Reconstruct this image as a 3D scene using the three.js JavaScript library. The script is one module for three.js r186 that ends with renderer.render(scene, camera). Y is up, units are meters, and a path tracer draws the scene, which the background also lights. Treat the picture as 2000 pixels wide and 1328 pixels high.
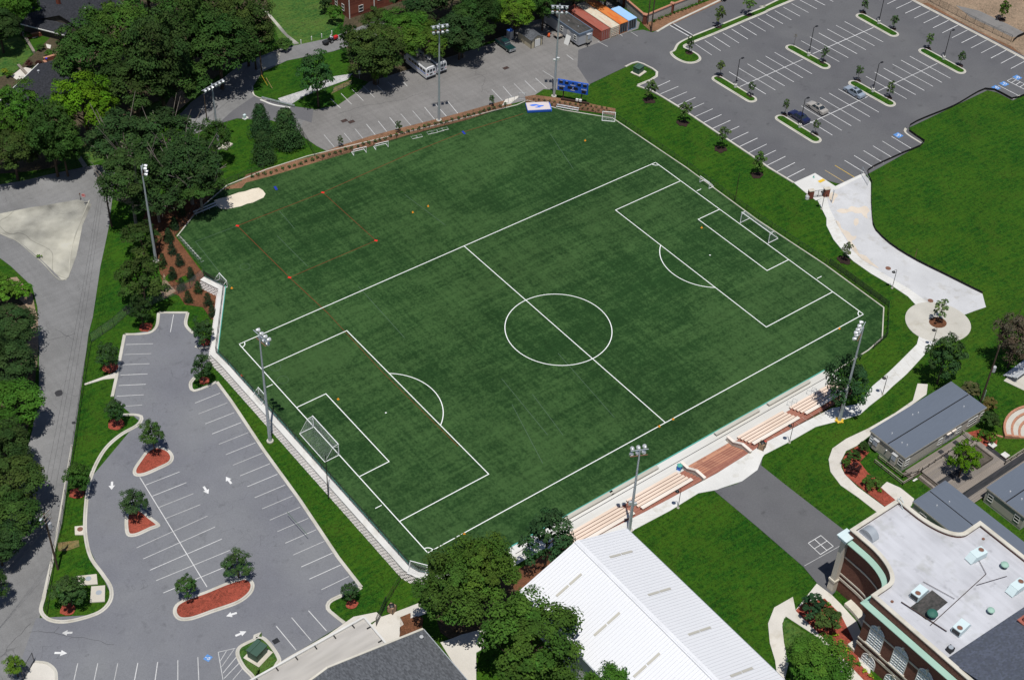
import * as THREE from 'three';
import { mergeGeometries } from 'three/addons/utils/BufferGeometryUtils.js';
import { RoundedBoxGeometry } from 'three/addons/geometries/RoundedBoxGeometry.js';

// ---------------------------------------------------------------- camera, sky, sun, exposure
const scene = new THREE.Scene();
const F = 2916.5233, PW = 2000, PH = 1328;
const camera = new THREE.PerspectiveCamera(2 * Math.atan(PH / 2 / F) * 180 / Math.PI, PW / PH, 1, 6000);
camera.position.set(-126.4599, 168.5407, 143.0857);
camera.rotation.set(-0.7325, -0.6828, 0.0497, 'YXZ');
camera.updateMatrixWorld(true);

const SUN = new THREE.Vector3(-0.182, 1, 0.251).normalize();
const sun = new THREE.DirectionalLight(new THREE.Color(1.0, 0.965, 0.9), 3.5);
sun.position.copy(SUN).multiplyScalar(300); sun.target.position.set(0, 0, 0);
sun.castShadow = true; sun.shadow.mapSize.set(4096, 4096);
Object.assign(sun.shadow.camera, { left: -190, right: 190, top: 190, bottom: -190, near: 10, far: 700 });
scene.add(sun, sun.target);
{
  const w = 256, h = 128, d = new Float32Array(w * h * 4);
  for (let j = 0; j < h; j++) {
    const el = ((j + 0.5) / h - 0.5) * Math.PI, s = Math.max(0, Math.sin(el)), k = Math.pow(1 - s, 2.4);
    for (let i = 0; i < w; i++) {
      const az = (i + 0.5) / w * 2 * Math.PI - Math.PI;
      const dx = Math.cos(el) * Math.cos(az), dy = Math.sin(el), dz = Math.cos(el) * Math.sin(az);
      const c = Math.max(0, dx * SUN.x + dy * SUN.y + dz * SUN.z), halo = 0.10 * Math.pow(c, 12);
      const o = (j * w + i) * 4, below = el < 0 ? 0.35 : 1;
      d[o] = (0.055 + 0.17 * k + halo) * below; d[o + 1] = (0.092 + 0.17 * k + halo) * below;
      d[o + 2] = (0.185 + 0.14 * k + halo * 0.9) * below; d[o + 3] = 1;
    }
  }
  const t = new THREE.DataTexture(d, w, h, THREE.RGBAFormat, THREE.FloatType);
  t.mapping = THREE.EquirectangularReflectionMapping; t.magFilter = t.minFilter = THREE.LinearFilter; t.needsUpdate = true;
  scene.background = t; scene.environment = t;
}
const renderer = new THREE.WebGLRenderer({ antialias: true });
renderer.toneMapping = THREE.LinearToneMapping;
renderer.toneMappingExposure = 1.13;
renderer.shadowMap.enabled = true;
renderer.setSize(1024, 679);

// ---------------------------------------------------------------- numbers
let seed = 12345;
const rnd = () => { seed = (seed * 1664525 + 1013904223) >>> 0; return seed / 4294967296; };
const rr = (a, b) => a + (b - a) * rnd();
const clamp = (x, a, b) => Math.min(b, Math.max(a, x)), mix = (a, b, t) => a + (b - a) * t;
const ss = (a, b, x) => { const t = clamp((x - a) / (b - a), 0, 1); return t * t * (3 - 2 * t); };
const hsh = (x, y, s) => { let h = Math.imul(x | 0, 374761393) ^ Math.imul(y | 0, 668265263) ^ Math.imul(s | 0, 974634533); h = Math.imul(h ^ (h >>> 13), 1274126177); return ((h ^ (h >>> 16)) >>> 0) / 4294967296; };
const TB = new Float32Array(262144); for (let i = 0; i < 262144; i++) TB[i] = hsh(i, 7, 99);
// value noise; px > 0 makes it repeat every px cells
function vn(x, y, s, px = 0, py = px) {
  let ix = Math.floor(x), iy = Math.floor(y); const fx = x - ix, fy = y - iy;
  let jx = ix + 1, jy = iy + 1;
  if (px) { ix %= px; jx %= px; iy %= py; jy %= py; }
  const u = fx * fx * (3 - 2 * fx), v = fy * fy * (3 - 2 * fy), ox = s * 37, oy = s * 91;
  const r0 = ((iy + oy) & 511) << 9, r1 = ((jy + oy) & 511) << 9, c0 = (ix + ox) & 511, c1 = (jx + ox) & 511;
  const a = TB[r0 | c0], b = TB[r0 | c1], c = TB[r1 | c0], d = TB[r1 | c1];
  return a + (b - a) * u + (c - a + (a - b - c + d) * u) * v;
}

// ---------------------------------------------------------------- the lie of the land
// field level 0, the west car park and road 1.4 m lower behind a block wall, the school yard 1.4 m higher behind the terraces
const wallX = z => z > -27.5 ? mix(-50.2, -49.7, (z + 27.5) / 55.5) : z > -41.8 ? mix(-50.2, -40.8, (-27.5 - z) / 14.3) : z > -46.3 ? mix(-40.8, -42.4, (-41.8 - z) / 4.5) : -42.2;
// height of the land only; with band the base mesh steps down under the turf's edge, so that no slope shows beside the wall
function H(x, z, band = 0) {
  let S;
  if (z > 26) S = 1 - ss(-53, -45, x);
  else if (z > -45) S = band ? 1 - ss(0.2, 2.6, x - wallX(z)) : (x < wallX(z) ? 1 : 0);
  else { const w = mix(1, 15, ss(-45, -60, z)); S = ss(0, w, wallX(z) - x); if (band && z > -47) S = Math.max(S, 1 - ss(0.2, 2.6, x - wallX(z))); }
  if (z > 26 && z < 33) { const q = ss(26, 33, z), S0 = band ? 1 - ss(0.2, 2.6, x - wallX(z)) : (x < wallX(z) ? 1 : 0); S = mix(S0, S, band ? q : (x > -49 && x < 40 ? 0 : q)); }
  const e = ss(29, 45, x), z0 = mix(37, 34, e), z1 = mix(40.5, 52, e);
  const Pp = ss(z0, z1, z) * ss(-44, -37, x) * (1 - ss(60, 90, x));
  return -1.4 * S + 1.4 * Pp;
}
const _d = new THREE.Vector3();
const ray = (u, v) => _d.set((u - PW / 2) / F, -(v - PH / 2) / F, -1).applyQuaternion(camera.quaternion).clone();
function Gp(u, v, y) { const d = ray(u, v), t = (y - camera.position.y) / d.y; return camera.position.clone().addScaledVector(d, t); }
function G(u, v, dy = 0) { let y = 0, p; for (let i = 0; i < 14; i++) { p = Gp(u, v, y + dy); y = mix(y, H(p.x, p.z), 0.7); } p = Gp(u, v, y + dy); return p; }
const proj = p => { const q = p.clone().applyMatrix4(camera.matrixWorldInverse); return [PW / 2 + F * q.x / -q.z, PH / 2 - F * q.y / -q.z, -q.z]; };
function heightTo(base, vTop) { let a = 0, b = 60; for (let i = 0; i < 40; i++) { const m = (a + b) / 2; if (proj(base.clone().setY(base.y + m))[1] > vTop) a = m; else b = m; } return a; }
// crops of the photograph used while measuring
const C = (ox, oy, s) => (x, y) => [ox + x * s, oy + y * s];
const cA = C(0, 0, .34643), cB = C(480, 0, .34643), cC = C(980, 0, .34643), cD = C(1480, 0, .34643);
const cE = C(0, 430, .34643), cG = C(0, 868, .34643), cH = C(480, 868, .34643), cI = C(980, 868, .34643), cJ = C(1480, 868, .34643), cK = C(1480, 430, .34643);
const cT = C(1600, 700, .26649);

// ---------------------------------------------------------------- names and tags
const taken = {};
const numbered = n => { const k = taken[n] = (taken[n] ?? -1) + 1; return k ? `${n}_${String(k).padStart(3, '0')}` : n; };
function tag(o, label, category, group, kind) { o.userData.label = label; o.userData.category = category; if (group) o.userData.group = group; if (kind) o.userData.kind = kind; return o; }
function thing(name, label, category, p = [0, 0, 0], turn = 0, group) {
  const o = new THREE.Group(); o.name = numbered(name); scene.add(o);
  if (p.isVector3) o.position.copy(p); else o.position.set(...p);
  o.rotation.y = turn; return tag(o, label, category, group);
}
function mesh(name, g, m, parent = scene) {
  if (Array.isArray(g)) g = mg(g);
  const o = new THREE.Mesh(g, m); o.name = parent === scene ? numbered(name) : name; o.castShadow = o.receiveShadow = true; parent.add(o); return o;
}
function struct(name, g, m) { const o = mesh(name, g, m); o.userData.kind = 'structure'; return o; }
function dup(root, p, turn, label, group) {
  const base = root.name.replace(/_\d{3}$/, ''), r = root.clone(); r.name = numbered(base); scene.add(r);
  if (p) { if (p.isVector3) r.position.copy(p); else r.position.set(...p); }
  if (turn !== undefined && turn !== null) r.rotation.y = turn;
  r.userData = { ...root.userData }; if (label) r.userData.label = label; if (group) r.userData.group = group; return r;
}

// ---------------------------------------------------------------- geometry helpers (uv in metres)
function boxUV(g) {
  g = g.index ? g.toNonIndexed() : g;
  const p = g.attributes.position, n = p.count, uv = new Float32Array(n * 2), a = new THREE.Vector3(), b = new THREE.Vector3(), c = new THREE.Vector3();
  for (let i = 0; i < n; i += 3) {
    a.fromBufferAttribute(p, i); b.fromBufferAttribute(p, i + 1); c.fromBufferAttribute(p, i + 2);
    const N = b.clone().sub(a).cross(c.clone().sub(a)), ax = Math.abs(N.x), ay = Math.abs(N.y), az = Math.abs(N.z);
    [a, b, c].forEach((q, k) => { const o = (i + k) * 2; if (ay >= ax && ay >= az) { uv[o] = q.x; uv[o + 1] = q.z; } else if (ax >= az) { uv[o] = q.z; uv[o + 1] = q.y; } else { uv[o] = q.x; uv[o + 1] = q.y; } });
  }
  g.setAttribute('uv', new THREE.BufferAttribute(uv, 2)); return g;
}
function mg(list, keep = false) {
  list = list.map(g => { g = g.index ? g.toNonIndexed() : g; for (const k of Object.keys(g.attributes)) if (!['position', 'normal', 'uv'].includes(k)) g.deleteAttribute(k); if (!g.attributes.normal) g.computeVertexNormals(); return keep && g.attributes.uv ? g : boxUV(g); });
  return list.length === 1 ? list[0] : mergeGeometries(list);
}
const bx = (w, h, d, x = 0, y = 0, z = 0, ry = 0, rx = 0, rz = 0) => { const g = new THREE.BoxGeometry(w, h, d); if (rx) g.rotateX(rx); if (rz) g.rotateZ(rz); if (ry) g.rotateY(ry); g.translate(x, y, z); return g; };
const bb = (x0, x1, y0, y1, z0, z1) => bx(x1 - x0, y1 - y0, z1 - z0, (x0 + x1) / 2, (y0 + y1) / 2, (z0 + z1) / 2);
const rbx = (w, h, d, x = 0, y = 0, z = 0, r = 0.05, ry = 0) => { const g = new RoundedBoxGeometry(w, h, d, 2, r); if (ry) g.rotateY(ry); g.translate(x, y, z); return g; };
const cy = (r0, r1, h, x = 0, y = 0, z = 0, n = 12) => { const g = new THREE.CylinderGeometry(r1, r0, h, n); g.translate(x, y + h / 2, z); return g; };
const sph = (r, x = 0, y = 0, z = 0, sx = 1, sy = 1, sz = 1, n = 10) => { const g = new THREE.SphereGeometry(r, n, Math.max(6, n * 0.7 | 0)); g.scale(sx, sy, sz); g.translate(x, y, z); return g; };
function rod(a, b, r, n = 8, r1 = r) {
  a = Array.isArray(a) ? new THREE.Vector3(...a) : a; b = Array.isArray(b) ? new THREE.Vector3(...b) : b;
  const d = b.clone().sub(a), g = new THREE.CylinderGeometry(r1, r, d.length(), n);
  g.applyQuaternion(new THREE.Quaternion().setFromUnitVectors(new THREE.Vector3(0, 1, 0), d.clone().normalize()));
  const m = a.clone().add(b).multiplyScalar(0.5); g.translate(m.x, m.y, m.z); return g;
}
function bar(a, b, w, h) {   // a box laid from a to b
  a = Array.isArray(a) ? new THREE.Vector3(...a) : a; b = Array.isArray(b) ? new THREE.Vector3(...b) : b;
  const d = b.clone().sub(a), g = new THREE.BoxGeometry(d.length(), h, w);
  const yaw = Math.atan2(-d.z, d.x), pit = Math.atan2(d.y, Math.hypot(d.x, d.z));
  g.rotateZ(pit); g.rotateY(yaw); const m = a.clone().add(b).multiplyScalar(0.5); g.translate(m.x, m.y, m.z); return g;
}
const lathe = (pts, x = 0, y = 0, z = 0, n = 16) => { const g = new THREE.LatheGeometry(pts.map(p => new THREE.Vector2(...p)), n); g.translate(x, y, z); return g; };
// prism over a polygon in plan
function prism(pts, y0, y1) {
  const s = new THREE.Shape(pts.map(([x, z]) => new THREE.Vector2(x, -z)));
  const g = new THREE.ExtrudeGeometry(s, { depth: y1 - y0, bevelEnabled: false }); g.rotateX(-Math.PI / 2); g.translate(0, y0, 0); return g;
}
function quad(a, b, c, d) { const g = new THREE.BufferGeometry(); const P = [a, b, c, a, c, d].flatMap(v => v.isVector3 ? [v.x, v.y, v.z] : v); g.setAttribute('position', new THREE.Float32BufferAttribute(P, 3)); g.computeVertexNormals(); return g; }
function smoothLoop(pts, closed = true, step = 0.8) {
  const c = new THREE.CatmullRomCurve3(pts.map(([x, z]) => new THREE.Vector3(x, 0, z)), closed, 'centripetal');
  return c.getSpacedPoints(Math.max(8, Math.ceil(c.getLength() / step))).slice(0, closed ? -1 : undefined).map(p => [p.x, p.z]);
}
const W = pts => pts.map(([u, v]) => { const p = G(u, v); return [p.x, p.z]; });
// a sheet draped over the land
function drape(poly, dy, skirt = 0.12, holes = [], maxEdge = 40, fn = H) {
  const cnt = poly.map(p => new THREE.Vector2(p[0], p[1])); if (THREE.ShapeUtils.area(cnt) < 0) cnt.reverse();
  const hl = holes.map(h => { const q = h.map(p => new THREE.Vector2(p[0], p[1])); if (THREE.ShapeUtils.area(q) > 0) q.reverse(); return q; });
  const tri = THREE.ShapeUtils.triangulateShape(cnt, hl), V = [...cnt, ...hl.flat()].map(p => [p.x, p.y]);
  const out = [], uv = [];
  const emit = (a, b, c) => { for (const q of [a, c, b]) { out.push(q[0], fn(q[0], q[1]) + dy, q[1]); uv.push(q[0], q[1]); } };
  const dev = (a, b) => Math.abs(fn((a[0] + b[0]) / 2, (a[1] + b[1]) / 2) - (fn(a[0], a[1]) + fn(b[0], b[1])) / 2);
  const split = (a, b, c, n) => {
    const L = (p, q) => Math.hypot(p[0] - q[0], p[1] - q[1]); const l = [L(a, b), L(b, c), L(c, a)], k = l.indexOf(Math.max(...l));
    const need = l[k] > maxEdge || (l[k] > 1.2 && (dev(a, b) > .004 || dev(b, c) > .004 || dev(c, a) > .004 || (l[k] > 7 && n < 5 && inSlope(a, b, c))));
    if (!need || n > 14) return emit(a, b, c);
    const M = (p, q) => [(p[0] + q[0]) / 2, (p[1] + q[1]) / 2];
    if (k === 0) { const m = M(a, b); split(a, m, c, n + 1); split(m, b, c, n + 1); } else if (k === 1) { const m = M(b, c); split(a, b, m, n + 1); split(a, m, c, n + 1); } else { const m = M(c, a); split(a, b, m, n + 1); split(m, b, c, n + 1); }
  };
  const inSlope = (a, b, c) => { let lo = 9, hi = -9; for (let i = 0; i <= 4; i++) for (let j = 0; j <= 4 - i; j++) { const s = i / 4, t = j / 4, r = 1 - s - t; const y = fn(a[0] * s + b[0] * t + c[0] * r, a[1] * s + b[1] * t + c[1] * r); lo = Math.min(lo, y); hi = Math.max(hi, y); } return hi - lo > .02; };
  for (const [i, j, k] of tri) split(V[i], V[j], V[k], 0);
  if (skirt) for (const loop of [cnt, ...hl]) for (let i = 0; i < loop.length; i++) {
    const a = loop[i], b = loop[(i + 1) % loop.length], n = Math.max(1, Math.ceil(a.distanceTo(b) / 1.5));
    for (let k = 0; k < n; k++) {
      const p = [mix(a.x, b.x, k / n), mix(a.y, b.y, k / n)], q = [mix(a.x, b.x, (k + 1) / n), mix(a.y, b.y, (k + 1) / n)];
      const y0 = fn(...p) + dy, y1 = fn(...q) + dy;
      out.push(p[0], y0, p[1], q[0], y1, q[1], q[0], y1 - skirt, q[1], p[0], y0, p[1], q[0], y1 - skirt, q[1], p[0], y0 - skirt, p[1]);
      for (let e = 0; e < 6; e++) uv.push(p[0], p[1]);
    }
  }
  const g = new THREE.BufferGeometry(); g.setAttribute('position', new THREE.Float32BufferAttribute(out, 3)); g.setAttribute('uv', new THREE.Float32BufferAttribute(uv, 2)); g.computeVertexNormals(); return g;
}
function offsetLine(pts, d, closed) {
  const n = pts.length, out = [];
  for (let i = 0; i < n; i++) {
    const a = pts[closed ? (i - 1 + n) % n : Math.max(0, i - 1)], b = pts[i], c = pts[closed ? (i + 1) % n : Math.min(n - 1, i + 1)];
    const t0 = [b[0] - a[0], b[1] - a[1]], t1 = [c[0] - b[0], c[1] - b[1]];
    const l0 = Math.hypot(...t0) || 1, l1 = Math.hypot(...t1) || 1;
    let nx = -(t0[1] / l0 + t1[1] / l1), nz = t0[0] / l0 + t1[0] / l1; if (Math.hypot(...t0) < 1e-6) { nx = -t1[1] / l1; nz = t1[0] / l1; } if (Math.hypot(...t1) < 1e-6) { nx = -t0[1] / l0; nz = t0[0] / l0; }
    const l = Math.hypot(nx, nz) || 1; nx /= l; nz /= l;
    const cs = Math.max(0.5, (nx * -t1[1] + nz * t1[0]) / l1 || 1);
    out.push([b[0] + nx * d / cs, b[1] + nz * d / cs]);
  }
  return out;
}
// a profile [[across, up], ...] swept along a line that follows the land
function sweep(pts, profile, closed = false, fn = H) {
  let line = [];
  const n0 = pts.length, e = closed ? n0 : n0 - 1;
  for (let i = 0; i < e; i++) { const a = pts[i], b = pts[(i + 1) % n0], n = Math.max(1, Math.ceil(Math.hypot(b[0] - a[0], b[1] - a[1]) / 3)); for (let k = 0; k < n; k++) line.push([mix(a[0], b[0], k / n), mix(a[1], b[1], k / n)]); }
  if (!closed) line.push(pts[n0 - 1]);
  const rows = profile.map(([o]) => offsetLine(line, o, closed)), n = line.length, m = profile.length, out = [], uv = [];
  const V = (i, k) => { const q = rows[k][i % n], c = line[i % n]; return [q[0], fn(c[0], c[1]) + profile[k][1], q[1]]; };
  let L = 0;
  for (let i = 0; i < (closed ? n : n - 1); i++) {
    const l1 = L + Math.hypot(line[(i + 1) % n][0] - line[i][0], line[(i + 1) % n][1] - line[i][1]);
    let w = 0;
    for (let k = 0; k < m - 1; k++) {
      const a = V(i, k), b = V(i + 1, k), c = V(i + 1, k + 1), d = V(i, k + 1), w1 = w + Math.hypot(profile[k + 1][0] - profile[k][0], profile[k + 1][1] - profile[k][1]);
      out.push(...a, ...c, ...b, ...a, ...d, ...c); uv.push(L, w, l1, w1, l1, w, L, w, L, w1, l1, w1); w = w1;
    }
    L = l1;
  }
  if (!closed) for (const i of [0, n - 1]) for (let k = 1; k < m - 1; k++) { const t = [V(i, 0), V(i, k), V(i, k + 1)]; if (i) t.reverse(); out.push(...t.flat()); uv.push(0, 0, 1, 0, 1, 1); }
  const g = new THREE.BufferGeometry(); g.setAttribute('position', new THREE.Float32BufferAttribute(out, 3)); g.setAttribute('uv', new THREE.Float32BufferAttribute(uv, 2)); g.computeVertexNormals(); return g;
}
// ---------------------------------------------------------------- materials
const toS = v => v <= 0.0031308 ? v * 12.92 : 1.055 * Math.pow(v, 1 / 2.4) - 0.055;
const AVG = 0.72, ST = new Uint8Array(4097); for (let i = 0; i <= 4096; i++) ST[i] = Math.round(toS(i / 4096) * 255);
// a texture of factors round 1, f(u, v) -> number or [r, g, b]
function varTex(n, f, tile, tileY = tile) {
  const d = new Uint8Array(n * n * 4);
  for (let j = 0; j < n; j++) for (let i = 0; i < n; i++) {
    let q = f((i + .5) / n, (j + .5) / n); if (!Array.isArray(q)) q = [q, q, q];
    const o = (j * n + i) * 4; for (let k = 0; k < 3; k++) d[o + k] = ST[clamp(q[k] * AVG, 0, 1) * 4096 | 0]; d[o + 3] = 255;
  }
  const t = new THREE.DataTexture(d, n, n, THREE.RGBAFormat); t.colorSpace = THREE.SRGBColorSpace; return fin(t, tile, tileY);
}
function grayTex(n, f, tile, tileY = tile) {
  const d = new Uint8Array(n * n * 4);
  for (let j = 0; j < n; j++) for (let i = 0; i < n; i++) { const o = (j * n + i) * 4; d[o] = d[o + 1] = d[o + 2] = clamp(f((i + .5) / n, (j + .5) / n) * 255, 0, 255); d[o + 3] = 255; }
  return fin(new THREE.DataTexture(d, n, n, THREE.RGBAFormat), tile, tileY);
}
function fin(t, tile, tileY) { t.wrapS = t.wrapT = THREE.RepeatWrapping; t.magFilter = THREE.LinearFilter; t.minFilter = THREE.LinearMipmapLinearFilter; t.generateMipmaps = true; t.repeat.set(1 / tile, 1 / tileY); t.needsUpdate = true; return t; }
const col = (r, g, b) => new THREE.Color().setRGB(r, g, b);
function M(rgb, o = {}) {
  const { map, rough = 0.9, metal = 0, vc = false, bump, bumpScale = 0.02, ...rest } = o;
  const c = map ? rgb.map(v => v / AVG) : rgb;
  const m = new THREE.MeshPhysicalMaterial({ color: col(...c), specularIntensity: rest.spec ?? (rough > .84 ? .35 : 1), roughness: rough, metalness: metal, vertexColors: vc, side: THREE.DoubleSide });
  if (map) m.map = map; if (bump) { m.bumpMap = bump; m.bumpScale = bumpScale; } return m;
}
const pv = (u, v, n, s) => vn(u * n, v * n, s, n) - 0.5;   // periodic noise, -0.5 to 0.5
const fb = (u, v, n, s) => pv(u, v, n, s) + pv(u, v, n * 2, s + 1) * .6 + pv(u, v, n * 4, s + 2) * .4;

const lawnTex = varTex(1024, (u, v) => {
  const a = fb(u, v, 6, 11), b = pv(u, v, 90, 14), c = pv(u, v, 300, 15) + pv(u, v, 500, 16), dry = Math.max(0, fb(u, v, 9, 21) - .25);
  const w = vn(u * 14, v * 110, 17, 14, 110) - .5, w2 = vn(u * 60, v * 60, 18, 60) - .5; const k = 1 + a * .2 + b * .4 + c * .85 + w * .3 + w2 * .3; return [k * (1 + .3 * a + dry * 1.4 + w * .5 + w2 * .4), k * (1 + dry * .15), k * (1 + dry + .4 * c)];
}, 26);
const lawnBump = grayTex(512, (u, v) => .5 + pv(u, v, 120, 31) * .5 + pv(u, v, 250, 32) * .5, 9);
const asphaltTex = s => varTex(1024, (u, v) => {
  const a = fb(u, v, 4, s), st = pv(u, v, 18, s + 5), g = pv(u, v, 340, s + 6) + pv(u, v, 511, s + 7) * .8, oil = Math.max(0, fb(u, v, 23, s + 9) - .42);
  const k = 1 + a * .17 + st * .07 + g * .14 - oil * .5; return [k, k, k * (1 - .03 * a)];
}, 38);
const aspNew = asphaltTex(40), aspWestTex = varTex(1024, (u, v) => { const a = fb(u, v, 4, 46), b = fb(u, v, 12, 47), g = pv(u, v, 340, 48) + pv(u, v, 511, 49) * .8, oil = Math.max(0, fb(u, v, 30, 52) - .36), cr = Math.abs(pv(u, v, 9, 55) + pv(u, v, 40, 56) * .25) < .006 && pv(u, v, 5, 57) > .05; let k = 1 + a * .16 + b * .06 + g * .15 - oil * .4; if (cr) k *= .8; return [k, k, k * (1 - .05 * a)]; }, 34), triTex = varTex(1024, (u, v) => { const a = fb(u, v, 3, 61), b = fb(u, v, 11, 62), g = pv(u, v, 300, 63), cr = Math.abs(pv(u, v, 5, 64)) < .006; let k = 1 + a * .7 + b * .4 + g * .14; if (cr) k *= .7; return [k, k * (1 - .02 * a), k * (1 - .08 * a - .05)]; }, 29), aspOld = varTex(1024, (u, v) => {
  const a = fb(u, v, 3, 70), w = vn(u * 7, v * 60, 71, 7, 60) - .5, w2 = vn(u * 60, v * 7, 72, 60, 7) - .5, g = pv(u, v, 300, 73) + pv(u, v, 511, 74);
  let k = 1 + a * .26 + (w + w2) * .1 + g * .16; const cr = Math.abs(pv(u, v, 14, 75)) < .008 && pv(u, v, 6, 76) > .1; if (cr) k *= .78; return [k, k, k * .985];
}, 31);
const concTex = varTex(1024, (u, v) => { const a = fb(u, v, 5, 90), g = pv(u, v, 200, 92) + pv(u, v, 420, 93), st = Math.max(0, fb(u, v, 11, 94) - .25); const k = 1 + a * .13 + g * .08 - st * .3; return [k, k * (1 - st * .04), k * (1 - st * .14)]; }, 17);
const mulchTex = varTex(512, (u, v) => { const g = pv(u, v, 130, 101) + pv(u, v, 250, 102) + pv(u, v, 40, 103) * .6, a = fb(u, v, 5, 104); const k = 1 + g * .65 + a * .25; return [k, k * (1 - .12 * g), k * (1 - .1 * g)]; }, 11);
const grainBump = grayTex(512, (u, v) => .5 + pv(u, v, 140, 111) * .5 + pv(u, v, 256, 112) * .5, 6);
const brickTex = varTex(1024, (u, v) => {
  const R = 40, r = Math.floor(v * R), fx = u * 13 + (r & 1) * .5, ix = Math.floor(fx), du = fx - ix, dv = v * R - r, w = hsh(ix % 13, r, 120);
  const j = du < .05 || dv < .14; const k = (.72 + w * .5) * (1 + pv(u, v, 300, 121) * .2); return j ? [1.15, 1.35, 1.5] : [k, k * (.94 + w * .1), k];
}, 3.0);
const shingleTex = varTex(1024, (u, v) => {
  const R = 34, r = Math.floor(v * R), fx = u * 18 + hsh(r, 3, 131), ix = Math.floor(fx), w = hsh(((ix % 18) + 18) % 18, r, 132), e = v * R - r;
  const k = .72 + w * .55 + pv(u, v, 400, 133) * .35; return e < .1 ? k * .72 : k;
}, 6);
const memTex = varTex(1024, (u, v) => { const a = fb(u, v, 4, 140), st = Math.max(0, fb(u, v, 9, 143) - .3), r = v * 14, seam = Math.abs(r - Math.round(r)) < .02 ? .94 : 1; const k = (1 + a * .12 + pv(u, v, 260, 144) * .06 - st * .35) * seam; return [k, k, k * (1 - st * .05)]; }, 14);
const roofTex = varTex(1024, (u, v) => { const a = fb(u, v, 4, 240), s = vn(u * 40, v * 5, 241, 40, 5) - .5, st = Math.max(0, fb(u, v, 7, 243) - .22), r = u * 11, seam = Math.abs(r - Math.round(r)) < .012 ? .9 : 1, p = Math.max(0, fb(u, v, 15, 245) - .35); const k = (1 + a * .16 + s * .14 + pv(u, v, 260, 244) * .06 - st * .42 - p * .5) * seam; return [k, k * .995, k * (1 - st * .1)]; }, 15);
const woodTex = varTex(512, (u, v) => { const g = vn(u * 6, v * 130, 150, 6, 130) - .5, a = fb(u, v, 5, 151); return 1 + g * .55 + a * .3; }, 3);
const paintTex = varTex(512, (u, v) => { const a = fb(u, v, 9, 160) + pv(u, v, 120, 161) * .6; return 1 + a * .2 - Math.max(0, pv(u, v, 70, 162) + pv(u, v, 160, 163) - .4) * 1.6; }, 5);
const metalTex = varTex(512, (u, v) => { const a = fb(u, v, 5, 170), s = vn(u * 3, v * 60, 171, 3, 60) - .5; return 1 + a * .08 + s * .05; }, 12);
const rustTex = varTex(512, (u, v) => { const a = fb(u, v, 6, 180) + pv(u, v, 50, 181) * .6, r = Math.max(0, a - .18); return [1 + a * .2 - r * .4, 1 + a * .2 - r * 1.1, 1 + a * .2 - r * 1.3]; }, 5);
const slateTex = varTex(1024, (u, v) => { const R = 40, r = Math.floor(v * R), fx = u * 30 + (r & 1) * .5, ix = Math.floor(fx) % 30, w = hsh(ix, r, 190), m = pv(u, v, 9, 191); const k = .78 + w * .4 + (w > .78 && m > -.05 ? -.3 : 0); return [k, k * 1.02, k * (1.02 + w * .1)]; }, 9);

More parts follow.
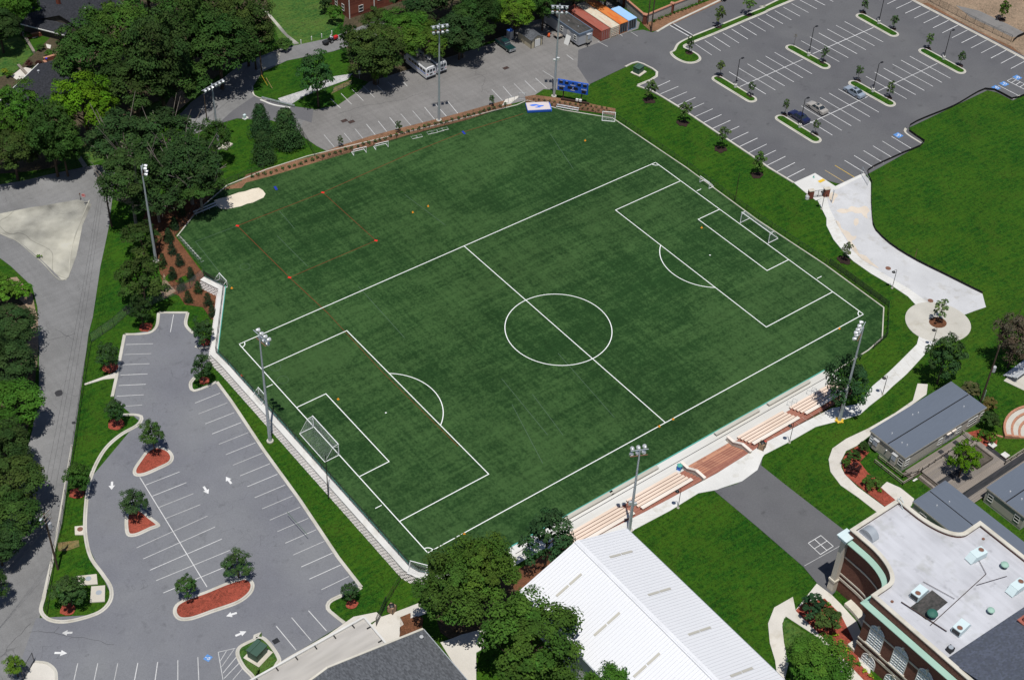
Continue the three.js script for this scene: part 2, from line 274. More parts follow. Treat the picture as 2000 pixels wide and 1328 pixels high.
const mat = {
  ground: M([.0285, .083, .0048], { map: lawnTex, rough: 1, vc: true, bump: lawnBump, bumpScale: .06 }),
  grass: M([.0285, .087, .0048], { map: lawnTex, rough: 1, bump: lawnBump, bumpScale: .06 }),
  parkGrass: M([.055, .115, .022], { map: lawnTex, rough: 1, bump: lawnBump, bumpScale: .05 }),
  dryGrass: M([.16, .135, .055], { map: lawnTex, rough: 1, bump: lawnBump, bumpScale: .05 }),
  earth: M([.085, .06, .036], { map: mulchTex, rough: 1 }), dirt: M([.27, .2, .14], { map: mulchTex, rough: 1 }),
  woodland: M([.075, .062, .038], { map: mulchTex, rough: 1 }),
  aspEast: M([.120, .121, .129], { map: aspNew, rough: .92 }), aspWest: M([.182, .187, .206], { map: aspWestTex, rough: .92 }),
  aspNorth: M([.205, .198, .196], { map: aspOld, rough: .93 }), aspRoad: M([.20, .20, .205], { map: aspOld, rough: .93 }), aspPatch: M([.13, .13, .14], { map: aspNew, rough: .92 }),
  tar: M([.03, .03, .034], { rough: .7 }), crackFill: M([.075, .076, .08], { rough: .9 }),
  conc: M([.50, .48, .43], { map: concTex, rough: .85 }), kerb: M([.52, .50, .45], { map: concTex, rough: .85 }), walk: M([.64, .635, .615], { map: concTex, rough: .85 }),
  pathC: M([.60, .57, .52], { map: concTex, rough: .85 }), oldConc: M([.36, .35, .32], { map: triTex, rough: .9 }), gravel: M([.62, .61, .59], { map: mulchTex, rough: 1, bump: grainBump, bumpScale: .03 }),
  gravelPath: M([.53, .535, .55], { map: concTex, rough: 1, bump: grainBump, bumpScale: .02 }), sandStain: M([.62, .545, .46], { map: concTex, rough: 1 }),
  sand: M([.74, .66, .54], { map: concTex, rough: 1, bump: grainBump, bumpScale: .05 }), rock: M([.42, .42, .42], { map: mulchTex, rough: .9 }),
  mulchRed: M([.30, .070, .045], { map: mulchTex, rough: 1, bump: grainBump, bumpScale: .05 }), mulch: M([.155, .068, .036], { map: mulchTex, rough: 1, bump: grainBump, bumpScale: .05 }),
  mulchDark: M([.035, .022, .018], { map: mulchTex, rough: 1, bump: grainBump, bumpScale: .05 }), pine: M([.22, .12, .07], { map: mulchTex, rough: 1, bump: grainBump, bumpScale: .05 }),
  white: M([.72, .72, .72], { map: paintTex, rough: .7 }), lineOld: M([.56, .56, .56], { map: paintTex, rough: .8 }), lineTurf: M([.86, .88, .87], { rough: .9 }), lineFaint: M([.075, .125, .082], { rough: 1 }),
  yellow: M([.70, .46, .04], { map: paintTex, rough: .7 }), yellowOld: M([.55, .40, .16], { map: paintTex, rough: .8 }), adaBlue: M([.09, .25, .58], { map: paintTex, rough: .7 }),
  redLine: M([.145, .045, .018], { rough: 1 }), redSpot: M([.72, .03, .025], { rough: 1 }), blueMark: M([.02, .04, .32], { rough: 1 }),
  galv: M([.46, .50, .54], { rough: .45, metal: .35 }), alu: M([.74, .75, .76], { rough: .35, metal: .45 }), lampGlass: M([.86, .90, .95], { rough: .12, metal: .55 }),
  black: M([.012, .012, .014], { rough: .5 }), blackMatte: M([.015, .015, .016], { rough: .95 }), darkMetal: M([.03, .032, .035], { rough: .5, metal: .3 }), brownMetal: M([.055, .028, .02], { rough: .6 }),
  goal: M([.86, .87, .88], { rough: .4 }), teal: M([.08, .36, .30], { rough: .8 }),
  wood: M([.27, .235, .205], { map: woodTex, rough: .9 }), woodGrey: M([.225, .20, .18], { map: woodTex, rough: .9 }), woodDark: M([.10, .085, .07], { map: woodTex, rough: .9 }), pole: M([.085, .06, .045], { map: woodTex, rough: .95 }), deckStrip: M([.035, .036, .04], { map: mulchTex, rough: .95 }),
  bark: M([.075, .055, .04], { map: woodTex, rough: 1 }), barkPale: M([.24, .21, .18], { map: woodTex, rough: 1 }),
  brickSchool: M([.165, .075, .055], { map: brickTex, rough: .9 }), brickRed: M([.19, .062, .042], { map: brickTex, rough: .9 }), brickStep: M([.30, .125, .09], { map: brickTex, rough: .9 }), seat: M([.76, .62, .52], { map: concTex, rough: .8 }),
  seatTop: M([.78, .70, .63], { map: concTex, rough: .8 }), stone: M([.56, .52, .45], { map: concTex, rough: .8 }), cope: M([.58, .55, .48], { map: concTex, rough: .8 }), block: M([.66, .63, .62], { map: concTex, rough: .9 }), blockDark: M([.60, .58, .57], { map: concTex, rough: .9 }), mortar: M([.10, .10, .105], { rough: 1 }),
  copper: M([.32, .50, .42], { map: metalTex, rough: .75 }), copperDark: M([.03, .13, .10], { rough: .7 }), roofWhite: M([.50, .51, .545], { map: roofTex, rough: .7 }), acBox: M([.60, .72, .74], { map: metalTex, rough: .55 }),
  metalRoof: M([.74, .75, .78], { map: metalTex, rough: .45 }), roofRib: M([.60, .61, .64], { rough: .5 }), skylight: M([.50, .48, .42], { rough: .35 }), metalWall: M([.72, .72, .70], { map: metalTex, rough: .6 }),
  shingle: M([.105, .112, .125], { map: shingleTex, rough: .95 }), shingleDark: M([.035, .037, .045], { map: shingleTex, rough: .95 }), slate: M([.075, .085, .11], { map: slateTex, rough: .8 }), flatRoof: M([.43, .41, .39], { map: aspOld, rough: .9 }),
  epdm: M([.118, .142, .185], { map: memTex, rough: .75 }), siding: M([.44, .42, .37], { map: metalTex, rough: .75 }), trim: M([.72, .72, .70], { rough: .6 }), glass: M([.03, .04, .05], { rough: .08 }), glassBlue: M([.42, .52, .60], { rough: .25 }), screen: M([.42, .45, .48], { rough: .8 }),
  contRed: M([.34, .105, .075], { map: rustTex, rough: .75 }), contCream: M([.62, .57, .46], { map: rustTex, rough: .75 }), contOrange: M([.62, .20, .045], { map: rustTex, rough: .7 }), contBlue: M([.33, .55, .85], { map: metalTex, rough: .6 }), contBlack: M([.03, .033, .04], { rough: .6 }),
  office: M([.42, .43, .45], { map: metalTex, rough: .7 }), officeTrim: M([.13, .17, .23], { rough: .6 }), tarRoof: M([.06, .058, .056], { map: mulchTex, rough: .95 }), shed: M([.52, .46, .33], { map: metalTex, rough: .75 }),
  rubber: M([.015, .015, .015], { rough: .9 }), silver: M([.52, .53, .54], { rough: .28, metal: .7 }), scoreBlue: M([.015, .10, .52], { rough: .5 }), matBlue: M([.02, .10, .48], { rough: .6 }), matTop: M([.62, .55, .55], { rough: .8 }), padBlue: M([.05, .18, .72], { rough: .7 }),
  green: M([.045, .095, .068], { rough: .55 }), binTan: M([.30, .20, .13], { map: mulchTex, rough: .9 }), red: M([.55, .015, .02], { rough: .5 }), cone: M([.85, .33, .02], { rough: .6 }), rustIron: M([.20, .10, .07], { rough: .9 }), stucco: M([.42, .41, .39], { map: concTex, rough: .9 }), canvas: M([.02, .24, .21], { rough: .9 }), brickCap: M([.42, .20, .13], { map: brickTex, rough: .9 }), orange: M([.8, .13, .03], { rough: .7 }),
};
// open mesh: chain link and nets are sheets with holes
const meshAlpha = (n, wires, wdt) => grayTex(n, (u, v) => { const a = ((u + v) * wires) % 1, b = ((u - v + 1) * wires) % 1; return a < wdt || b < wdt ? 1 : 0; }, 1);
function openMesh(rgb, cover, tile, rough = .8) {
  const m = M(rgb, { rough }); m.alphaMap = meshAlpha(128, 4, cover); m.alphaMap.repeat.set(1 / tile, 1 / tile); m.transparent = true; return m;
}
mat.chain = openMesh([.025, .027, .03], .12, .5); mat.chainGalv = openMesh([.30, .30, .30], .12, .5); mat.net = openMesh([.5, .53, .55], .035, .6); mat.silt = M([.016, .016, .018], { rough: .9 }); mat.fenceScreen = openMesh([.015, .018, .02], .34, .5);
const paint = (rgb, o = {}) => new THREE.MeshPhysicalMaterial({ color: col(...rgb), roughness: .4, metalness: .15, clearcoat: 1, clearcoatRoughness: .08, side: THREE.DoubleSide, ...o });
// ---------------------------------------------------------------- ground
{
  const x0 = -150, x1 = 260, z0 = -260, z1 = 130, st = 2, nx = (x1 - x0) / st, nz = (z1 - z0) / st, P = [], CL = [], UV = [], I = [];
  const Hb = (x, z) => H(x, z, 1) - 0.05 - (x > -46 && x < 44 && z > -55 && z < 33 ? .1 : 0) - (x > -31 && x < 31 && z > 34.5 && z < 41.5 ? .6 : 0);
  for (let j = 0; j <= nz; j++) for (let i = 0; i <= nx; i++) {
    let x = x0 + i * st, z = z0 + j * st; const y = Hb(x, z);
    const a = vn(x * .03, z * .03, 1) + vn(x * .09, z * .09, 2) * .6 - .8, b = vn(x * .22, z * .22, 3) - .5, k = 1 + a * .1 + b * .1;
    if (i === 0) x = -1500; if (i === nx) x = 1800; if (j === 0) z = -1900; if (j === nz) z = 1500;
    P.push(x, y, z); UV.push(x, z); CL.push(k * (1 + a * .22), k, k);
  }
  for (let j = 0; j < nz; j++) for (let i = 0; i < nx; i++) { const a = j * (nx + 1) + i, b = a + 1, c = a + nx + 1, d = c + 1; I.push(a, c, b, b, c, d); }
  const g = new THREE.BufferGeometry(); g.setAttribute('position', new THREE.Float32BufferAttribute(P, 3)); g.setAttribute('uv', new THREE.Float32BufferAttribute(UV, 2)); g.setAttribute('color', new THREE.Float32BufferAttribute(CL, 3)); g.setIndex(I); g.computeVertexNormals();
  struct('ground', g, mat.ground);
}
const sheet = (name, px, m, dy = .012, o = {}) => struct(name, drape(o.smooth ? smoothLoop(W(px), true, .7) : W(px), dy, o.skirt ?? .1, o.holes ? o.holes.map(W) : [], o.max ?? 40), m);
const patch = (parent, name, poly, m, dy) => mesh(name, drape(poly, dy, 0), m, parent);
// kerb: a concrete strip with an upstand, its outer face towards the road
function kerb(px, closed = false, w = .55, h = .15, smooth = false, m = mat.kerb, world = false) {
  let p = world ? px : W(px); if (smooth) p = smoothLoop(p, closed, .6);
  return struct('kerb', sweep(p, [[-w / 2, -.06], [-w / 2, h * .25], [-w * .05, h * .32], [0, h], [w * .42, h], [w / 2, h * .9], [w / 2, -.06]], closed), m);
}
// painted line between two ground points
const stripeG = (a, b, w, y) => { const A = a, B = b, dx = B.x - A.x, dz = B.z - A.z, l = Math.hypot(dx, dz) || 1, nx = -dz / l * w / 2, nz = dx / l * w / 2; return drape([[A.x + nx, A.z + nz], [B.x + nx, B.z + nz], [B.x - nx, B.z - nz], [A.x - nx, A.z - nz]], y, 0); };
const worn = { white: [.74, .66, .60].map(v => M([v, v, v], { map: paintTex, rough: .75 })), old: [.57, .50, .43].map(v => M([v, v, v], { map: paintTex, rough: .8 })) }; let wornN = 0;
const wear = m => m === mat.white ? worn.white[Math.floor(hsh(wornN++, 5, 5) * 3)] : m === mat.lineOld ? worn.old[Math.floor(hsh(wornN++, 6, 5) * 3)] : m;
const stripe = (parent, p, q, w, m = mat.white, y = .02, name = 'parking_line') => mesh(name, stripeG(G(...p), G(...q), w, y), wear(m), parent);
function row(parent, s0, t0, s1, t1, n, m = mat.white, w = .13, y = .02, i0 = 0) {
  const A = G(...s0), B = G(...t0), A1 = G(...s1), B1 = G(...t1);
  for (let i = i0; i < n; i++) { const k = i / (n - 1); mesh('parking_line', stripeG(A.clone().lerp(A1, k), B.clone().lerp(B1, k), w, y), wear(typeof m === 'function' ? m(i) : m), parent); }
}
const flat = (pts, y, name, m, parent) => mesh(name, drape(pts, y, 0, [], 200, () => 0), m, parent);

// ---------------------------------------------------------------- the artificial turf
const turfPx = [[345, 462], [385, 411], [443, 362], [520, 331], [600, 305], [800, 257], [1010, 205], [1030, 196], [1100, 215], [1197, 231], [1340, 327], [1480, 430], [1612, 517], [1727, 601], [1724, 660], [1697, 684], [1616, 735], [1390, 846], [1016, 1066], [880, 1128], [842, 1140], [818, 1128], [800, 1107], [640, 935], [425, 692], [440, 563], [400, 532]];
const turfW = turfPx.map(([u, v]) => { const p = Gp(u, v, 0); return [p.x, p.z]; });
let turf;
{
  const N = 2048, X0 = -58, Z0 = -72, SZ = 112, d = new Uint8Array(N * N * 4);
  const LT = new Uint8Array(2001); for (let i = 0; i < 2001; i++) LT[i] = Math.round(toS(i / 8000) * 255); const TS = v => LT[clamp(v * 8000, 16, 2000) | 0];
  for (let j = 0; j < N; j++) for (let i = 0; i < N; i++) {
    const x = X0 + (i + .5) / N * SZ, z = Z0 + (j + .5) / N * SZ;
    const mac = vn(x * .045, z * .045, 5) + vn(x * .11, z * .11, 6) * .6 - .8;
    const wx = vn(x * .12, z * 1.7, 7) - .5, wz = vn(x * 1.7, z * .12, 8) - .5, bx_ = vn(x * .5, z * 3.2, 9) - .5, bz = vn(x * 3.2, z * .5, 10) - .5;
    const f1 = hsh(i, j, 12) - .5, f2 = vn(x * 4, z * 4, 13) - .5, f3 = vn(x * 1.3, z * 1.3, 14) - .5;
    const dig = vn((x + z) * .3, (x - z) * 1.2, 15) - .5;
    let k = 1 + mac * .36 + wx * .34 + wz * .26 + bx_ * .26 + bz * .2 + f1 * .6 + f2 * .55 + f3 * .26 + dig * .14;
    const sm = Math.abs(((x + 200) / 4.57) % 1 - .5) > .488 ? .05 : 0, lane = (Math.floor((x + 200) / 4.57) & 1) ? .03 : -.03;
    k += lane + sm;
    const q = clamp(.50 + (vn(x * .05, z * .06, 16) - .5) * .95 + (vn(x * .16, z * .3, 19) - .5) * .6 + (vn(x * .5, z * .8, 23) - .5) * .4 + f2 * .75 + wx * .45 + wz * .35 + bz * .4 + bx_ * .4 + f1 * .7, 0, 1), kk = .62 + k * .38;
    const r = mix(.0152, .0395, q) * kk, g = mix(.0475, .0875, q) * kk, b = mix(.0122, .0258, q) * kk, o = (j * N + i) * 4;
    d[o] = TS(r); d[o + 1] = TS(g); d[o + 2] = TS(b); d[o + 3] = 255;
  }
  const t = new THREE.DataTexture(d, N, N, THREE.RGBAFormat); t.colorSpace = THREE.SRGBColorSpace; fin(t, SZ, SZ); t.offset.set(-X0 / SZ, -Z0 / SZ);
  const m = new THREE.MeshPhysicalMaterial({ map: t, roughness: .95, specularIntensity: .3, side: THREE.DoubleSide });
  turf = struct('turf_field', drape(turfW, .02, .3, [], 200, () => 0), m);
}
{
  const L = 92.53 / 2, Wd = 55.02 / 2, lw = .145, y = .026, line = (x0, z0, x1, z1, w = lw, m = mat.lineTurf, yy = y, nm = 'pitch_line') => { const dx = x1 - x0, dz = z1 - z0, l = Math.hypot(dx, dz), nx = -dz / l * w / 2, nz = dx / l * w / 2; return flat([[x0 + nx, z0 + nz], [x1 + nx, z1 + nz], [x1 - nx, z1 - nz], [x0 - nx, z0 - nz]], yy, nm, m, turf); };
  const arc = (cx, cz, r, a0, a1, w = lw, m = mat.lineTurf, yy = y, nm = 'pitch_line') => { const n = Math.max(8, Math.ceil(Math.abs(a1 - a0) * r / .6)), o = [], q = []; for (let i = 0; i <= n; i++) { const a = mix(a0, a1, i / n); o.push([cx + (r + w / 2) * Math.cos(a), cz + (r + w / 2) * Math.sin(a)]); q.push([cx + (r - w / 2) * Math.cos(a), cz + (r - w / 2) * Math.sin(a)]); } return flat([...o, ...q.reverse()], yy, nm, m, turf); };
  for (const s of [-1, 1]) {
    line(-L, s * Wd, L, s * Wd, lw); line(s * L, -Wd + lw, s * L, Wd - lw, lw);
    line(s * L, -20.15, s * (L - 16.5), -20.15); line(s * L, 20.15, s * (L - 16.5), 20.15); line(s * (L - 16.5), -20.22, s * (L - 16.5), 20.22, lw, mat.lineTurf, y + .003);
    line(s * L, -9.16, s * (L - 5.5), -9.16); line(s * L, 9.16, s * (L - 5.5), 9.16); line(s * (L - 5.5), -9.23, s * (L - 5.5), 9.23, lw, mat.lineTurf, y + .003);
    const th = Math.acos(5.5 / 9.15), c = s * (L - 11); arc(c, 0, 9.15, s > 0 ? Math.PI - th : -th, s > 0 ? Math.PI + th : th);
    flat([[c - .12, -.12], [c + .12, -.12], [c + .12, .12], [c - .12, .12]], y, 'penalty_spot', mat.lineTurf, turf);
    for (const t of [-1, 1]) { const a = Math.atan2(-t, -s); arc(s * L, t * Wd, .95, a - Math.PI / 4, a + Math.PI / 4); line(s * (L + .35), t * 20.15 - t * 0 + (t > 0 ? -3.2 : 3.2) * 0 + t * (-4.2), s * (L + 1.5), t * 15.95, .13); }
  }
  line(0, -Wd, 0, Wd, lw, mat.lineTurf, y + .002); arc(0, 0, 9.15, 0, Math.PI); arc(0, 0, 9.15, Math.PI, Math.PI * 2);
  const P2 = (u, v) => { const p = Gp(u, v, 0); return [p.x, p.z]; };
  const pl = (a, b, w, m, nm, yy = .023) => line(...P2(...a), ...P2(...b), w, m, yy, nm);
  // older red-brown lines of another game
  const rd = [[1022, 222], [905, 258], [800, 300], [630, 376], [463, 441], [565, 542], [640, 612], [745, 725], [895, 872]];
  for (let i = 0; i < rd.length - 1; i++) pl(rd[i], rd[i + 1], i > 5 ? .1 : .13, mat.redLine, 'red_line', .0225);
  pl([630, 376], [734, 470], .12, mat.redLine, 'red_line', .0235); pl([734, 470], [565, 542], .12, mat.redLine, 'red_line', .0240);
  for (const q of [[463, 441], [630, 376], [734, 470], [565, 542]]) { const [x, z] = P2(...q); flat([[x - .35, z - .1], [x, z - .35], [x + .35, z + .1], [x, z + .35]], .029, 'red_mark', mat.redSpot, turf); }
  for (const [a, b] of [[[536, 364], [540, 371]], [[903, 256], [908, 262]]]) pl(a, b, .45, mat.blueMark, 'blue_mark', .029);
  // faint older white lines
  for (const [a, b] of [[[381, 472], [463, 441]], [[381, 472], [450, 560]], [[545, 412], [575, 447]], [[1075, 262], [1120, 330]], [[790, 380], [870, 440]], [[540, 460], [600, 520]], [[700, 560], [790, 660]], [[1040, 770], [1100, 850]], [[1090, 690], [1200, 815]], [[980, 740], [1070, 850]], [[1000, 790], [1060, 905]], [[560, 1000], [600, 1045]]]) pl(a, b, .08, mat.lineFaint, 'faint_line', .0215);
  for (const [u, v] of [[478, 521], [537, 717], [552, 742]]) { const [x, z] = P2(u, v); arc(x, z, .9, 0, Math.PI, .05, mat.lineFaint, .0218, 'faint_line'); arc(x, z, .9, Math.PI, 2 * Math.PI, .05, mat.lineFaint, .0218, 'faint_line'); }
}
// pale edging round the turf (no edging along the terraces, where the teal kerb runs)
struct('turf_edging', sweep(turfW.slice(0, 17), [[-.1, -.2], [-.1, .09], [.1, .09], [.1, -.2]], false, () => 0), mat.conc);

// ---------------------------------------------------------------- asphalt, kerbs and paint: east car park
const eastLot = sheet('east_car_park', [[1085, 100], [1130, 90], [1240, 60], [1256, 58], [1275, 63], [1310, 47], [1420, -8], [1800, -190], [2200, 20], [2230, 170], [2080, 186], [2000, 186], [1979, 196], [1948, 180], [1930, 176], [1775, 250], [1806, 279], [1692, 342], [1648, 361], [1590, 345], [1553, 358], [1479, 311], [1326, 208], [1259, 172], [1245, 166], [1267, 158], [1281, 149], [1281, 139], [1245, 121], [1219, 132], [1177, 152], [1148, 166], [1128, 175]], mat.aspEast, .012);
{
  const e = eastLot;
  row(e, cC(895, 530), cC(997, 487), cD(162, 1005), cD(266, 952), 15); stripe(e, cC(880, 487), cC(950, 455), .13);
  row(e, cC(1095, 250), cC(1185, 310), cD(240, 0), cD(335, 50), 13);
  { const A = G(...cC(1095, 250)), B = G(...cC(1185, 310)), A1 = G(...cD(240, 0)), B1 = G(...cD(335, 50)); for (let i = 13; i < 17; i++) mesh('parking_line', stripeG(A.clone().lerp(A1, i / 12), B.clone().lerp(B1, i / 12), .13, .02), mat.white, e); }
  const dbl = (a0, b0, a1, b1, c0, c1) => { row(e, a0, b0, a1, b1, 6); stripe(e, c0, c1, .13, mat.white, .0245); };
  dbl(cD(247, 230), cD(462, 348), cD(492, 121), cD(710, 237), cD(312, 303), cD(655, 155));
  dbl(cD(-160, 405), cD(48, 531), cD(97, 295), cD(308, 417), cD(-100, 489), cD(255, 335));
  dbl(cD(195, 622), cD(423, 762), cD(457, 502), cD(686, 633), cD(262, 709), cD(622, 545));
  dbl(cD(612, 430), cD(842, 557), cD(860, 317), cD(1090, 442), cD(680, 514), cD(1015, 358));
  row(e, cD(870, 8), cD(783, 48), cD(1518, 340), cD(1431, 387), 13); stripe(e, cD(818, -18), cD(733, 22), .13); stripe(e, cD(768, -45), cD(690, 0), .13);
  row(e, cD(757, 769), cD(870, 838), cD(382, 960), cD(492, 1027), 8, i => i > 5 ? (i > 6 ? mat.yellowOld : mat.yellow) : mat.white);
  stripe(e, cD(1358, 480), cD(1478, 541), .13); stripe(e, cD(1478, 545), cD(1440, 556), .13);
  // access aisle hatching
  const hp = [cD(1410, 455), cD(1440, 440), cD(1560, 500), cD(1530, 515)];
  for (let i = 0; i < 4; i++) stripe(e, hp[i], hp[(i + 1) % 4], .12, mat.white, .02 + i * .0015, 'hatch_line');
  for (let i = 1; i < 5; i++) { const a = G(...hp[0]).lerp(G(...hp[3]), i / 5), b = G(...hp[1]).lerp(G(...hp[2]), i / 5 - .03); mesh('hatch_line', stripeG(a, b, .12, .028), mat.white, e); }
  // older, paler car park by the field, and its seam
  const far = [[1060, 138, 1082, 152], [1107, 107, 1120, 117], [1168, 81, 1187, 91], [1232, 62, 1246, 71], [1212, 67, 1216, 71]];
  for (const [a, b, c, d] of far) stripe(e, [a, b], [c, d], .13, mat.lineOld, .03);
  // a double painted bar across the service road
  stripe(e, cC(945, 140), cC(1060, 205), .22, mat.white, .02, 'road_bar'); stripe(e, cC(957, 136), cC(1068, 200), .3, mat.tar, .02, 'trench_drain'); stripe(e, cC(968, 133), cC(1076, 196), .18, mat.white, .02, 'road_bar');
}
// blue accessible-parking symbols
function symbol(parent, u, v, turn, s = 1) {
  const c = G(u, v), o = new THREE.Group(); o.name = 'accessible_symbol'; parent.add(o); o.position.set(c.x, H(c.x, c.z), c.z); o.rotation.y = turn;
  const q = (pts, y, m, n) => mesh(n, drape(pts.map(([x, z]) => [x * s, z * s]), y, 0, [], 99, () => 0), m, o);
  q([[-.75, -.75], [.75, -.75], [.75, .75], [-.75, .75]], .040, mat.adaBlue, 'blue_square');
  const ring = []; for (let i = 0; i <= 18; i++) { const a = -2.2 + i / 18 * 4.4; ring.push([-.05 + .38 * Math.sin(a), .2 + .34 * Math.cos(a)]); } for (let i = 18; i >= 0; i--) { const a = -2.2 + i / 18 * 4.4; ring.push([-.05 + .26 * Math.sin(a), .2 + .22 * Math.cos(a)]); }
  q(ring, .045, mat.white, 'wheel_mark'); q([[-.18, -.35], [-.04, -.35], [.02, .05], [.3, .08], [.42, .4], [.3, .42], [.2, .2], [-.1, .16]], .049, mat.white, 'seated_figure_mark'); q([[-.2, -.6], [-.02, -.6], [-.02, -.42], [-.2, -.42]], .045, mat.white, 'head_mark');
}
for (const [x, y] of [[1467, 437], [1393, 473], [1347, 495], [795, 763]]) symbol(eastLot, ...cD(x, y), Math.PI / 2, 1);

// service road kerb, long median, islands
kerb([[1256, 60], [1283, 62], [1310, 46], [1420, -6], [1600, -95]].slice(1), false, .6);
function island(px, grassMat, opts = {}) {
  const p = smoothLoop(W(px), true, .5); const ar = p.reduce((s, a, i) => { const b = p[(i + 1) % p.length]; return s + a[0] * b[1] - b[0] * a[1]; }, 0); if (ar < 0) p.reverse();
  const inner = offsetLine(p, opts.w ?? .55, true);
  kerb(offsetLine(p, (opts.w ?? .55) / 2, true), true, opts.w ?? .55, .16, false, mat.kerb, true);
  return struct(opts.name ?? 'island_lawn', drape(inner, .13, .15), grassMat);
}
// stadium-shaped islands from their two end centres
function capsuleIsland(a, b, r, m = mat.grass, name = 'island_lawn') {
  const A = G(...a), B = G(...b), d = B.clone().sub(A), th = Math.atan2(d.z, d.x), pts = [];
  const n = 10; for (let i = 0; i <= n; i++) { const t = th - Math.PI / 2 + Math.PI * i / n; pts.push([B.x + r * Math.cos(t), B.z + r * Math.sin(t)]); } for (let i = 0; i <= n; i++) { const t = th + Math.PI / 2 + Math.PI * i / n; pts.push([A.x + r * Math.cos(t), A.z + r * Math.sin(t)]); }
  const w = .5; kerb(offsetLine(pts, w / 2, true), true, w, .16, false, mat.kerb, true); struct(name, drape(offsetLine(pts, w, true), .13, .15), m);
}
capsuleIsland(cD(192, 270), cD(378, 371), 1.35); capsuleIsland(cD(588, 92), cD(765, 190), 1.35); capsuleIsland(cD(135, 668), cD(325, 786), 1.35); capsuleIsland(cD(548, 472), cD(745, 582), 1.35); capsuleIsland(cD(943, 289), cD(1143, 398), 1.35); capsuleIsland(cC(1220, 445), cC(1405, 558), 1.35); capsuleIsland(cD(1540, 420), cD(1620, 450), 1.3);
island([cC(965, 285), cC(948, 292), cC(955, 310), cC(985, 335), cC(1040, 357), cC(1090, 357), cC(1125, 338), cC(1120, 315), cC(1085, 290), cC(1060, 278), cC(1035, 264), cC(1075, 245), cC(1200, 195), cC(1400, 110), cC(1500, 68), cD(60, 65), cD(200, 5), cD(330, -50), cD(300, -78), cD(175, -32), cD(20, 42), cC(1480, 36), cC(1380, 76), cC(1200, 150), cC(1060, 207), cC(990, 245)], mat.grass);
kerb([cC(765, 483), cC(860, 517), cC(1000, 602), cC(1290, 796), cC(1440, 896), cD(60, 942), cD(205, 1030)], false, .5);
kerb([cC(697, 376), cC(735, 357), cC(765, 349), cC(800, 360), cC(850, 385), cC(876, 405), cC(874, 430), cC(840, 452), cC(800, 468), cC(768, 481)], false, .5);
kerb([cD(855, -10), cD(1100, 118), cD(1300, 222), cD(1500, 328), cD(1700, 440)].reverse(), false, .6);
kerb([cD(1484, 540), cD(1440, 558)], false, .4); kerb([cD(838, 725), cD(832, 742), cD(850, 760), cD(925, 808)], false, .5, .15, true);

// ---------------------------------------------------------------- north car park and roads
const northLot = sheet('north_car_park', [[590, 240], [612, 215], [660, 205], [700, 178], [720, 160], [800, 135], [880, 110], [960, 85], [1000, 60], [1062, 40], [1130, 90], [1128, 130], [1152, 166], [1128, 178], [1062, 174], [1030, 195], [860, 237], [700, 278], [640, 296], [618, 285], [585, 262]], mat.aspNorth, .020);
{
  const n = northLot;
  for (const [a, b] of [[[440, 760], [498, 830]], [[553, 750], [600, 806]], [[615, 727], [665, 787]], [[679, 700], [735, 768]], [[746, 683], [802, 752]], [[810, 662], [868, 732]], [[873, 642], [935, 713]], [[940, 625], [1003, 697]], [[1007, 604], [1067, 677]], [[1072, 590], [1130, 655]], [[1140, 573], [1196, 641]], [[1387, 505], [1450, 570]], [[1450, 487], [1500, 545]], [[478, 557], [533, 610]], [[536, 527], [595, 588]], [[597, 503], [662, 568]], [[660, 485], [725, 550]], [[735, 478], [785, 527]], [[800, 462], [850, 507]], [[885, 460], [910, 487]]]) stripe(n, cB(...a), cB(...b), .13, mat.lineOld, .028);
  for (const [a, b] of [[[68, 470], [130, 533]], [[130, 455], [195, 518]], [[190, 440], [253, 497]]]) stripe(n, cC(...a), cC(...b), .13, mat.lineOld, .028);
  for (const [u, v] of [[988, 133], [672, 236], [686, 238]]) { const c = G(u, v); mesh('drain_grate', bx(1.3, .03, .9, c.x, .035, c.z), mat.darkMetal, n); for (let i = 0; i < 5; i++) mesh('grate_bar', bx(.05, .02, .86, c.x - .5 + i * .25, .06, c.z), mat.rustIron, n); }
}
struct('storage_yard', drape([[56.5, -84], [79, -82], [79, -70], [76.9, -68.2], [60, -68.6], [56.5, -74]], .016, .05), mat.aspNorth);
const upRoad = sheet('upper_road', [[340, 235], [372, 200], [405, 175], [470, 125], [545, 95], [560, 90], [660, 68], [760, 30], [770, 60], [650, 100], [560, 118], [512, 140], [492, 170], [497, 187], [560, 205], [610, 215], [590, 262], [560, 245], [500, 225], [462, 230], [425, 240], [380, 262]], mat.aspRoad, .016);
sheet('road_patch', [[497, 187], [560, 206], [612, 213], [608, 240], [585, 232], [530, 235], [462, 231], [425, 242], [455, 215]], mat.aspPatch, .028);
sheet('concrete_apron', [cA(1440, 330), cB(60, 340), cB(195, 280), cB(185, 360), cB(60, 400), cA(1470, 380)], mat.oldConc, .034);
kerb([[492, 168], [496, 186], [520, 196]], false, .3, .14, true);
sheet('bare_verge', [[320, 210], [345, 170], [385, 168], [388, 182], [365, 200], [340, 222]], mat.dirt, .03);
sheet('rubble_bed', [cB(180, 555), cB(320, 510), cB(390, 470), cB(500, 430), cB(600, 415), cB(570, 450), cB(470, 485), cB(330, 540), cB(250, 590), cB(200, 580)], mat.rock, .03);
sheet('bare_verge', [cB(500, 490), cB(590, 450), cB(600, 465), cB(560, 490), cB(480, 530)], mat.dryGrass, .034);
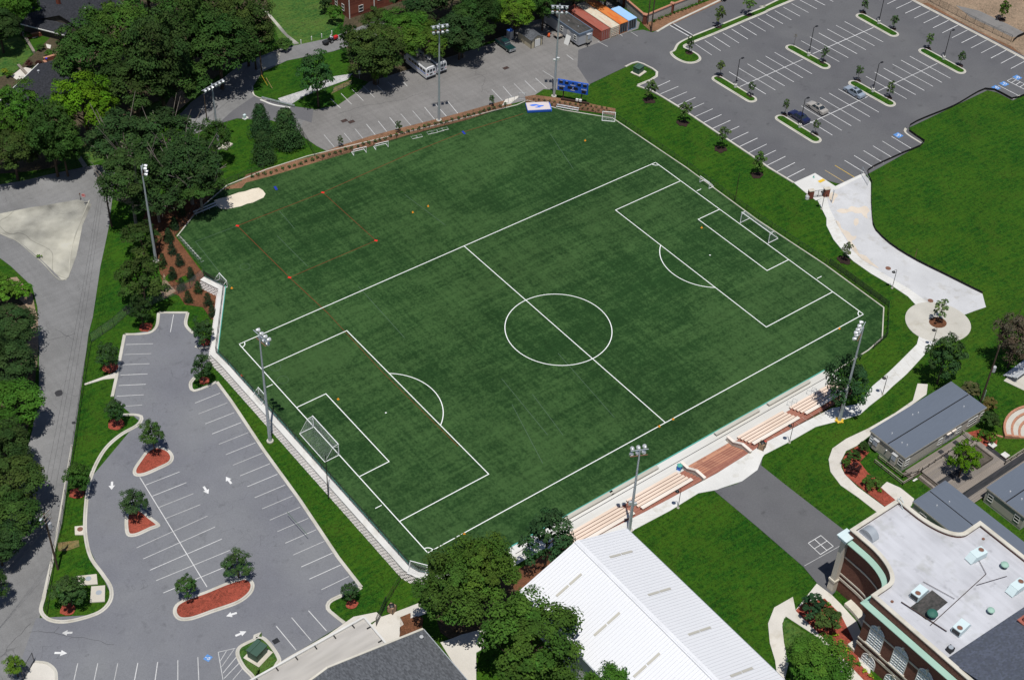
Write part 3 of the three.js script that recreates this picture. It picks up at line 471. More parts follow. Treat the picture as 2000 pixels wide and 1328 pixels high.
// left road, its fork and the concrete triangle
const leftRoad = sheet('road', [[-120, 372], [0, 360], [60, 348], [190, 322], [225, 330], [218, 390], [212, 440], [195, 520], [180, 620], [172, 650], [160, 740], [120, 1020], [90, 1140], [78, 1200], [50, 1290], [30, 1400], [-200, 1400], [-120, 1180], [0, 1060], [30, 960], [62, 840], [75, 760], [75, 700], [72, 600], [62, 560], [20, 520], [0, 505], [-120, 440]], mat.aspRoad, .02);
sheet('concrete_apron', [[-60, 430], [0, 417], [60, 405], [110, 397], [150, 390], [172, 395], [178, 400], [160, 440], [148, 500], [133, 540], [128, 547], [118, 546], [108, 535], [80, 508], [40, 475], [0, 458], [-60, 440]], mat.oldConc, .034);
kerb([cE(0, 76), cE(90, 118), cE(165, 180), cE(240, 245), cE(315, 325), cE(345, 340), cE(378, 325), cE(388, 250), cE(400, 160), cE(430, 60), cA(500, 1130)], false, .22, .12, true, mat.oldConc);
{ const a = leftRoad; for (const [u, v, r] of [[114, 768, .75], [143, 826, .35]]) { const c = G(u, v), p = []; for (let i = 0; i < 10; i++) { const t = i / 10 * 6.283, k = r * rr(.8, 1.1); p.push([c.x + k * Math.cos(t), c.z + k * Math.sin(t)]); } mesh('tar_patch', drape(p, .03, 0), mat.tar, a); } }
sheet('bare_verge', [cE(20, 330), cE(90, 320), cE(180, 420), cE(195, 500), cE(215, 560), cE(212, 700), cE(205, 830), cE(120, 830), cE(150, 700), cE(160, 500), cE(60, 400)], mat.dirt, .012);
sheet('worn_verge', [cA(860, 590), cA(930, 560), cA(640, 880), cA(500, 930), cA(300, 975), cA(0, 1040), cA(0, 1020), cA(300, 950)].map(p => p), mat.parkGrass, .03);
sheet('footpath', [cA(425, 880), cA(450, 878), cA(490, 935), cA(465, 942)], mat.oldConc, .05);
sheet('verge_lawn', [[520, 0], [650, -60], [668, 40], [640, 75], [560, 92], [545, 80], [530, 40]], mat.parkGrass, .022);
sheet('footpath', [cB(90, 45), cB(110, 50), cB(180, 130), cB(235, 195), cB(300, 245), cB(272, 252), cB(200, 180)], mat.oldConc, .05);
sheet('garden_lawn', [[-80, 60], [0, 78], [40, 72], [62, 105], [30, 140], [0, 150], [-80, 140]], mat.parkGrass, .03);
sheet('woodland_floor', [[-200, 150], [60, 110], [110, 60], [200, -150], [530, -60], [530, 70], [400, 165], [300, 200], [200, 260], [150, 320], [-200, 350]], mat.woodland, .0);
sheet('woodland_floor', [[668, 60], [700, -120], [1200, -120], [1220, 30], [1080, 40], [1000, 62], [880, 112], [720, 160], [690, 150]], mat.woodland, .0);
sheet('woodland_floor', [[-200, 560], [0, 560], [55, 590], [70, 700], [66, 780], [50, 850], [20, 960], [-20, 1060], [-200, 1200]], mat.woodland, .004);
// ---------------------------------------------------------------- west car park
const westLot = sheet('west_car_park', [cE(890, 520), cE(1060, 520), cE(1050, 590), cE(1100, 640), cE(1180, 720), cE(1200, 780), cE(1080, 900), cE(1085, 960), cE(1220, 910), cH(100, 30), cH(650, 805), cH(470, 890), cH(460, 920), cH(560, 1005), cH(200, 1225), cH(60, 1300), [480, 1400], [0, 1400], [40, 1290], cG(200, 980), cG(560, 960), cG(625, 850), cG(470, 520), cG(500, 200), cE(780, 1130), cE(640, 1010), cE(700, 645), cE(870, 620)], mat.aspWest, .028);
{
  const w = westLot, y = .036;
  row(w, cE(708, 702), cE(860, 697), cE(655, 993), cE(808, 985), 6, mat.lineOld, .12, y); stripe(w, cE(690, 1050), cE(798, 1043), .12, mat.lineOld, y); stripe(w, cE(976, 533), cE(958, 632), .12, mat.lineOld, y);
  row(w, cE(1117, 1093), cE(1280, 1030), cH(357, 760), cH(535, 680), 16, mat.lineOld, .12, y); stripe(w, cE(1097, 1032), cE(1240, 975), .12, mat.lineOld, y); stripe(w, cH(425, 820), cH(580, 745), .12, mat.lineOld, y);
  stripe(w, cG(785, 185), cG(1165, 805), .13, mat.white, y + .006);
  for (const [a, b] of [[[818, 230], [1010, 155]], [[857, 292], [1048, 216]], [[895, 355], [1088, 278]], [[933, 418], [1127, 340]], [[767, 584], [1168, 404]], [[805, 646], [1210, 466]], [[842, 710], [1250, 533]], [[877, 769], [1293, 598]], [[918, 838], [1335, 663]]]) stripe(w, cG(...a), cG(...b), .12, mat.lineOld, y);
  for (const [a, b] of [[[435, 1235], [405, 1370]], [[548, 1235], [520, 1370]], [[661, 1235], [633, 1370]], [[774, 1233], [748, 1370]], [[886, 1228], [866, 1370]], [[1000, 1217], [1000, 1370]], [[1113, 1200], [1120, 1370]]]) stripe(w, cG(...a), cG(...b), .12, mat.lineOld, y);
  for (const [a, b] of [[[170, 1025], [282, 1160]], [[257, 977], [368, 1107]], [[352, 938], [455, 1053]]]) stripe(w, cH(...a), cH(...b), .12, mat.lineOld, y);
  const hp = [cG(1228, 1172), cG(1325, 1150), cG(1400, 1310), cG(1255, 1328)];
  stripe(w, hp[0], hp[1], .1, mat.lineOld, y, 'hatch_line'); stripe(w, hp[0], hp[3], .1, mat.lineOld, y + .003, 'hatch_line');
  for (const [a, b] of [[[1240, 1222], [1275, 1165]], [[1247, 1255], [1318, 1155]], [[1255, 1290], [1330, 1200]], [[1262, 1320], [1345, 1235]], [[1310, 1328], [1365, 1265]]]) stripe(w, cG(...a), cG(...b), .1, mat.lineOld, y + .005, 'hatch_line');
  symbol(w, ...cG(1170, 1205), .4, .62);
  const arrow = (a, b, m = mat.white) => { const A = G(...a), B = G(...b), d = B.clone().sub(A), l = Math.hypot(d.x, d.z), th = Math.atan2(d.z, d.x), q = [[0, -.17], [l * .5, -.17], [l * .5, -.48], [l, 0], [l * .5, .48], [l * .5, .17], [0, .17]]; mesh('direction_arrow', drape(q.map(([x, z]) => [A.x + x * Math.cos(th) - z * Math.sin(th), A.z + x * Math.sin(th) + z * Math.cos(th)]), y + .002, 0), m, w); };
  arrow(cG(629, 210), cG(626, 256)); arrow(cG(1146, 238), cG(1173, 280)); arrow(cG(1302, 222), cG(1272, 183)); arrow(cG(1333, 950), cG(1273, 970)); arrow(cG(1325, 1080), cG(1387, 1055)); arrow(cG(405, 1062), cG(346, 1064), mat.lineOld); arrow(cG(304, 1176), cG(375, 1178));
  { const c = G(...cH(168, 1110)); mesh('drain_grate', bx(.9, .03, .8, c.x, c.y + .045, c.z), mat.darkMetal, w); }
}
const kW = (pts, sm = true) => kerb(pts, false, .55, .15, sm);
kW([cE(630, 995), cE(650, 905), cE(700, 645)], false); kW([cE(700, 645), cE(800, 642), cE(850, 632), cE(880, 600), cE(892, 522)], true); kW([cE(892, 522), cE(1056, 522)], false); kW([cE(1056, 522), cE(1045, 590), cE(1075, 630), cE(1090, 640)], true);
kW([cE(1100, 712), cE(1135, 722), cE(1190, 715), cE(1188, 770)], true); kW([cE(1095, 890), cE(1072, 920), cE(1085, 962), cE(1150, 945), cE(1220, 912)], true);
kW([cE(1220, 912), cE(1300, 1020), cH(100, 35), cH(300, 310), cH(520, 640), cH(650, 806)], false); kW([cH(650, 806), cH(620, 825)], false); kW([cH(545, 850), cH(470, 890), cH(460, 925), cH(500, 965), cH(555, 1008)], true);
kW([cE(690, 1098), cE(760, 1098), cE(795, 1110), cE(780, 1150), cE(680, 1210), cE(600, 1280), cG(540, 110), cG(500, 220), cG(478, 400), cG(480, 520), cG(510, 640), cG(580, 740), cG(622, 810), cG(620, 880), cG(570, 940), cG(450, 985), cG(340, 1002), cG(265, 985), cG(228, 940), cG(245, 860), cG(290, 660)], true);
island([cG(830, 30), cG(780, 90), cG(745, 150), cG(755, 178), cG(800, 180), cG(900, 140), cG(965, 105), cG(978, 70), cG(950, 30), cG(880, 10)], mat.mulchRed, { name: 'mulch_island' });
island([cG(708, 385), cG(700, 470), cG(715, 518), cG(760, 520), cG(850, 482), cG(902, 460), cG(850, 410), cG(790, 365), cG(730, 360)], mat.mulchRed, { name: 'mulch_island' });
island([cG(985, 905), cG(972, 950), cG(1000, 990), cG(1060, 995), cG(1200, 950), cG(1360, 890), cG(1425, 830), cG(1430, 780), cG(1390, 750), cG(1300, 770), cG(1150, 830), cG(1040, 870)], mat.mulchRed, { name: 'mulch_island' });
island([cG(1340, 1140), cG(1325, 1180), cG(1360, 1260), cG(1420, 1328), [500, 1365], cH(190, 1235), cH(200, 1220), cH(150, 1130), cH(90, 1080), cH(30, 1085), cG(1440, 1085)], mat.parkGrass, { name: 'island_lawn' });
sheet('concrete_apron', [cG(180, 1240), cG(200, 1225), cG(260, 1235), cG(310, 1280), cG(315, 1340), [60, 1380], [45, 1330]], mat.pathC, .07, { smooth: true }); kerb([cG(195, 1226), cG(260, 1234), cG(308, 1275), cG(316, 1345)], false, .4, .16, true);
sheet('footpath', [cE(472, 922), cE(560, 890), cE(655, 855), cE(655, 890), cE(580, 898), cE(475, 930)], mat.pathC, .03);
for (const q of [[cG(430, 745), cG(542, 733), cG(548, 790), cG(440, 797)], [cG(512, 803), cG(590, 797), cG(588, 888), cG(505, 893)], [cG(418, 465), cG(468, 460), cG(468, 512), cG(420, 512)]]) { const p = W(q), yy = H(...p[0]); const s = struct('concrete_slab', prism(p, yy - .05, yy + .12), mat.stone); const cx = p.reduce((a, b) => a + b[0], 0) / 4, cz = p.reduce((a, b) => a + b[1], 0) / 4; mesh('access_cover', cy(.42, .42, .05, cx + .2, yy + .12, cz - .1, 14), q[0][0] < 146 && q[0][1] < 1040 ? mat.rustIron : mat.galv, s); }
sheet('bare_verge', [cG(320, 555), cG(440, 540), cG(445, 575), cG(370, 600), cG(325, 600)], mat.dryGrass, .03);
sheet('bare_verge', [cG(398, 0), cG(406, 2), cG(300, 640), cG(285, 700), cG(240, 860), cG(232, 860), cG(280, 680)], mat.conc, .034);
// ---------------------------------------------------------------- south yard: drive, walks, plaza
const drive = sheet('school_drive', [[1395, 958], [1440, 945], [1480, 918], [1490, 893], [1487, 909], cJ(180, 245), cJ(510, 500), cJ(560, 560), cJ(440, 830), cJ(420, 850), cJ(335, 780), cJ(260, 690), cJ(0, 465)], mat.aspEast, .02);
{ const q = [cJ(287, 557), cJ(358, 514), cJ(428, 575), cJ(355, 621)], mid = (a, b) => [(a[0] + b[0]) / 2, (a[1] + b[1]) / 2]; for (let i = 0; i < 4; i++) stripe(drive, q[i], q[(i + 1) % 4], .1, mat.white, .028 + i * .002, 'court_line'); stripe(drive, mid(q[0], q[1]), mid(q[2], q[3]), .1, mat.white, .037, 'court_line'); stripe(drive, mid(q[1], q[2]), mid(q[3], q[0]), .1, mat.white, .040, 'court_line'); stripe(drive, cJ(265, 685), cJ(480, 565), .06, mat.lineOld, .028, 'court_line'); }
sheet('terrace_walk', [[1228, 1045], [1240, 1034], [1310, 997], cI(1110, 275), cI(1215, 256), [1410, 953], [1450, 940], [1480, 918], [1490, 893], cK(40, 1322), cK(200, 1240), cK(330, 1165), cK(460, 1132), cK(580, 1095), cK(620, 1060), cK(660, 1010), cK(610, 985), cK(560, 1040), cK(420, 1060), [1500, 862], [1400, 925], [1260, 1000], [1180, 1040], [1150, 1056], [1190, 1060]], mat.walk, .034);
sheet('walkway', [cK(580, 1095), cK(630, 1050), cK(720, 980), cK(840, 870), cK(960, 740), cK(1020, 684), cK(960, 640), cK(918, 632), cK(900, 700), cK(800, 800), cK(650, 935), cK(600, 1000)], mat.walk, .030);
{ const c = G(...cK(1018, 578)), p = []; for (let i = 0; i < 40; i++) { const t = i / 40 * 2 * Math.PI; p.push([c.x + 5.6 * Math.cos(t), c.z + 5.6 * Math.sin(t)]); } struct('plaza', drape(p, .045, .1), mat.conc); const m = []; for (let i = 0; i < 16; i++) { const t = i / 16 * 6.2832; m.push([c.x + 1.55 * Math.cos(t), c.z + 1.5 * Math.sin(t)]); } struct('mulch_ring', drape(m, .07, .05), mat.mulch); }
sheet('walkway', [cK(905, 490), cK(850, 430), cK(760, 370), cK(640, 300), cK(540, 230), cK(480, 170), cK(430, 110), cK(390, 30), cD(390, 1230), cD(340, 1130), cD(390, 1110), cD(410, 1180), cD(440, 1240), cD(480, 1300), cK(440, 0), cK(480, 80), cK(535, 170), cK(620, 245), cK(760, 330), cK(860, 390), cK(930, 440), cK(1000, 492), cK(950, 500)], mat.walk, .030);
sheet('gravel_path', [cD(430, 1070), cD(460, 1045), cD(560, 1000), cD(600, 980), cD(625, 1005), cD(640, 1030), cD(640, 1130), cD(650, 1270), cK(660, 50), cK(740, 130), cK(880, 220), cK(1060, 310), cK(1270, 415), cK(1290, 490), cK(1230, 510), cK(1150, 540), cK(1060, 500), cK(960, 498), cK(890, 440), cK(820, 395), cK(720, 330), cK(590, 245), cK(505, 165), cK(455, 80), cK(415, 10), cD(440, 1290), cD(410, 1240), cD(385, 1180), cD(365, 1110)], mat.gravelPath, .022);
for (const q of [[cK(440, 0), cK(462, 12), cK(478, 50), cK(520, 68), cK(532, 92), cK(560, 88), cK(548, 112), cK(530, 118), cK(555, 150), cK(575, 190), cK(610, 200), cK(640, 232), cK(690, 275), cK(600, 228), cK(545, 175), cK(500, 100), cK(465, 50)], [cD(400, 1080), cD(430, 1085), cD(455, 1100), cD(438, 1122), cD(424, 1150), cD(405, 1120)], [cD(445, 1190), cD(480, 1175), cD(505, 1182), cD(530, 1162), cD(570, 1172), cD(610, 1160), cD(634, 1190), cD(618, 1205), cD(622, 1235), cD(598, 1218), cD(585, 1200), cD(560, 1205), cD(530, 1192), cD(490, 1204)], [cD(545, 1240), cD(565, 1228), cD(570, 1262), cD(550, 1275)]]) sheet('sand_stain', q, mat.sandStain, .030, { smooth: true, skirt: 0 });
sheet('gate_apron', [cD(205, 1030), cD(325, 976), cD(440, 1050), cD(600, 975), cD(612, 985), cD(450, 1068), cD(430, 1068), cD(395, 1110), cD(330, 1130), cD(270, 1085)], mat.walk, .036);
{ const c = G(...cD(362, 1020)); struct('tactile_paving', bx(1.5, .03, .7, c.x, .06, c.z, 0), mat.yellow); }
for (const q of [cK(738, 272), cK(977, 455)]) { const c = G(...q); struct('manhole_cover', cy(.5, .5, .04, c.x, c.y + .03, c.z, 18), mat.rustIron); }
sheet('yard_path', [cT(690, 310), cT(725, 185), cT(800, 190), cT(790, 265), cT(560, 430), cT(370, 570), cT(280, 640), cT(200, 680), cT(165, 750), cT(165, 800), cT(190, 850), cT(280, 940), cT(490, 1095), cT(560, 1040), cT(455, 945), cT(500, 905), cT(600, 950), cT(700, 1030), cT(680, 1080), cT(560, 1150), cT(430, 1130), cT(290, 1020), cT(160, 930), cT(85, 830), cT(72, 740), cT(100, 660), cT(200, 590), cT(370, 510), cT(560, 400)], mat.pathC, .04);
sheet('mulch_bed', [cT(165, 760), cT(205, 690), cT(290, 640), cT(370, 690), cT(300, 760), cT(360, 840), cT(460, 910), cT(450, 945), cT(570, 1045), cT(490, 1090), cT(290, 935), cT(190, 850)], mat.mulchRed, .06);
sheet('mulch_bed', [cT(1090, 545), cT(1190, 520), cT(1310, 600), cT(1305, 640), cT(1270, 670), cT(1220, 665), cT(1150, 620)], mat.mulchRed, .06);
sheet('yard_path', [cJ(215, 935), cJ(335, 785), cJ(420, 850), cJ(470, 900), cJ(560, 1000), cJ(640, 1200), [1700, 1330], [1660, 1400], [1640, 1320], cJ(360, 1100), cJ(160, 970), cJ(140, 1010), cJ(150, 1120), cJ(175, 1240), cJ(150, 1340), cJ(110, 1300), cJ(100, 1220), cJ(70, 1120), cJ(60, 1010), cJ(95, 920), cJ(200, 860)], mat.pathC, .04);
sheet('verge_lawn', [cJ(150, 980), cJ(320, 1095), cJ(350, 1200), cJ(300, 1340), cJ(185, 1340), cJ(180, 1240), cJ(150, 1120), cJ(140, 1030)], mat.parkGrass, .05);
sheet('mulch_bed', [cJ(215, 938), cJ(260, 895), cJ(380, 870), cJ(470, 960), cJ(540, 1100), cJ(580, 1240), cJ(660, 1330), cJ(600, 1330), cJ(400, 1120)], mat.mulchRed, .07);
// ---------------------------------------------------------------- beds along the field
sheet('hedge_bed', [cA(1240, 1070), cA(1360, 1020), cB(0, 985), cB(200, 925), cB(380, 880), cB(520, 825), cB(700, 768), cB(900, 715), cB(1090, 668), cB(1250, 625), cB(1480, 560), cB(1500, 590), cB(1250, 675), cB(900, 765), cB(690, 830), cB(430, 905), cB(150, 990), cB(0, 1030), cA(1360, 1060)], mat.pine, .034);
sheet('hedge_bed', [cC(130, 545), cC(185, 535), cC(320, 552), cC(440, 572), cC(560, 597), cC(642, 612), cC(640, 650), cC(520, 632), cC(300, 600), cC(140, 578)], mat.pine, .034);
sheet('gate_apron', [cB(1465, 560), cB(1540, 540), cC(90, 552), cC(50, 585), cC(0, 596)], mat.pathC, .05);
sheet('mulch_bank', [cA(830, 1160), cA(940, 1130), cA(1140, 1120), cA(1200, 1090), cA(1100, 1210), cA(1000, 1310), cE(985, 90), cE(1150, 310), cE(1145, 340), cE(1240, 450), cE(1220, 560), cE(1190, 560), cE(1140, 490), cE(1040, 475), cE(1005, 425), cE(930, 395), cE(900, 300), cE(870, 180), cE(850, 60), cA(800, 1250)], mat.mulch, .03);
sheet('bare_verge', [cE(920, 300), cE(950, 360), cE(990, 400), cE(930, 440), cE(900, 420)], mat.dirt, .045);
for (const [u, v, rx, ry] of [[...cE(818, 605), 38, 14], [...cE(620, 830), 45, 22], [...cE(650, 1150), 45, 22], [...cE(1150, 905), 30, 16], [...cE(1150, 690), 30, 22], [...cG(430, 275), 44, 25], [...cG(380, 930), 44, 18], [...cH(598, 900), 34, 22]]) { const c = G(u, v), r = rx * .34643 / proj(c)[2] * 0 + rx * .34643 * proj(c)[2] / F, p = []; for (let i = 0; i < 14; i++) { const t = i / 14 * 6.283; p.push([c.x + r * Math.cos(t) * rr(.85, 1.15), c.z + r * Math.sin(t) * rr(.85, 1.15)]); } struct('mulch_ring', drape(p, .05, .04), mat.mulchRed); }
// sand pit
sheet('sand_pit', [[417, 392], [428, 388], [441, 385], [452, 381], [466, 376], [478, 374], [492, 369], [505, 367], [513, 372], [518, 379], [514, 386], [503, 391], [493, 396], [482, 398], [470, 403], [455, 406], [441, 409], [430, 408], [423, 402]], mat.sand, .05, { skirt: .05 });
sheet('concrete_apron', [[720, 1225], [745, 1205], [760, 1200], [800, 1185], [830, 1172], [850, 1160], [860, 1185], [800, 1210], [782, 1225], [778, 1260], [740, 1270]], mat.pathC, .05);
sheet('footpath', [[470, 1345], [560, 1285], [640, 1240], [690, 1205], [735, 1196], [745, 1205], [715, 1222], [600, 1290], [520, 1345]], mat.pathC, .055);
sheet('mulch_bed', [cH(870, 975), cH(930, 950), cH(1000, 980), cH(990, 1060), cH(930, 1100), cH(865, 1090)], mat.mulch, .05);
sheet('yard_path', [[860, 1255], [900, 1240], [960, 1225], [990, 1240], [930, 1275], [930, 1340], [945, 1400], [900, 1400], [905, 1328]], mat.pathC, .04);
sheet('woodland_floor', [[842, 1172], [900, 1130], [1000, 1112], [1012, 1150], [960, 1235], [880, 1250], [860, 1235]], mat.earth, .02);
sheet('mulch_bed', [[1000, 1105], [1060, 1080], [1130, 1060], [1120, 1110], [1030, 1160], [1000, 1150]], mat.mulch, .03);
sheet('terrace_walk', [[985, 1090], [1015, 1068], [1060, 1045], [1130, 1006], [1150, 1020], [1060, 1080], [1005, 1110]], mat.walk, .04);
sheet('bare_verge', [[1770, -60], cD(870, -5), cD(1100, 100), cD(1300, 205), cD(1500, 312), [2100, 150], [2200, -80]], mat.dirt, .018); sheet('mulch_strip', [cD(960, 15), cD(1200, 150), cD(1440, 265), cD(1500, 312), cD(1300, 208), cD(1080, 95), cD(930, 18)], mat.pine, .03);
sheet('gravel_path', [cD(1120, 30), cD(1250, 60), cD(1400, 130), cD(1500, 180), cD(1500, 200), cD(1440, 210), cD(1200, 95)], mat.aspNorth, .03);
sheet('mulch_bed', [cC(700, 5), cC(860, 130), cC(870, 110), cC(1180, 0), cC(1230, -30), cC(1290, -15), cC(1000, 120), cC(890, 170), cC(840, 175), cC(800, 140)], mat.pine, .03);

// joints across the walks, and cracks in the old asphalt
{
  const joints = (L, R, n, y) => { const A = L.map(q => G(...q)), B = R.map(q => G(...q)), at = (P, t) => { const k = t * (P.length - 1), i = Math.min(P.length - 2, Math.floor(k)); return P[i].clone().lerp(P[i + 1], k - i); }; for (let i = 1; i < n; i++) struct('slab_joint', stripeG(at(A, i / n), at(B, i / n), .035, y), mat.stone); };
  joints([cK(850, 430), cK(760, 370), cK(640, 300), cK(540, 230), cK(480, 170), cK(430, 110), cK(390, 30), cD(390, 1230), cD(340, 1130)], [cK(930, 440), cK(860, 390), cK(760, 330), cK(620, 245), cK(535, 170), cK(480, 80), cK(440, 0), cD(440, 1240), cD(390, 1110)], 34, .036);
  joints([cK(600, 1000), cK(650, 935), cK(800, 800), cK(900, 700), cK(918, 632)], [cK(630, 1050), cK(720, 980), cK(840, 870), cK(960, 740), cK(1010, 690)], 16, .036);
  joints([[1310, 997], [1240, 1034]].reverse(), [[1255, 1003], [1190, 1036]].reverse(), 5, .04); joints([cK(40, 1322), cK(200, 1240), cK(330, 1165), cK(460, 1132)], [cK(-40, 1260), cK(120, 1180), cK(250, 1110), cK(390, 1060)], 9, .04);
  joints([cT(72, 740), cT(100, 660), cT(200, 590), cT(370, 510), cT(560, 400), cT(690, 310)], [cT(165, 750), cT(200, 680), cT(280, 640), cT(370, 570), cT(560, 430), cT(740, 300)], 14, .046); joints([cT(85, 830), cT(160, 930), cT(290, 1020), cT(430, 1130)], [cT(175, 830), cT(230, 890), cT(370, 1000), cT(480, 1090)], 9, .046);
  const crack = (parent, q, w, y) => { const P = q.map(p => G(...p)); for (let i = 0; i < P.length - 1; i++) { const n = Math.ceil(P[i].distanceTo(P[i + 1]) / 1.2); let a = P[i]; for (let k = 1; k <= n; k++) { const b = P[i].clone().lerp(P[i + 1], k / n); if (k < n) { b.x += rr(-.25, .25); b.z += rr(-.25, .25); } mesh('crack', stripeG(a, b, w * rr(.6, 1.3), y), mat.crackFill, parent); a = b; } } };
  crack(westLot, [cG(160, 1060), cG(300, 1062), cG(420, 1090), cG(560, 1108), cG(640, 1130)], .07, .034); crack(westLot, [cG(300, 1062), cG(330, 1030)], .05, .034); crack(leftRoad, [cE(480, 500), cE(560, 540), cE(590, 560)].map(p => [p[0] - 60, p[1] + 40]), .06, .028); crack(leftRoad, [cG(170, 1010), cG(60, 1120), cG(0, 1200)], .07, .028); crack(leftRoad, [cE(200, 690), cE(300, 670), cE(420, 640)], .06, .028); crack(northLot, [cB(520, 640), cB(700, 590), cB(900, 560), cB(1000, 520)], .06, .026); crack(northLot, [cB(1250, 380), cB(1350, 440), cB(1330, 520)], .05, .026);
}
// ---------------------------------------------------------------- trees and shrubs
// a crown of radius 1: leaf-sized faces gathered in clumps through the volume
function crownGeo(sd, lobes, per, leaf, o = {}) {
  seed = sd; const P = [], N = [], CL = [], I = []; let c = 0;
  const { sparse = 0, low = -.55, inner = .12, cone = 0 } = o;
  const put = (x, y, z, nx, ny, nz, s, cl) => {
    const n = new THREE.Vector3(nx, ny, nz).normalize(), t = new THREE.Vector3(rr(-1, 1), rr(-1, 1), rr(-1, 1)).cross(n).normalize(), b = n.clone().cross(t), e = rr(.7, 1.35) * s, f = e * rr(.45, .8), k = e * .25;
    P.push(x - t.x * e, y - t.y * e - k, z - t.z * e, x + b.x * f, y + b.y * f, z + b.z * f, x + t.x * e, y + t.y * e - k, z + t.z * e, x - b.x * f, y - b.y * f, z - b.z * f);
    for (let i = 0; i < 4; i++) { N.push(n.x, n.y, n.z); CL.push(...cl); } I.push(c, c + 2, c + 1, c, c + 3, c + 2); c += 4;
  };
  const dir = (lo = -1) => { const y = rr(lo, 1), a = rr(0, 6.2832), r = Math.sqrt(1 - y * y); return [r * Math.cos(a), y, r * Math.sin(a)]; };
  // lobes, each carrying clumps on its outer side, each clump a flattened tuft of leaves
  const tuft = (x, y, z, r, n, tone, warm, ox, oy, oz) => { for (let i = 0; i < n; i++) { const q = dir(-.35), w = r * (rnd() < inner ? rr(.2, .8) : rr(.8, 1.06)), k = tone * rr(.78, 1.22); put(x + q[0] * w * 1.15, y + q[1] * w * .62, z + q[2] * w * 1.15, q[0] * .6 + ox * .5 + rr(-.45, .45), q[1] * .6 + .55 + oy * .3 + rr(-.3, .4), q[2] * .6 + oz * .5 + rr(-.45, .45), leaf, [k * warm, k, k * rr(.85, 1.1)]); } };
  if (cone) for (let l = 0; l < lobes; l++) { const cyy = Math.pow((l + .5) / lobes, 1.15) * 1.8 - .92, f = 1 - (cyy + 1) / 2, a = l * 2.4, q = Math.pow(f, .6) * .92 * rr(.62, 1.12); tuft(q * Math.cos(a), cyy, q * Math.sin(a), .13 + .2 * f, per, rr(.7, 1.3), rr(.85, 1.15), Math.cos(a), .2, Math.sin(a)); }
  else for (let l = 0; l < lobes; l++) {
    const y0 = low + (1 - low) * ((l + .5) / lobes), a0 = l * 2.39996 + rr(-.35, .35), r0 = Math.sqrt(Math.max(0, 1 - y0 * y0)), R = rr(.40, .76) + (o.wild ?? 0) * rr(-1, 1), lr = rr(.22, .40) * (o.lobe ?? 1), L = [r0 * Math.cos(a0), y0 * .95, r0 * Math.sin(a0)], tone = rr(.74, 1.26), warm = rr(.86, 1.16), m = o.clumps ?? 12;
    for (let k = 0; k < m; k++) { const q = dir(-.5); let dx = q[0] + L[0] * .9, dy = q[1] + L[1] * .7 + .25, dz = q[2] + L[2] * .9; const dl = Math.hypot(dx, dy, dz) || 1; dx /= dl; dy /= dl; dz /= dl; const w = lr * rr(.78, 1.12), cr = lr * rr(.3, .46); tuft(L[0] * R + dx * w, L[1] * R + dy * w * .9, L[2] * R + dz * w, cr, Math.round(per * rr(.75, 1.2)), tone * rr(.82, 1.2), warm * rr(.94, 1.06), dx, dy, dz); }
    for (let k = 0; k < per * .7; k++) { const q = dir(), w = lr * rr(.2, .85); put(L[0] * R * .85 + q[0] * w, L[1] * R * .8 + q[1] * w, L[2] * R * .85 + q[2] * w, rr(-1, 1), rr(-.3, 1), rr(-1, 1), leaf * 1.5, [tone * .85, tone * .85, tone * .85]); }
  }
  const g = new THREE.BufferGeometry(); g.setAttribute('position', new THREE.Float32BufferAttribute(P, 3)); g.setAttribute('normal', new THREE.Float32BufferAttribute(N, 3)); g.setAttribute('color', new THREE.Float32BufferAttribute(CL, 3)); g.setAttribute('uv', new THREE.Float32BufferAttribute(new Float32Array(c * 2), 2)); g.setIndex(I); return g;
}
// trunk of height 1 (scaled to the crown's middle) with limbs, radius in crown radii
function trunkGeo(sd, r, limbs, spread = .7, up = .55) {
  seed = sd; const L = [rod([0, -.02, 0], [rr(-.03, .03), .62, rr(-.03, .03)], r, 7, r * .7), rod([0, .6, 0], [rr(-.06, .06), 1.15, rr(-.06, .06)], r * .7, 6, r * .3)];
  for (let i = 0; i < limbs; i++) { const a = i / limbs * 6.283 + rr(-.4, .4), y = rr(.45, .85), q = spread * rr(.6, 1), m = [Math.cos(a) * q * .5, y + .16, Math.sin(a) * q * .5]; L.push(rod([0, y, 0], m, r * .42, 5, r * .28), rod(m, [Math.cos(a + .3) * q, y + rr(.25, up), Math.sin(a + .3) * q], r * .28, 5, r * .12)); }
  return mg(L);
}
const crowns = {
  big: [0, 1, 2, 3].map(i => crownGeo(100 + i, 26, 34, .032, { clumps: 13 })), bigFine: [0, 1, 2].map(i => crownGeo(200 + i, 36, 26, .029, { lobe: .84, clumps: 13 })), oak: [0, 1, 2].map(i => crownGeo(250 + i, 40, 17, .031, { lobe: .74, low: -.5, clumps: 10 })),
  mid: [0, 1, 2, 3].map(i => crownGeo(300 + i, 19, 24, .046, { clumps: 8, lobe: 1.0, wild: .12 })), young: [0, 1, 2].map(i => crownGeo(400 + i, 12, 16, .075, { lobe: .95, low: -.85, inner: .3, clumps: 6 })), bare: [crownGeo(450, 6, 3, .09, { lobe: .7, clumps: 3 })],
  cone: [0, 1, 2].map(i => crownGeo(500 + i, 40, 40, .075, { cone: 1 })), spire: [0, 1].map(i => crownGeo(520 + i, 120, 62, .046, { cone: 1 })), shrub: [0, 1, 2].map(i => crownGeo(600 + i, 12, 20, .075, { low: -.2, clumps: 7, lobe: 1.1 })), tiny: [0, 1, 2].map(i => crownGeo(700 + i, 5, 9, .17, { low: -.1, lobe: 1.3, clumps: 4 })),
};
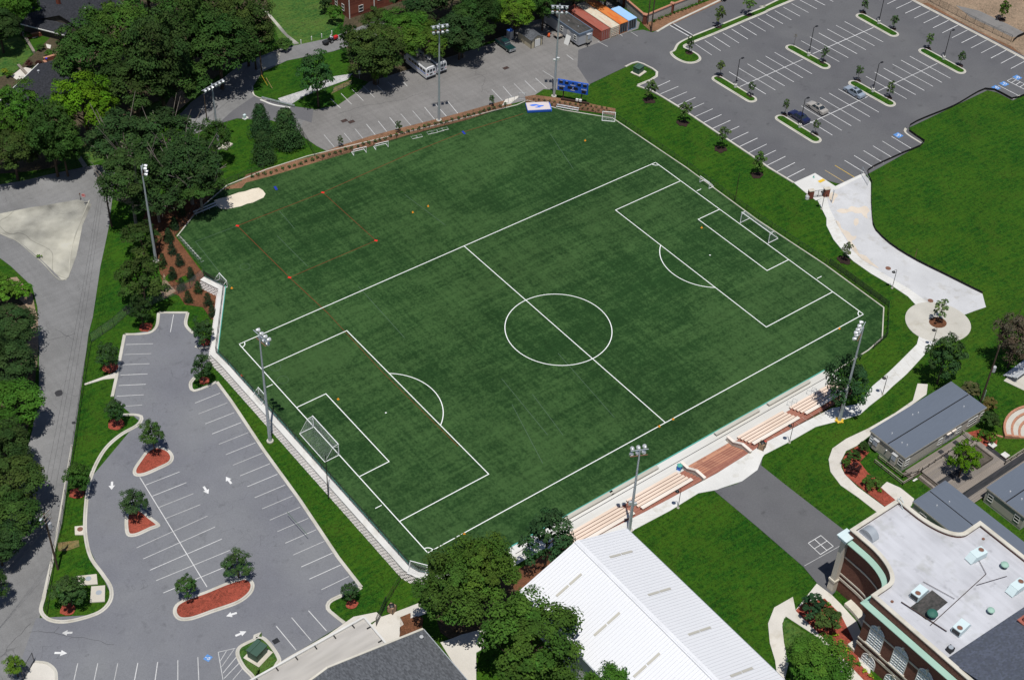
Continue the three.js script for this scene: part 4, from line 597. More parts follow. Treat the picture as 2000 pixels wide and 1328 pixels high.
const trunks = { big: [0, 1, 2].map(i => trunkGeo(800 + i, .055, 7)), mid: [0, 1].map(i => trunkGeo(820 + i, .06, 5)), young: [0, 1].map(i => trunkGeo(840 + i, .06, 3, .5)), oak: [0, 1].map(i => trunkGeo(860 + i, .05, 22, 1.08, 1.05)) };
const leafMat = rgb => { const m = M(rgb, { rough: .85, vc: true, spec: .3 }); return m; };
const leaf = { dark: leafMat([.031, .064, .015]), deep: leafMat([.022, .050, .012]), blue: leafMat([.027, .070, .024]), mid: leafMat([.042, .098, .013]), olive: leafMat([.052, .104, .013]), bright: leafMat([.056, .150, .006]), fresh: leafMat([.062, .150, .014]), lot: leafMat([.038, .080, .022]), young: leafMat([.070, .120, .034]), pale: leafMat([.12, .16, .075]), yellow: leafMat([.20, .24, .02]), redleaf: leafMat([.05, .018, .016]), needle: leafMat([.020, .042, .018]), dry: leafMat([.10, .10, .035]), dusk: leafMat([.085, .070, .048]) };
const variants = new Map(), variant = (m, k) => { if (!variants.has(m)) variants.set(m, [[1, 1, 1], [1.2, 1.06, .9], [.82, .9, 1.05], [1.08, 1.22, .95]].map(([r, g, b]) => { const c = m.clone(); c.color.setRGB(m.color.r * r, m.color.g * g, m.color.b * b); return c; })); return variants.get(m)[k]; };
let tcount = 0;
const S = (p) => F / proj(p)[2];
function tree(name, label, group, kind, lf, box, o = {}) {
  const [u0, v0, u1, v1] = box, uc = (u0 + u1) / 2, vc = (v0 + v1) / 2; let base, R, b, hc;
  const s0 = S(G(uc, vc)), half = (s, R) => Math.sqrt(Math.max(.05, ((v1 - v0) / 2 / s) ** 2 - (.67 * R) ** 2)) / .74;
  R = (u1 - u0) / 2 / s0;
  if (o.base) { base = G(...o.base); R = (u1 - u0) / 2 / S(base); b = clamp(half(S(base), R), .7 * R, 2.2 * R); hc = heightTo(base, vc); }
  else { b = clamp(half(s0, R), (o.flat ?? .62) * R, 1.5 * R); const cl = o.clear ?? .35 * R; hc = cl + b; base = Gp(uc, vc, hc); for (let i = 0; i < 4; i++) base = Gp(uc, vc, H(base.x, base.z) + hc); base.y = H(base.x, base.z); R = (u1 - u0) / 2 / S(base.clone().setY(base.y + hc)); }
  const i = tcount++, t = thing(name, label, o.cat ?? 'tree', base, hsh(i, 1, 5) * 6.28, group), cs = crowns[kind], tk = trunks[kind === 'bigFine' ? 'big' : kind] ?? trunks.young;
  if (!o.noTrunk) { const k = mesh('trunk', tk[i % tk.length], o.bark ?? mat.bark, t); k.scale.set(kind === 'young' || kind === 'bare' ? Math.min(R, 1.0) : R, hc, kind === 'young' || kind === 'bare' ? Math.min(R, 1.0) : R); }
  const c = mesh(o.noTrunk ? 'foliage' : 'crown', cs[i % cs.length], variant(lf, Math.floor(hsh(i, 7, 7) * 4)), t); c.scale.set(R, b, R); c.position.y = hc; c.rotation.y = hsh(i, 2, 5) * 6.28; return t;
}
const boxOf = (f, a, b, c, d) => [...f(a, b), ...f(c, d)];
// wood on the hillside above the road
{
  const lab = 'tall dark green tree in the wood above the upper road', gp = 'trees of the hillside wood';
  for (const [b, l, k] of [[[90, 40, 240, 190], 'dark', 'bigFine'], [[150, -10, 300, 130], 'mid', 'bigFine'], [[230, 20, 380, 200], 'dark', 'bigFine'], [[300, -20, 430, 140], 'dark', 'big'], [[350, 20, 500, 160], 'deep', 'big'], [[420, -20, 535, 110], 'dark', 'big'], [[185, 95, 335, 225], 'deep', 'bigFine'], [[270, 100, 400, 210], 'dark', 'big'], [[330, -70, 480, 50], 'dark', 'big'], [[220, -80, 350, 40], 'deep', 'big'], [[455, 40, 535, 125], 'dark', 'big']]) tree('wood_tree', lab, gp, k, leaf[l], b);
  for (const [b, l] of [[[-20, -45, 75, 55], 'mid'], [[-50, 10, 40, 95], 'deep']]) tree('wood_tree', 'shady tree beside the garden lawn at the dark roofed house', 'trees by the garden lawn', 'big', leaf[l], b);
  tree('maple_tree', 'bright green dense round tree below the shingle roofed house', undefined, 'bigFine', leaf.bright, [95, 138, 228, 275]);
  for (const b of [[-25, 160, 95, 300], [40, 195, 150, 330], [-40, 235, 80, 345], [75, 235, 165, 335]]) tree('roadside_tree', 'loose mid green tree overhanging the road beside the shingle house', 'trees overhanging the road', 'bigFine', leaf[b[0] % 2 ? 'mid' : 'dark'], b);
  for (const b of [[165, 205, 320, 335], [255, 205, 400, 330], [180, 285, 320, 415], [290, 255, 440, 390], [325, 305, 448, 405], [240, 330, 365, 432], [385, 215, 452, 325]]) tree('oak_tree', 'spreading dark oak with pale bare limbs beside the field corner', 'oaks at the field corner', 'oak', leaf.dark, b, { bark: mat.barkPale, clear: 1.2 + (b[0] % 7) * .55 });
  tree('evergreen_tree', 'dark upright evergreen on the lawn strip above the mulch bank, north of the round tree', undefined, 'mid', leaf.deep, [235, 425, 312, 498]);
  tree('lawn_tree', 'large round dark green tree beside the mulch bank and chain fence', undefined, 'mid', leaf.dark, [229, 496, 322, 594]);
  tree('lawn_tree', 'smaller dark tree with red mulch behind the north end of the west car park', undefined, 'mid', leaf.deep, [250, 575, 296, 636]);
  for (const [b, l] of [[[-40, 590, 76, 690], 'dark'], [[-50, 655, 74, 765], 'dark'], [[-50, 740, 80, 850], 'mid'], [[-40, 820, 62, 930], 'dark'], [[-40, 885, 92, 1000], 'dark'], [[-40, 960, 82, 1070], 'dark'], [[-60, 1010, 40, 1110], 'dark'], [[-90, 640, 20, 760], 'deep'], [[-90, 800, 10, 950], 'deep'], [[-60, 1090, 12, 1190], 'dark']]) tree('roadside_tree', 'leafy tree in the belt along the far side of the west road', 'tree belt along the west road', 'big', leaf[l], b);
  for (const b of [[-20, 542, 40, 600], [20, 548, 62, 592], [-30, 530, 20, 570]]) tree('shrub', 'bright green bush at the end of the roadside tree belt', 'bushes at the end of the tree belt', 'shrub', leaf.fresh, b, { noTrunk: 1, clear: .1, cat: 'shrub' });
}
// wood behind the north car park
for (const [b, l, k] of [[[668, 45, 790, 155], 'dark', 'big'], [[735, 10, 850, 100], 'mid', 'bigFine'], [[775, 45, 885, 112], 'mid', 'bigFine'], [[690, 75, 775, 158], 'dark', 'big'], [[872, 50, 935, 108], 'dark', 'big'], [[845, 20, 950, 110], 'dark', 'big'], [[880, -25, 985, 78], 'deep', 'big'], [[935, -10, 1003, 55], 'dark', 'big'], [[960, -20, 1052, 62], 'fresh', 'bigFine'], [[1025, -50, 1100, 45], 'dark', 'big'], [[760, -60, 890, 45], 'dark', 'big'], [[860, -70, 990, 30], 'deep', 'big'], [[1000, -80, 1130, 10], 'deep', 'big'], [[1085, -60, 1160, 15], 'dark', 'big'], [[1140, -70, 1230, 12], 'mid', 'big'], [[705, 10, 770, 70], 'dark', 'big']]) tree('wood_tree', 'broadleaf tree in the wood behind the north car park', 'trees of the wood behind the north car park', k, leaf[l], b);
tree('cypress_tree', 'narrow dark cypress at the edge of the wood beside the brick building', undefined, 'mid', leaf.deep, [660, 38, 700, 115], { base: [682, 120] });
tree('small_tree', 'small light green tree at the wood edge above the old parking bays', undefined, 'mid', leaf.fresh, [718, 108, 758, 160], { clear: .5 });
tree('lawn_tree', 'solitary tall green tree beside the rubble bed', undefined, 'mid', leaf.blue, [582, 98, 654, 200]);
tree('shrub', 'round clipped green shrub at the corner of the brick building', undefined, 'shrub', leaf.fresh, [637, 10, 668, 46], { noTrunk: 1, clear: .1, cat: 'shrub' });
tree('shrub', 'dark clipped shrub against the brick building wall', undefined, 'shrub', leaf.dark, [622, -8, 650, 25], { noTrunk: 1, clear: .1, cat: 'shrub' });
tree('shrub', 'low hedge clump at the foot of the footpath by the upper road', undefined, 'shrub', leaf.dark, [535, 76, 570, 95], { noTrunk: 1, clear: 0, cat: 'shrub' });
for (const [b, t] of [[[484, 195, 531, 268], 'leftmost leafy evergreen of three on the lawn beside the upper road'], [[525, 208, 590, 284], 'broad bluish evergreen on the lawn beside the north car park fence'], [[489, 252, 536, 314], 'short pointed evergreen on the lawn near the hedge bed']]) tree('evergreen_tree', t, undefined, 'spire', leaf.blue, b, { clear: .15, flat: 1.0 });
// west car park
const ltrees = [[cE, 540, 678, 665, 845, 'dense dark tree in red mulch beside the upper west bays'], [cE, 588, 998, 702, 1152, 'dense dark tree in red mulch on the lawn tongue of the west car park'], [cE, 780, 1118, 926, 1300, 'round tree on the pointed red mulch island'], [cE, 1076, 538, 1202, 712, 'dark tree by the retaining wall at the north end of the west car park'], [cE, 1073, 748, 1196, 908, 'dark tree on the small kerbed corner beside the retaining wall'], [cG, 355, 92, 512, 285, 'airy tree in red mulch between chain fence and car park kerb'], [cG, 668, 243, 836, 408, 'round tree on the triangular red mulch island'], [cG, 983, 722, 1112, 872, 'smaller tree at the near end of the long red mulch island'], [cG, 1252, 598, 1416, 760, 'larger tree at the wall end of the long red mulch island'], [cG, 283, 732, 484, 925, 'spreading dark tree beside the two concrete slabs'], [cG, 18, 1178, 138, 1312, 'small light tree beside the black gate at the road entrance'], [cH, 533, 768, 642, 882, 'small thin tree in dark red mulch at the south corner bay']];
for (const [f, a, b, c, d, t] of ltrees) tree('car_park_tree', t, 'trees round the west car park', 'mid', t.includes('light') ? leaf.fresh : t.includes('airy') ? leaf.mid : leaf.lot, boxOf(f, a, b, c, d), { clear: .9 });
// young conifers in the mulch bank
for (const [f, x, y] of [[cE, 978, 12], [cE, 948, 85], [cE, 965, 152], [cE, 912, 218], [cE, 1007, 218], [cE, 968, 292], [cE, 1070, 285], [cE, 1018, 355], [cE, 1112, 372], [cE, 1056, 427], [cE, 1168, 440], [cE, 1193, 505], [cA, 980, 1252], [cA, 1020, 1178], [cA, 945, 1315]]) tree('young_conifer', 'young cone shaped conifer planted in the brown mulch bank', 'young conifers in the mulch bank', 'cone', leaf.needle, boxOf(f, x - 28, y - 38, x + 28, y + 38), { clear: .15, flat: 1.1, cat: 'conifer' });
// young trees of the east side
for (const [f, a, b, c, d, x, y, t, l] of [[cC, 805, 440, 886, 538, 835, 562, 'beside the drain at the top of the east lawn strip'], [cC, 1003, 563, 1087, 662, 1030, 690, 'second along the east lawn strip from the drain'], [cC, 1213, 708, 1292, 802, 1240, 838, 'third along the east lawn strip from the drain'], [cC, 1416, 843, 1502, 965, 1446, 985, 'on the east lawn strip beside the last parking bays'], [cK, 478, 113, 542, 212, 494, 222, 'beside the curve of the pale walkway', 'pale'], [cK, 988, 438, 1082, 552, 1018, 574, 'in the ring of the round plaza', 'pale']]) {
  tree('young_tree', 'young tree in dark mulch ' + t, 'young trees along the east lawn', 'young', leaf[l ?? 'young'], boxOf(f, a, b, c, d), { base: f(x, y) });
  if (x !== 1018) { const q = G(...f(x - 6, y + 4)), p = []; for (let i = 0; i < 13; i++) { const k = i / 13 * 6.283, r = 1.25 * rr(.75, 1.2); p.push([q.x + r * Math.cos(k), q.z + r * Math.sin(k)]); } struct('mulch_ring', drape(p, .05, .04), mat.mulchDark); }
}
for (const [f, a, b, c, d, x, y, n] of [[cD, 583, -8, 632, 52, 597, 74], [cD, 756, 78, 805, 147, 765, 166], [cD, 958 - 5, 183, 1002, 252, 962, 277], [cD, 1130, 283, 1177, 352, 1141, 374], [cD, 552, 363, 600, 432, 564, 458], [cD, 730, 453, 782, 532, 741, 554], [cD, 138, 548, 177, 622, 152, 652], [cD, 312, 668, 354, 737, 322, 760], [cD, 358, 258, 404, 332, 370, 352], [cC, 1216, 336, 1270, 402, 1230, 432], [cC, 1388, 453, 1430, 522, 1403, 540]]) {
  tree('young_tree', 'slim young tree at the end of a kerbed lawn island', 'slim trees on the car park islands', 'young', leaf.young, boxOf(f, a, b, c, d), { base: f(x, y) });
  const q = G(...f(x, y)), p = []; for (let i = 0; i < 11; i++) { const k = i / 11 * 6.283, r = .75 * rr(.75, 1.2); p.push([q.x + r * Math.cos(k), q.z + r * Math.sin(k)]); } struct('mulch_ring', drape(p, .15, .03), mat.mulchDark);
}
tree('young_tree', 'nearly leafless dead sapling at the end of a lawn island', undefined, 'bare', leaf.dry, boxOf(cD, 197, 185, 228, 218), { base: cD(205, 262) });
for (const [f, a, b, c, d, x, y, t] of [[cC, 1198, 24, 1267, 122, 1220, 152, 'young tree on the long lawn median beside the service road'], [cC, 1363, -18, 1442, 52, 1390, 86, 'young tree further up the long lawn median'], [cC, 1040, 195, 1087, 288, 1056, 300, 'young tree in dark mulch at the hooked end of the lawn median'], [cD, 1358, -5, 1432, 92, 1378, 112, 'leafy young tree on bare ground beyond the black fence']]) { tree('young_tree', t, undefined, 'young', t.includes('leafy') ? leaf.mid : leaf.young, boxOf(f, a, b, c, d), { base: f(x, y) }); const q = G(...f(x, y)), p = []; for (let i = 0; i < 11; i++) { const k = i / 11 * 6.283; p.push([q.x + rr(.7, 1) * Math.cos(k), q.z + rr(.7, 1) * Math.sin(k)]); } struct('mulch_ring', drape(p, .15, .03), mat.mulchDark); }
for (const [a, b, c, d, t] of [[838, 668, 882, 742, 'middle sapling of the hedge bed below the floodlight mast'], [513, 753, 552, 822, 'sapling of the hedge bed beside the small goals'], [1368, 523, 1407, 592, 'sapling of the hedge bed beside the field gate']]) tree('sapling', t, 'saplings in the hedge bed', 'young', leaf.lot, boxOf(cB, a, b, c, d), { clear: .6 });
// south yard trees
tree('terrace_tree', 'dark tree shading the far end of the terraces', undefined, 'mid', leaf.blue, [1613, 690, 1702, 800], { clear: 1.2 });
tree('yard_tree', 'tall uneven dark tree behind the long classroom trailer', undefined, 'mid', leaf.blue, [1808, 648, 1886, 752], { clear: .6 });
tree('yard_tree', 'wide dusky brown tree at the lawn edge beyond the trailers', undefined, 'oak', leaf.dusk, [1938, 600, 2040, 722], { clear: .5 });
tree('deck_tree', 'bright green tree growing from the wooden deck planter', undefined, 'mid', leaf.bright, [1855, 852, 1919, 934], { clear: .9 });
tree('south_tree', 'large olive green tree at the corner of the field beside the white roof', undefined, 'bigFine', leaf.olive, [800, 1072, 975, 1240], { clear: 2.5 }); tree('south_tree', 'tall olive tree leaning over the field touchline', undefined, 'bigFine', leaf.olive, [862, 1032, 1016, 1185], { clear: 3.5 });
tree('south_tree', 'broad mid green tree overlapping the edge of the white metal roof', undefined, 'bigFine', leaf.mid, [932, 1155, 1142, 1350], { clear: 2.5 });
tree('south_tree', 'green treetop in front of the white metal roof', undefined, 'bigFine', leaf.mid, [1125, 1292, 1262, 1420], { clear: 1.5 });
tree('south_tree', 'dark bluish tree between the terraces and the gable of the white roof', undefined, 'mid', leaf.blue, [1016, 990, 1122, 1108], { clear: 1.2 });
tree('crape_myrtle', 'round dark shrub tree in red mulch nearest the school drive', undefined, 'shrub', leaf.blue, boxOf(cJ, 243, 833, 392, 998), { clear: .3 }); tree('crape_myrtle', 'round dark shrub tree in red mulch beside the curved school wall', undefined, 'shrub', leaf.lot, boxOf(cJ, 328, 903, 477, 1072), { clear: .3 });
tree('south_tree', 'leafy green tree in front of the arched school windows', undefined, 'big', leaf.mid, boxOf(cJ, 160, 1100, 545, 1400), { clear: 1 });
const shrub = (t, g, lf, u, v, r, kind = 'tiny') => tree('shrub', t, g, kind, lf, [u - r, v - r * .95, u + r, v + r * .75], { noTrunk: 1, clear: 0, cat: 'shrub', flat: .8 });
for (const [x, y, l] of [[440, 1075, 'yellow'], [470, 1110, 'yellow'], [510, 1155, 'yellow'], [535, 1205, 'yellow'], [573, 1243, 'fresh'], [607, 1275, 'yellow'], [640, 1307, 'yellow'], [405, 905, 'fresh'], [415, 1090, 'fresh']]) shrub('small yellow green shrub in the mulch bed below the school windows', 'shrubs below the school windows', leaf[l], ...cJ(x, y), 5.5);
for (const [a, b, c, d, l, t] of [[203, 663, 307, 752, 'dark', 'round dark bush in red mulch on the walkway bend'], [288, 588, 372, 720, 'dark', 'tall dark bush against the end of the classroom trailer'], [165, 733, 242, 802, 'mid', 'light green bush on the red mulch edge by the walkway bend'], [208, 755, 312, 862, 'redleaf', 'dark red leaved bush in red mulch'], [318, 853, 458, 968, 'olive', 'yellow green bush below the deck ramp'], [1170, 520, 1240, 590, 'mid', 'green bush between the deck and the brick amphitheatre'], [1225, 530, 1312, 640, 'fresh', 'bright bush beside the brick pier of the amphitheatre'], [1190, 375, 1335, 540, 'dark', 'large dark bush at the corner of the long classroom trailer'], [1185, 280, 1310, 400, 'dry', 'brownish bush behind the end of the long classroom trailer'], [1040, 185, 1190, 265, 'dry', 'straggly olive hedge along the back of the long classroom trailer'], [430, 950, 462, 985, 'fresh', 'tiny green plant in red mulch below the deck ramp']]) tree('shrub', t, undefined, 'shrub', leaf[l], boxOf(cT, a, b, c, d), { noTrunk: 1, clear: 0, cat: 'shrub' });
// hedge shrubs along the field
{
  const A = [[1470, 590], [1250, 660], [1000, 720], [860, 762], [690, 812], [560, 850], [430, 885], [280, 935], [100, 985], [10, 1008]].map(p => G(...cB(...p))); let L = 0; const seg = []; for (let i = 0; i < A.length - 1; i++) { const l = A[i].distanceTo(A[i + 1]); seg.push([L, l, i]); L += l; }
  const n = 46; for (let i = 0; i < n; i++) { const d = (i + .3) / n * L, s = seg.filter(q => q[0] <= d).pop(), p = A[s[2]].clone().lerp(A[s[2] + 1], (d - s[0]) / s[1]), [u, v] = proj(p); shrub('knee high green shrub in the pine straw hedge bed along the field', 'shrubs of the hedge bed', leaf.lot, u + rr(-1, 1), v - 2 + rr(-1, 1), rr(3.4, 4.6)); }
  for (let r = 0; r < 2; r++) for (let i = 0; i < 15; i++) { const k = (i + .4 + r * .4) / 15.5, u = mix(cC(170, 0)[0], cC(625, 0)[0], k), v = mix(cC(0, 556 + r * 20)[1], cC(0, 612 + r * 18)[1], k); shrub('low olive shrub in the bed below the scoreboard', 'shrubs below the scoreboard', leaf.dry, u, v, rr(2.4, 3.2)); }
  for (const [x, y] of [[830, 330], [893, 303], [945, 280], [1025, 255], [1085, 228], [1143, 203], [1205, 180], [1265, 157], [1325, 135], [1387, 115], [1440, 90], [1500, 65], [1565, 37], [1628, 15]]) shrub('round green shrub in the bed below the brick capped wall', 'shrubs below the capped wall', leaf.mid, 1180 + x * .12, y * .12, 3.6);
  for (const [x, y, l] of [[25, 405, 'yellow'], [330, 360, 'fresh'], [200, 390, 'dark'], [160, 360, 'redleaf'], [215, 360, 'redleaf'], [215, 145, 'yellow'], [225, 270, 'dark'], [150, 200, 'mid'], [270, 300, 'mid'], [50, 420, 'fresh']]) shrub('garden shrub on the terraces of the dark roofed house', 'garden shrubs at the house', leaf[l], ...cA(x, y), 8, 'shrub');
  for (const [u, v] of [[75, 501]]) shrub('tuft of weeds growing from the concrete triangle kerb', undefined, leaf.fresh, u, v, 5);
}
// ---------------------------------------------------------------- retaining wall of split-face blocks
const wallLine = [[-42.4, -46.3], [-40.8, -41.8], [-50.2, -27.6], [-50.0, -24], [-49.7, 28], [-49.2, 29.6], [-48.2, 30.8], [-46.6, 31.8], [-43.6, 32.8]];
{
  const t = thing('retaining_wall', 'pale block retaining wall with white concrete cap between field and west car park', 'wall'), zero = () => 0;
  const edge = offsetLine(wallLine, .1, false), out = offsetLine(wallLine, 1.2, false);
  mesh('cap', sweep(wallLine, [[.08, -.4], [.08, .1], [.12, .13], [1.2, .13], [1.24, .1], [1.24, -.06], [1.0, -.06], [1.0, -.4]], false, zero), mat.walk, t);
  mesh('backing', sweep(wallLine, [[.3, -1.7], [.3, -.08], [1.04, -.08], [1.62, -1.45], [1.62, -1.7]], false, zero), mat.mortar, t);
  mesh('edging', sweep(wallLine, [[-.06, -.1], [-.06, .16], [.07, .16], [.07, -.1]], false, zero), mat.teal, t);
  const BL = .6, g0 = new RoundedBoxGeometry(BL - .1, .165, .34, 1, .02), blocks = [];
  for (let c = 0; c < 7; c++) {
    const L = offsetLine(wallLine, 1.02 + c * .085, false);
    for (let i = 0; i < L.length - 1; i++) {
      const a = L[i], b = L[i + 1], l = Math.hypot(b[0] - a[0], b[1] - a[1]), th = Math.atan2(-(b[1] - a[1]), b[0] - a[0]), n = Math.max(1, Math.floor(l / BL));
      for (let k = 0; k < n; k++) { const s = (k + .5 - ((c % 3) - 1) / 3) / n; if (s > 1 || s < 0) continue; blocks.push([mix(a[0], b[0], s), -.17 - c * .2, mix(a[1], b[1], s), th, hsh(k, c, i)]); }
    }
  }
  const far = [];
  blocks.sort((p, q) => q[2] - p[2]);
  blocks.forEach((q, i) => {
    const j = (q[4] - .5) * .03;
    if (i < 300) { const o = mesh('block', g0, q[4] > .5 ? mat.block : mat.blockDark, t); o.position.set(q[0] - j, q[1], q[2]); o.rotation.y = q[3]; }
    else { const g = bx(BL - .1, .165, .34); g.rotateY(q[3]); g.translate(q[0] - j, q[1], q[2]); far.push(g); }
  });
  const f = mesh('far_blocks', far, mat.block, t); f.userData.kind = 'stuff';
}
// ---------------------------------------------------------------- terraces
{
  const X0 = -28.8, X1 = 29.2, Z0 = 36.75, D = .74, R = .28;
  struct('field_walk', bb(-37, 30.6, -.3, .055, 33.75, Z0 + .3), mat.walk); 
  struct('teal_kerb', bb(-37, 30.6, -.2, .09, 33.55, 33.74), mat.teal);
  struct('drain_line', bb(-36, 30, .05, .062, 35.05, 35.15), mat.blackMatte);
  for (let i = 0; i < 11; i++) { const x = -34 + i * 6; struct('walk_joint', bb(x, x + .03, .05, .0575, 35.2, 36.7), mat.stone); }
  const t = thing('terrace_seating', 'long brick terrace with rows of tan concrete seats above the field', 'bleachers');
  for (let i = 0; i < 5; i++) for (const [a, b] of [[X0, -4.65], [5.55, X1]]) mesh('brick_tier', bb(a, b, i ? R * i - .05 : -.3, R * (i + 1), Z0 + D * i + .42, 41.0 - i * .003), mat.brickStep, t);
  for (const [a, b] of [[X0, -17.7], [-16.2, -6.0], [6.9, 17.1], [18.6, X1]]) for (let i = 0; i < 5; i++) {
    const last = i === 4, s = (last ? 1 : 0) * .35, o = a < 0 ? i * .04 : 0;
    mesh('seat_row', rbx(b - a, .1, last ? .62 : .46, (a + b) / 2, R * i + .41 + (last ? .22 : 0), Z0 + D * i + .2 + (last ? .2 : 0), .02), last ? mat.seatTop : mat.seat, t);
    mesh('seat_riser', bb(a + .05, b - .05, R * i - .02, R * i + .36 + (last ? .22 : 0), Z0 + D * i + .03 + (last ? .2 : 0), Z0 + D * i + .4 + (last ? .25 : 0)), mat.brickStep, t);
  }
  const s = thing('brick_stairs', 'wide red brick stairs between pale cheek walls in the middle of the terrace', 'stairs');
  for (let i = 0; i < 10; i++) mesh('step', bb(-4.2, 5.1, i ? .14 * i - .06 : -.2, .14 * (i + 1), Z0 + (i < 1 ? 0 : .9 + (i - 1) * .3), 41.2 - i * .002), i & 1 ? mat.brickStep : mat.brickCap, s);
  for (const x of [-4.43, 5.33]) {
    const sh = new THREE.Shape([[0, -.2], [0, .95], [1.5, .95], [3.2, 1.95], [5.1, 1.95], [5.1, 1.2], [4, 1.2], [1.2, -.2]].map(p => new THREE.Vector2(...p)));
    const g = new THREE.ExtrudeGeometry(sh, { depth: .34, bevelEnabled: false }); g.rotateY(-Math.PI / 2); g.translate(x + .17, 0, Z0 - .6); mesh('cheek_wall', g, mat.stone, s);
    const cp = [bar([x, 1.0, Z0 - .66], [x, 1.0, Z0 + .92], .5, .1), bar([x, 1.0, Z0 + .88], [x, 2.0, Z0 + 2.6], .5, .1), bar([x, 2.0, Z0 + 2.58], [x, 2.0, Z0 + 4.56], .5, .1)];
    mesh('coping', cp, mat.seatTop, s);
  }
  for (const [x, lab] of [[-21.5, 'near the dark tree by the gym gable'], [-12.5, 'opposite the seats left of the stairs'], [9.3, 'opposite the seats right of the stairs'], [21, 'opposite the shaded end of the seats']]) { const b = thing('concrete_bench', 'low rough concrete bench block ' + lab, 'bench', [x, .05, 34.3], 0, 'bench blocks along the touchline'); mesh('slab', rbx(9.6, .16, .66, 0, .4, 0, .03), mat.conc, b); mesh('base', bb(-4.7, 4.7, 0, .32, -.24, .24), mat.stucco, b); }
  // hand rails in the aisles
  for (const x of [19.5, 24]) { const r = thing('hand_rail', x < 20 ? 'thin steel hand rail at the aisle in the terrace seats' : 'thin steel hand rail under the shading tree at the terrace', 'railing', [x, .05, 36]); for (const dx of [-.6, .6]) mesh('rail_loop', [rod([dx, 0, 0], [dx, .95, 0], .025), rod([dx, .95, 0], [dx, 1.25, .9], .025), rod([dx, 1.25, .9], [dx, .28, .9], .025)], mat.galv, r); }
}
// ---------------------------------------------------------------- fences
function fence(name, label, pts, h, sp, o = {}) {
  const t = thing(name, label, 'fence', [0, 0, 0], 0, o.group), fn = o.fn ?? H, pm = o.post ?? mat.darkMetal, P = [], V = [], rails = [], pr = o.r ?? .035;
  for (let i = 0; i < pts.length - 1; i++) { const a = pts[i], b = pts[i + 1], n = Math.max(1, Math.round(Math.hypot(b[0] - a[0], b[1] - a[1]) / sp)); for (let k = 0; k < n; k++) P.push([mix(a[0], b[0], k / n), mix(a[1], b[1], k / n)]); } P.push(pts[pts.length - 1]);
  const g = cy(pr, pr, h + .06, 0, -.05, 0, 7), cap = o.cap ? sph(pr * 1.5, 0, h + .03, 0, 1, 1, 1, 6) : null, pg = mg(cap ? [g, cap] : [g]);
  P.forEach((p, i) => { const q = mesh('post', pg, pm, t); q.position.set(p[0], fn(...p), p[1]); if (i) { const a = P[i - 1], ya = fn(...a), yb = fn(...p); if (o.rail !== false) { rails.push(rod([a[0], ya + h, a[1]], [p[0], yb + h, p[1]], pr * .6, 5)); if (o.low) rails.push(rod([a[0], ya + .1, a[1]], [p[0], yb + .1, p[1]], pr * .5, 5)); } const l = Math.hypot(p[0] - a[0], p[1] - a[1]); V.push([a, p, ya, yb, l]); } });
  if (rails.length) rails.forEach(r => mesh('rail', [r], pm, t));
  const pos = [], uv = []; let L = 0; for (const [a, b, ya, yb, l] of V) { pos.push(a[0], ya + .04, a[1], b[0], yb + .04, b[1], b[0], yb + h, b[1], a[0], ya + .04, a[1], b[0], yb + h, b[1], a[0], ya + h, a[1]); uv.push(L, 0, L + l, 0, L + l, h, L, 0, L + l, h, L, h); L += l; }
  const mgm = new THREE.BufferGeometry(); mgm.setAttribute('position', new THREE.Float32BufferAttribute(pos, 3)); mgm.setAttribute('uv', new THREE.Float32BufferAttribute(uv, 2)); mgm.computeVertexNormals(); mesh(o.meshName ?? 'chain_mesh', mgm, o.mesh ?? mat.chain, t); return t;
}
fence('chain_fence', 'black chain link fence between the west road and the car park lawn', W([cE(512, 690), cE(470, 930), cE(412, 1320), cG(345, 480), cG(312, 610), cG(262, 958)]), 2, 3, { low: 1 });
fence('chain_fence', 'chain link fence crossing the lawn from the road to the mulch bank', W([cE(512, 690), cE(640, 602), cE(715, 532), cE(860, 476), cE(935, 442), cE(1005, 416), cE(1070, 386), cE(1150, 322)]), 2, 3.2, { mesh: mat.chainGalv, low: 1 });
fence('chain_fence', 'low dark chain link fence on the retaining wall cap along the goal line', offsetLine(wallLine, .28, false), 1.35, 2.6, { fn: () => .1, mesh: mat.fenceScreen });
fence('chain_fence', 'dark fence at the sand pit corner of the turf', turfW.slice(0, 4).map(([x, z]) => [x - .25, z - .3]), 1.3, 2.6, { fn: () => 0 });
fence('chain_fence', 'brown chain link fence through the hedge bed along the north touchline', W([cB(385, 882), cB(430, 905), cB(590, 858), cB(850, 790), cB(1000, 745), cB(1240, 680), cB(1465, 612)]), 1.3, 4.5, { post: mat.brownMetal });
fence('chain_fence', 'short fence closing the corner of the north car park', W([cB(305, 742), cB(350, 815), cB(385, 878)]), 1.5, 2.6);
fence('chain_fence', 'low fence behind the shrubs below the scoreboard', W([cC(135, 575), cC(330, 605), cC(440, 618), cC(530, 635), cC(640, 655)]), 1.2, 4, { post: mat.brownMetal });
fence('chain_fence', 'long thin black fence along the east side of the turf', turfW.slice(9, 14).map(([x, z]) => [x + .45, z - .2]), 1.15, 3.4, { fn: () => 0 });
fence('chain_fence', 'black fence round the east corner of the turf', turfW.slice(12, 16).map(([x, z]) => [x + .9, z + .25]), 1.25, 2.2, { fn: H, mesh: mat.fenceScreen });
{ const z = C(1780, 0, .15815); fence('chain_fence', 'black chain link fence beyond the far kerb of the east car park', W([z(-320, -260), z(240, 22), z(562, 192), z(893, 355), z(1238, 517)]), 1.7, 2.9, { low: 1 }); }
fence('chain_fence', 'low wire fence at the end of the rubble bed beside the old bays', W([cB(490, 520), cB(550, 500), cB(598, 475)]), 1.2, 2, { mesh: mat.chainGalv });
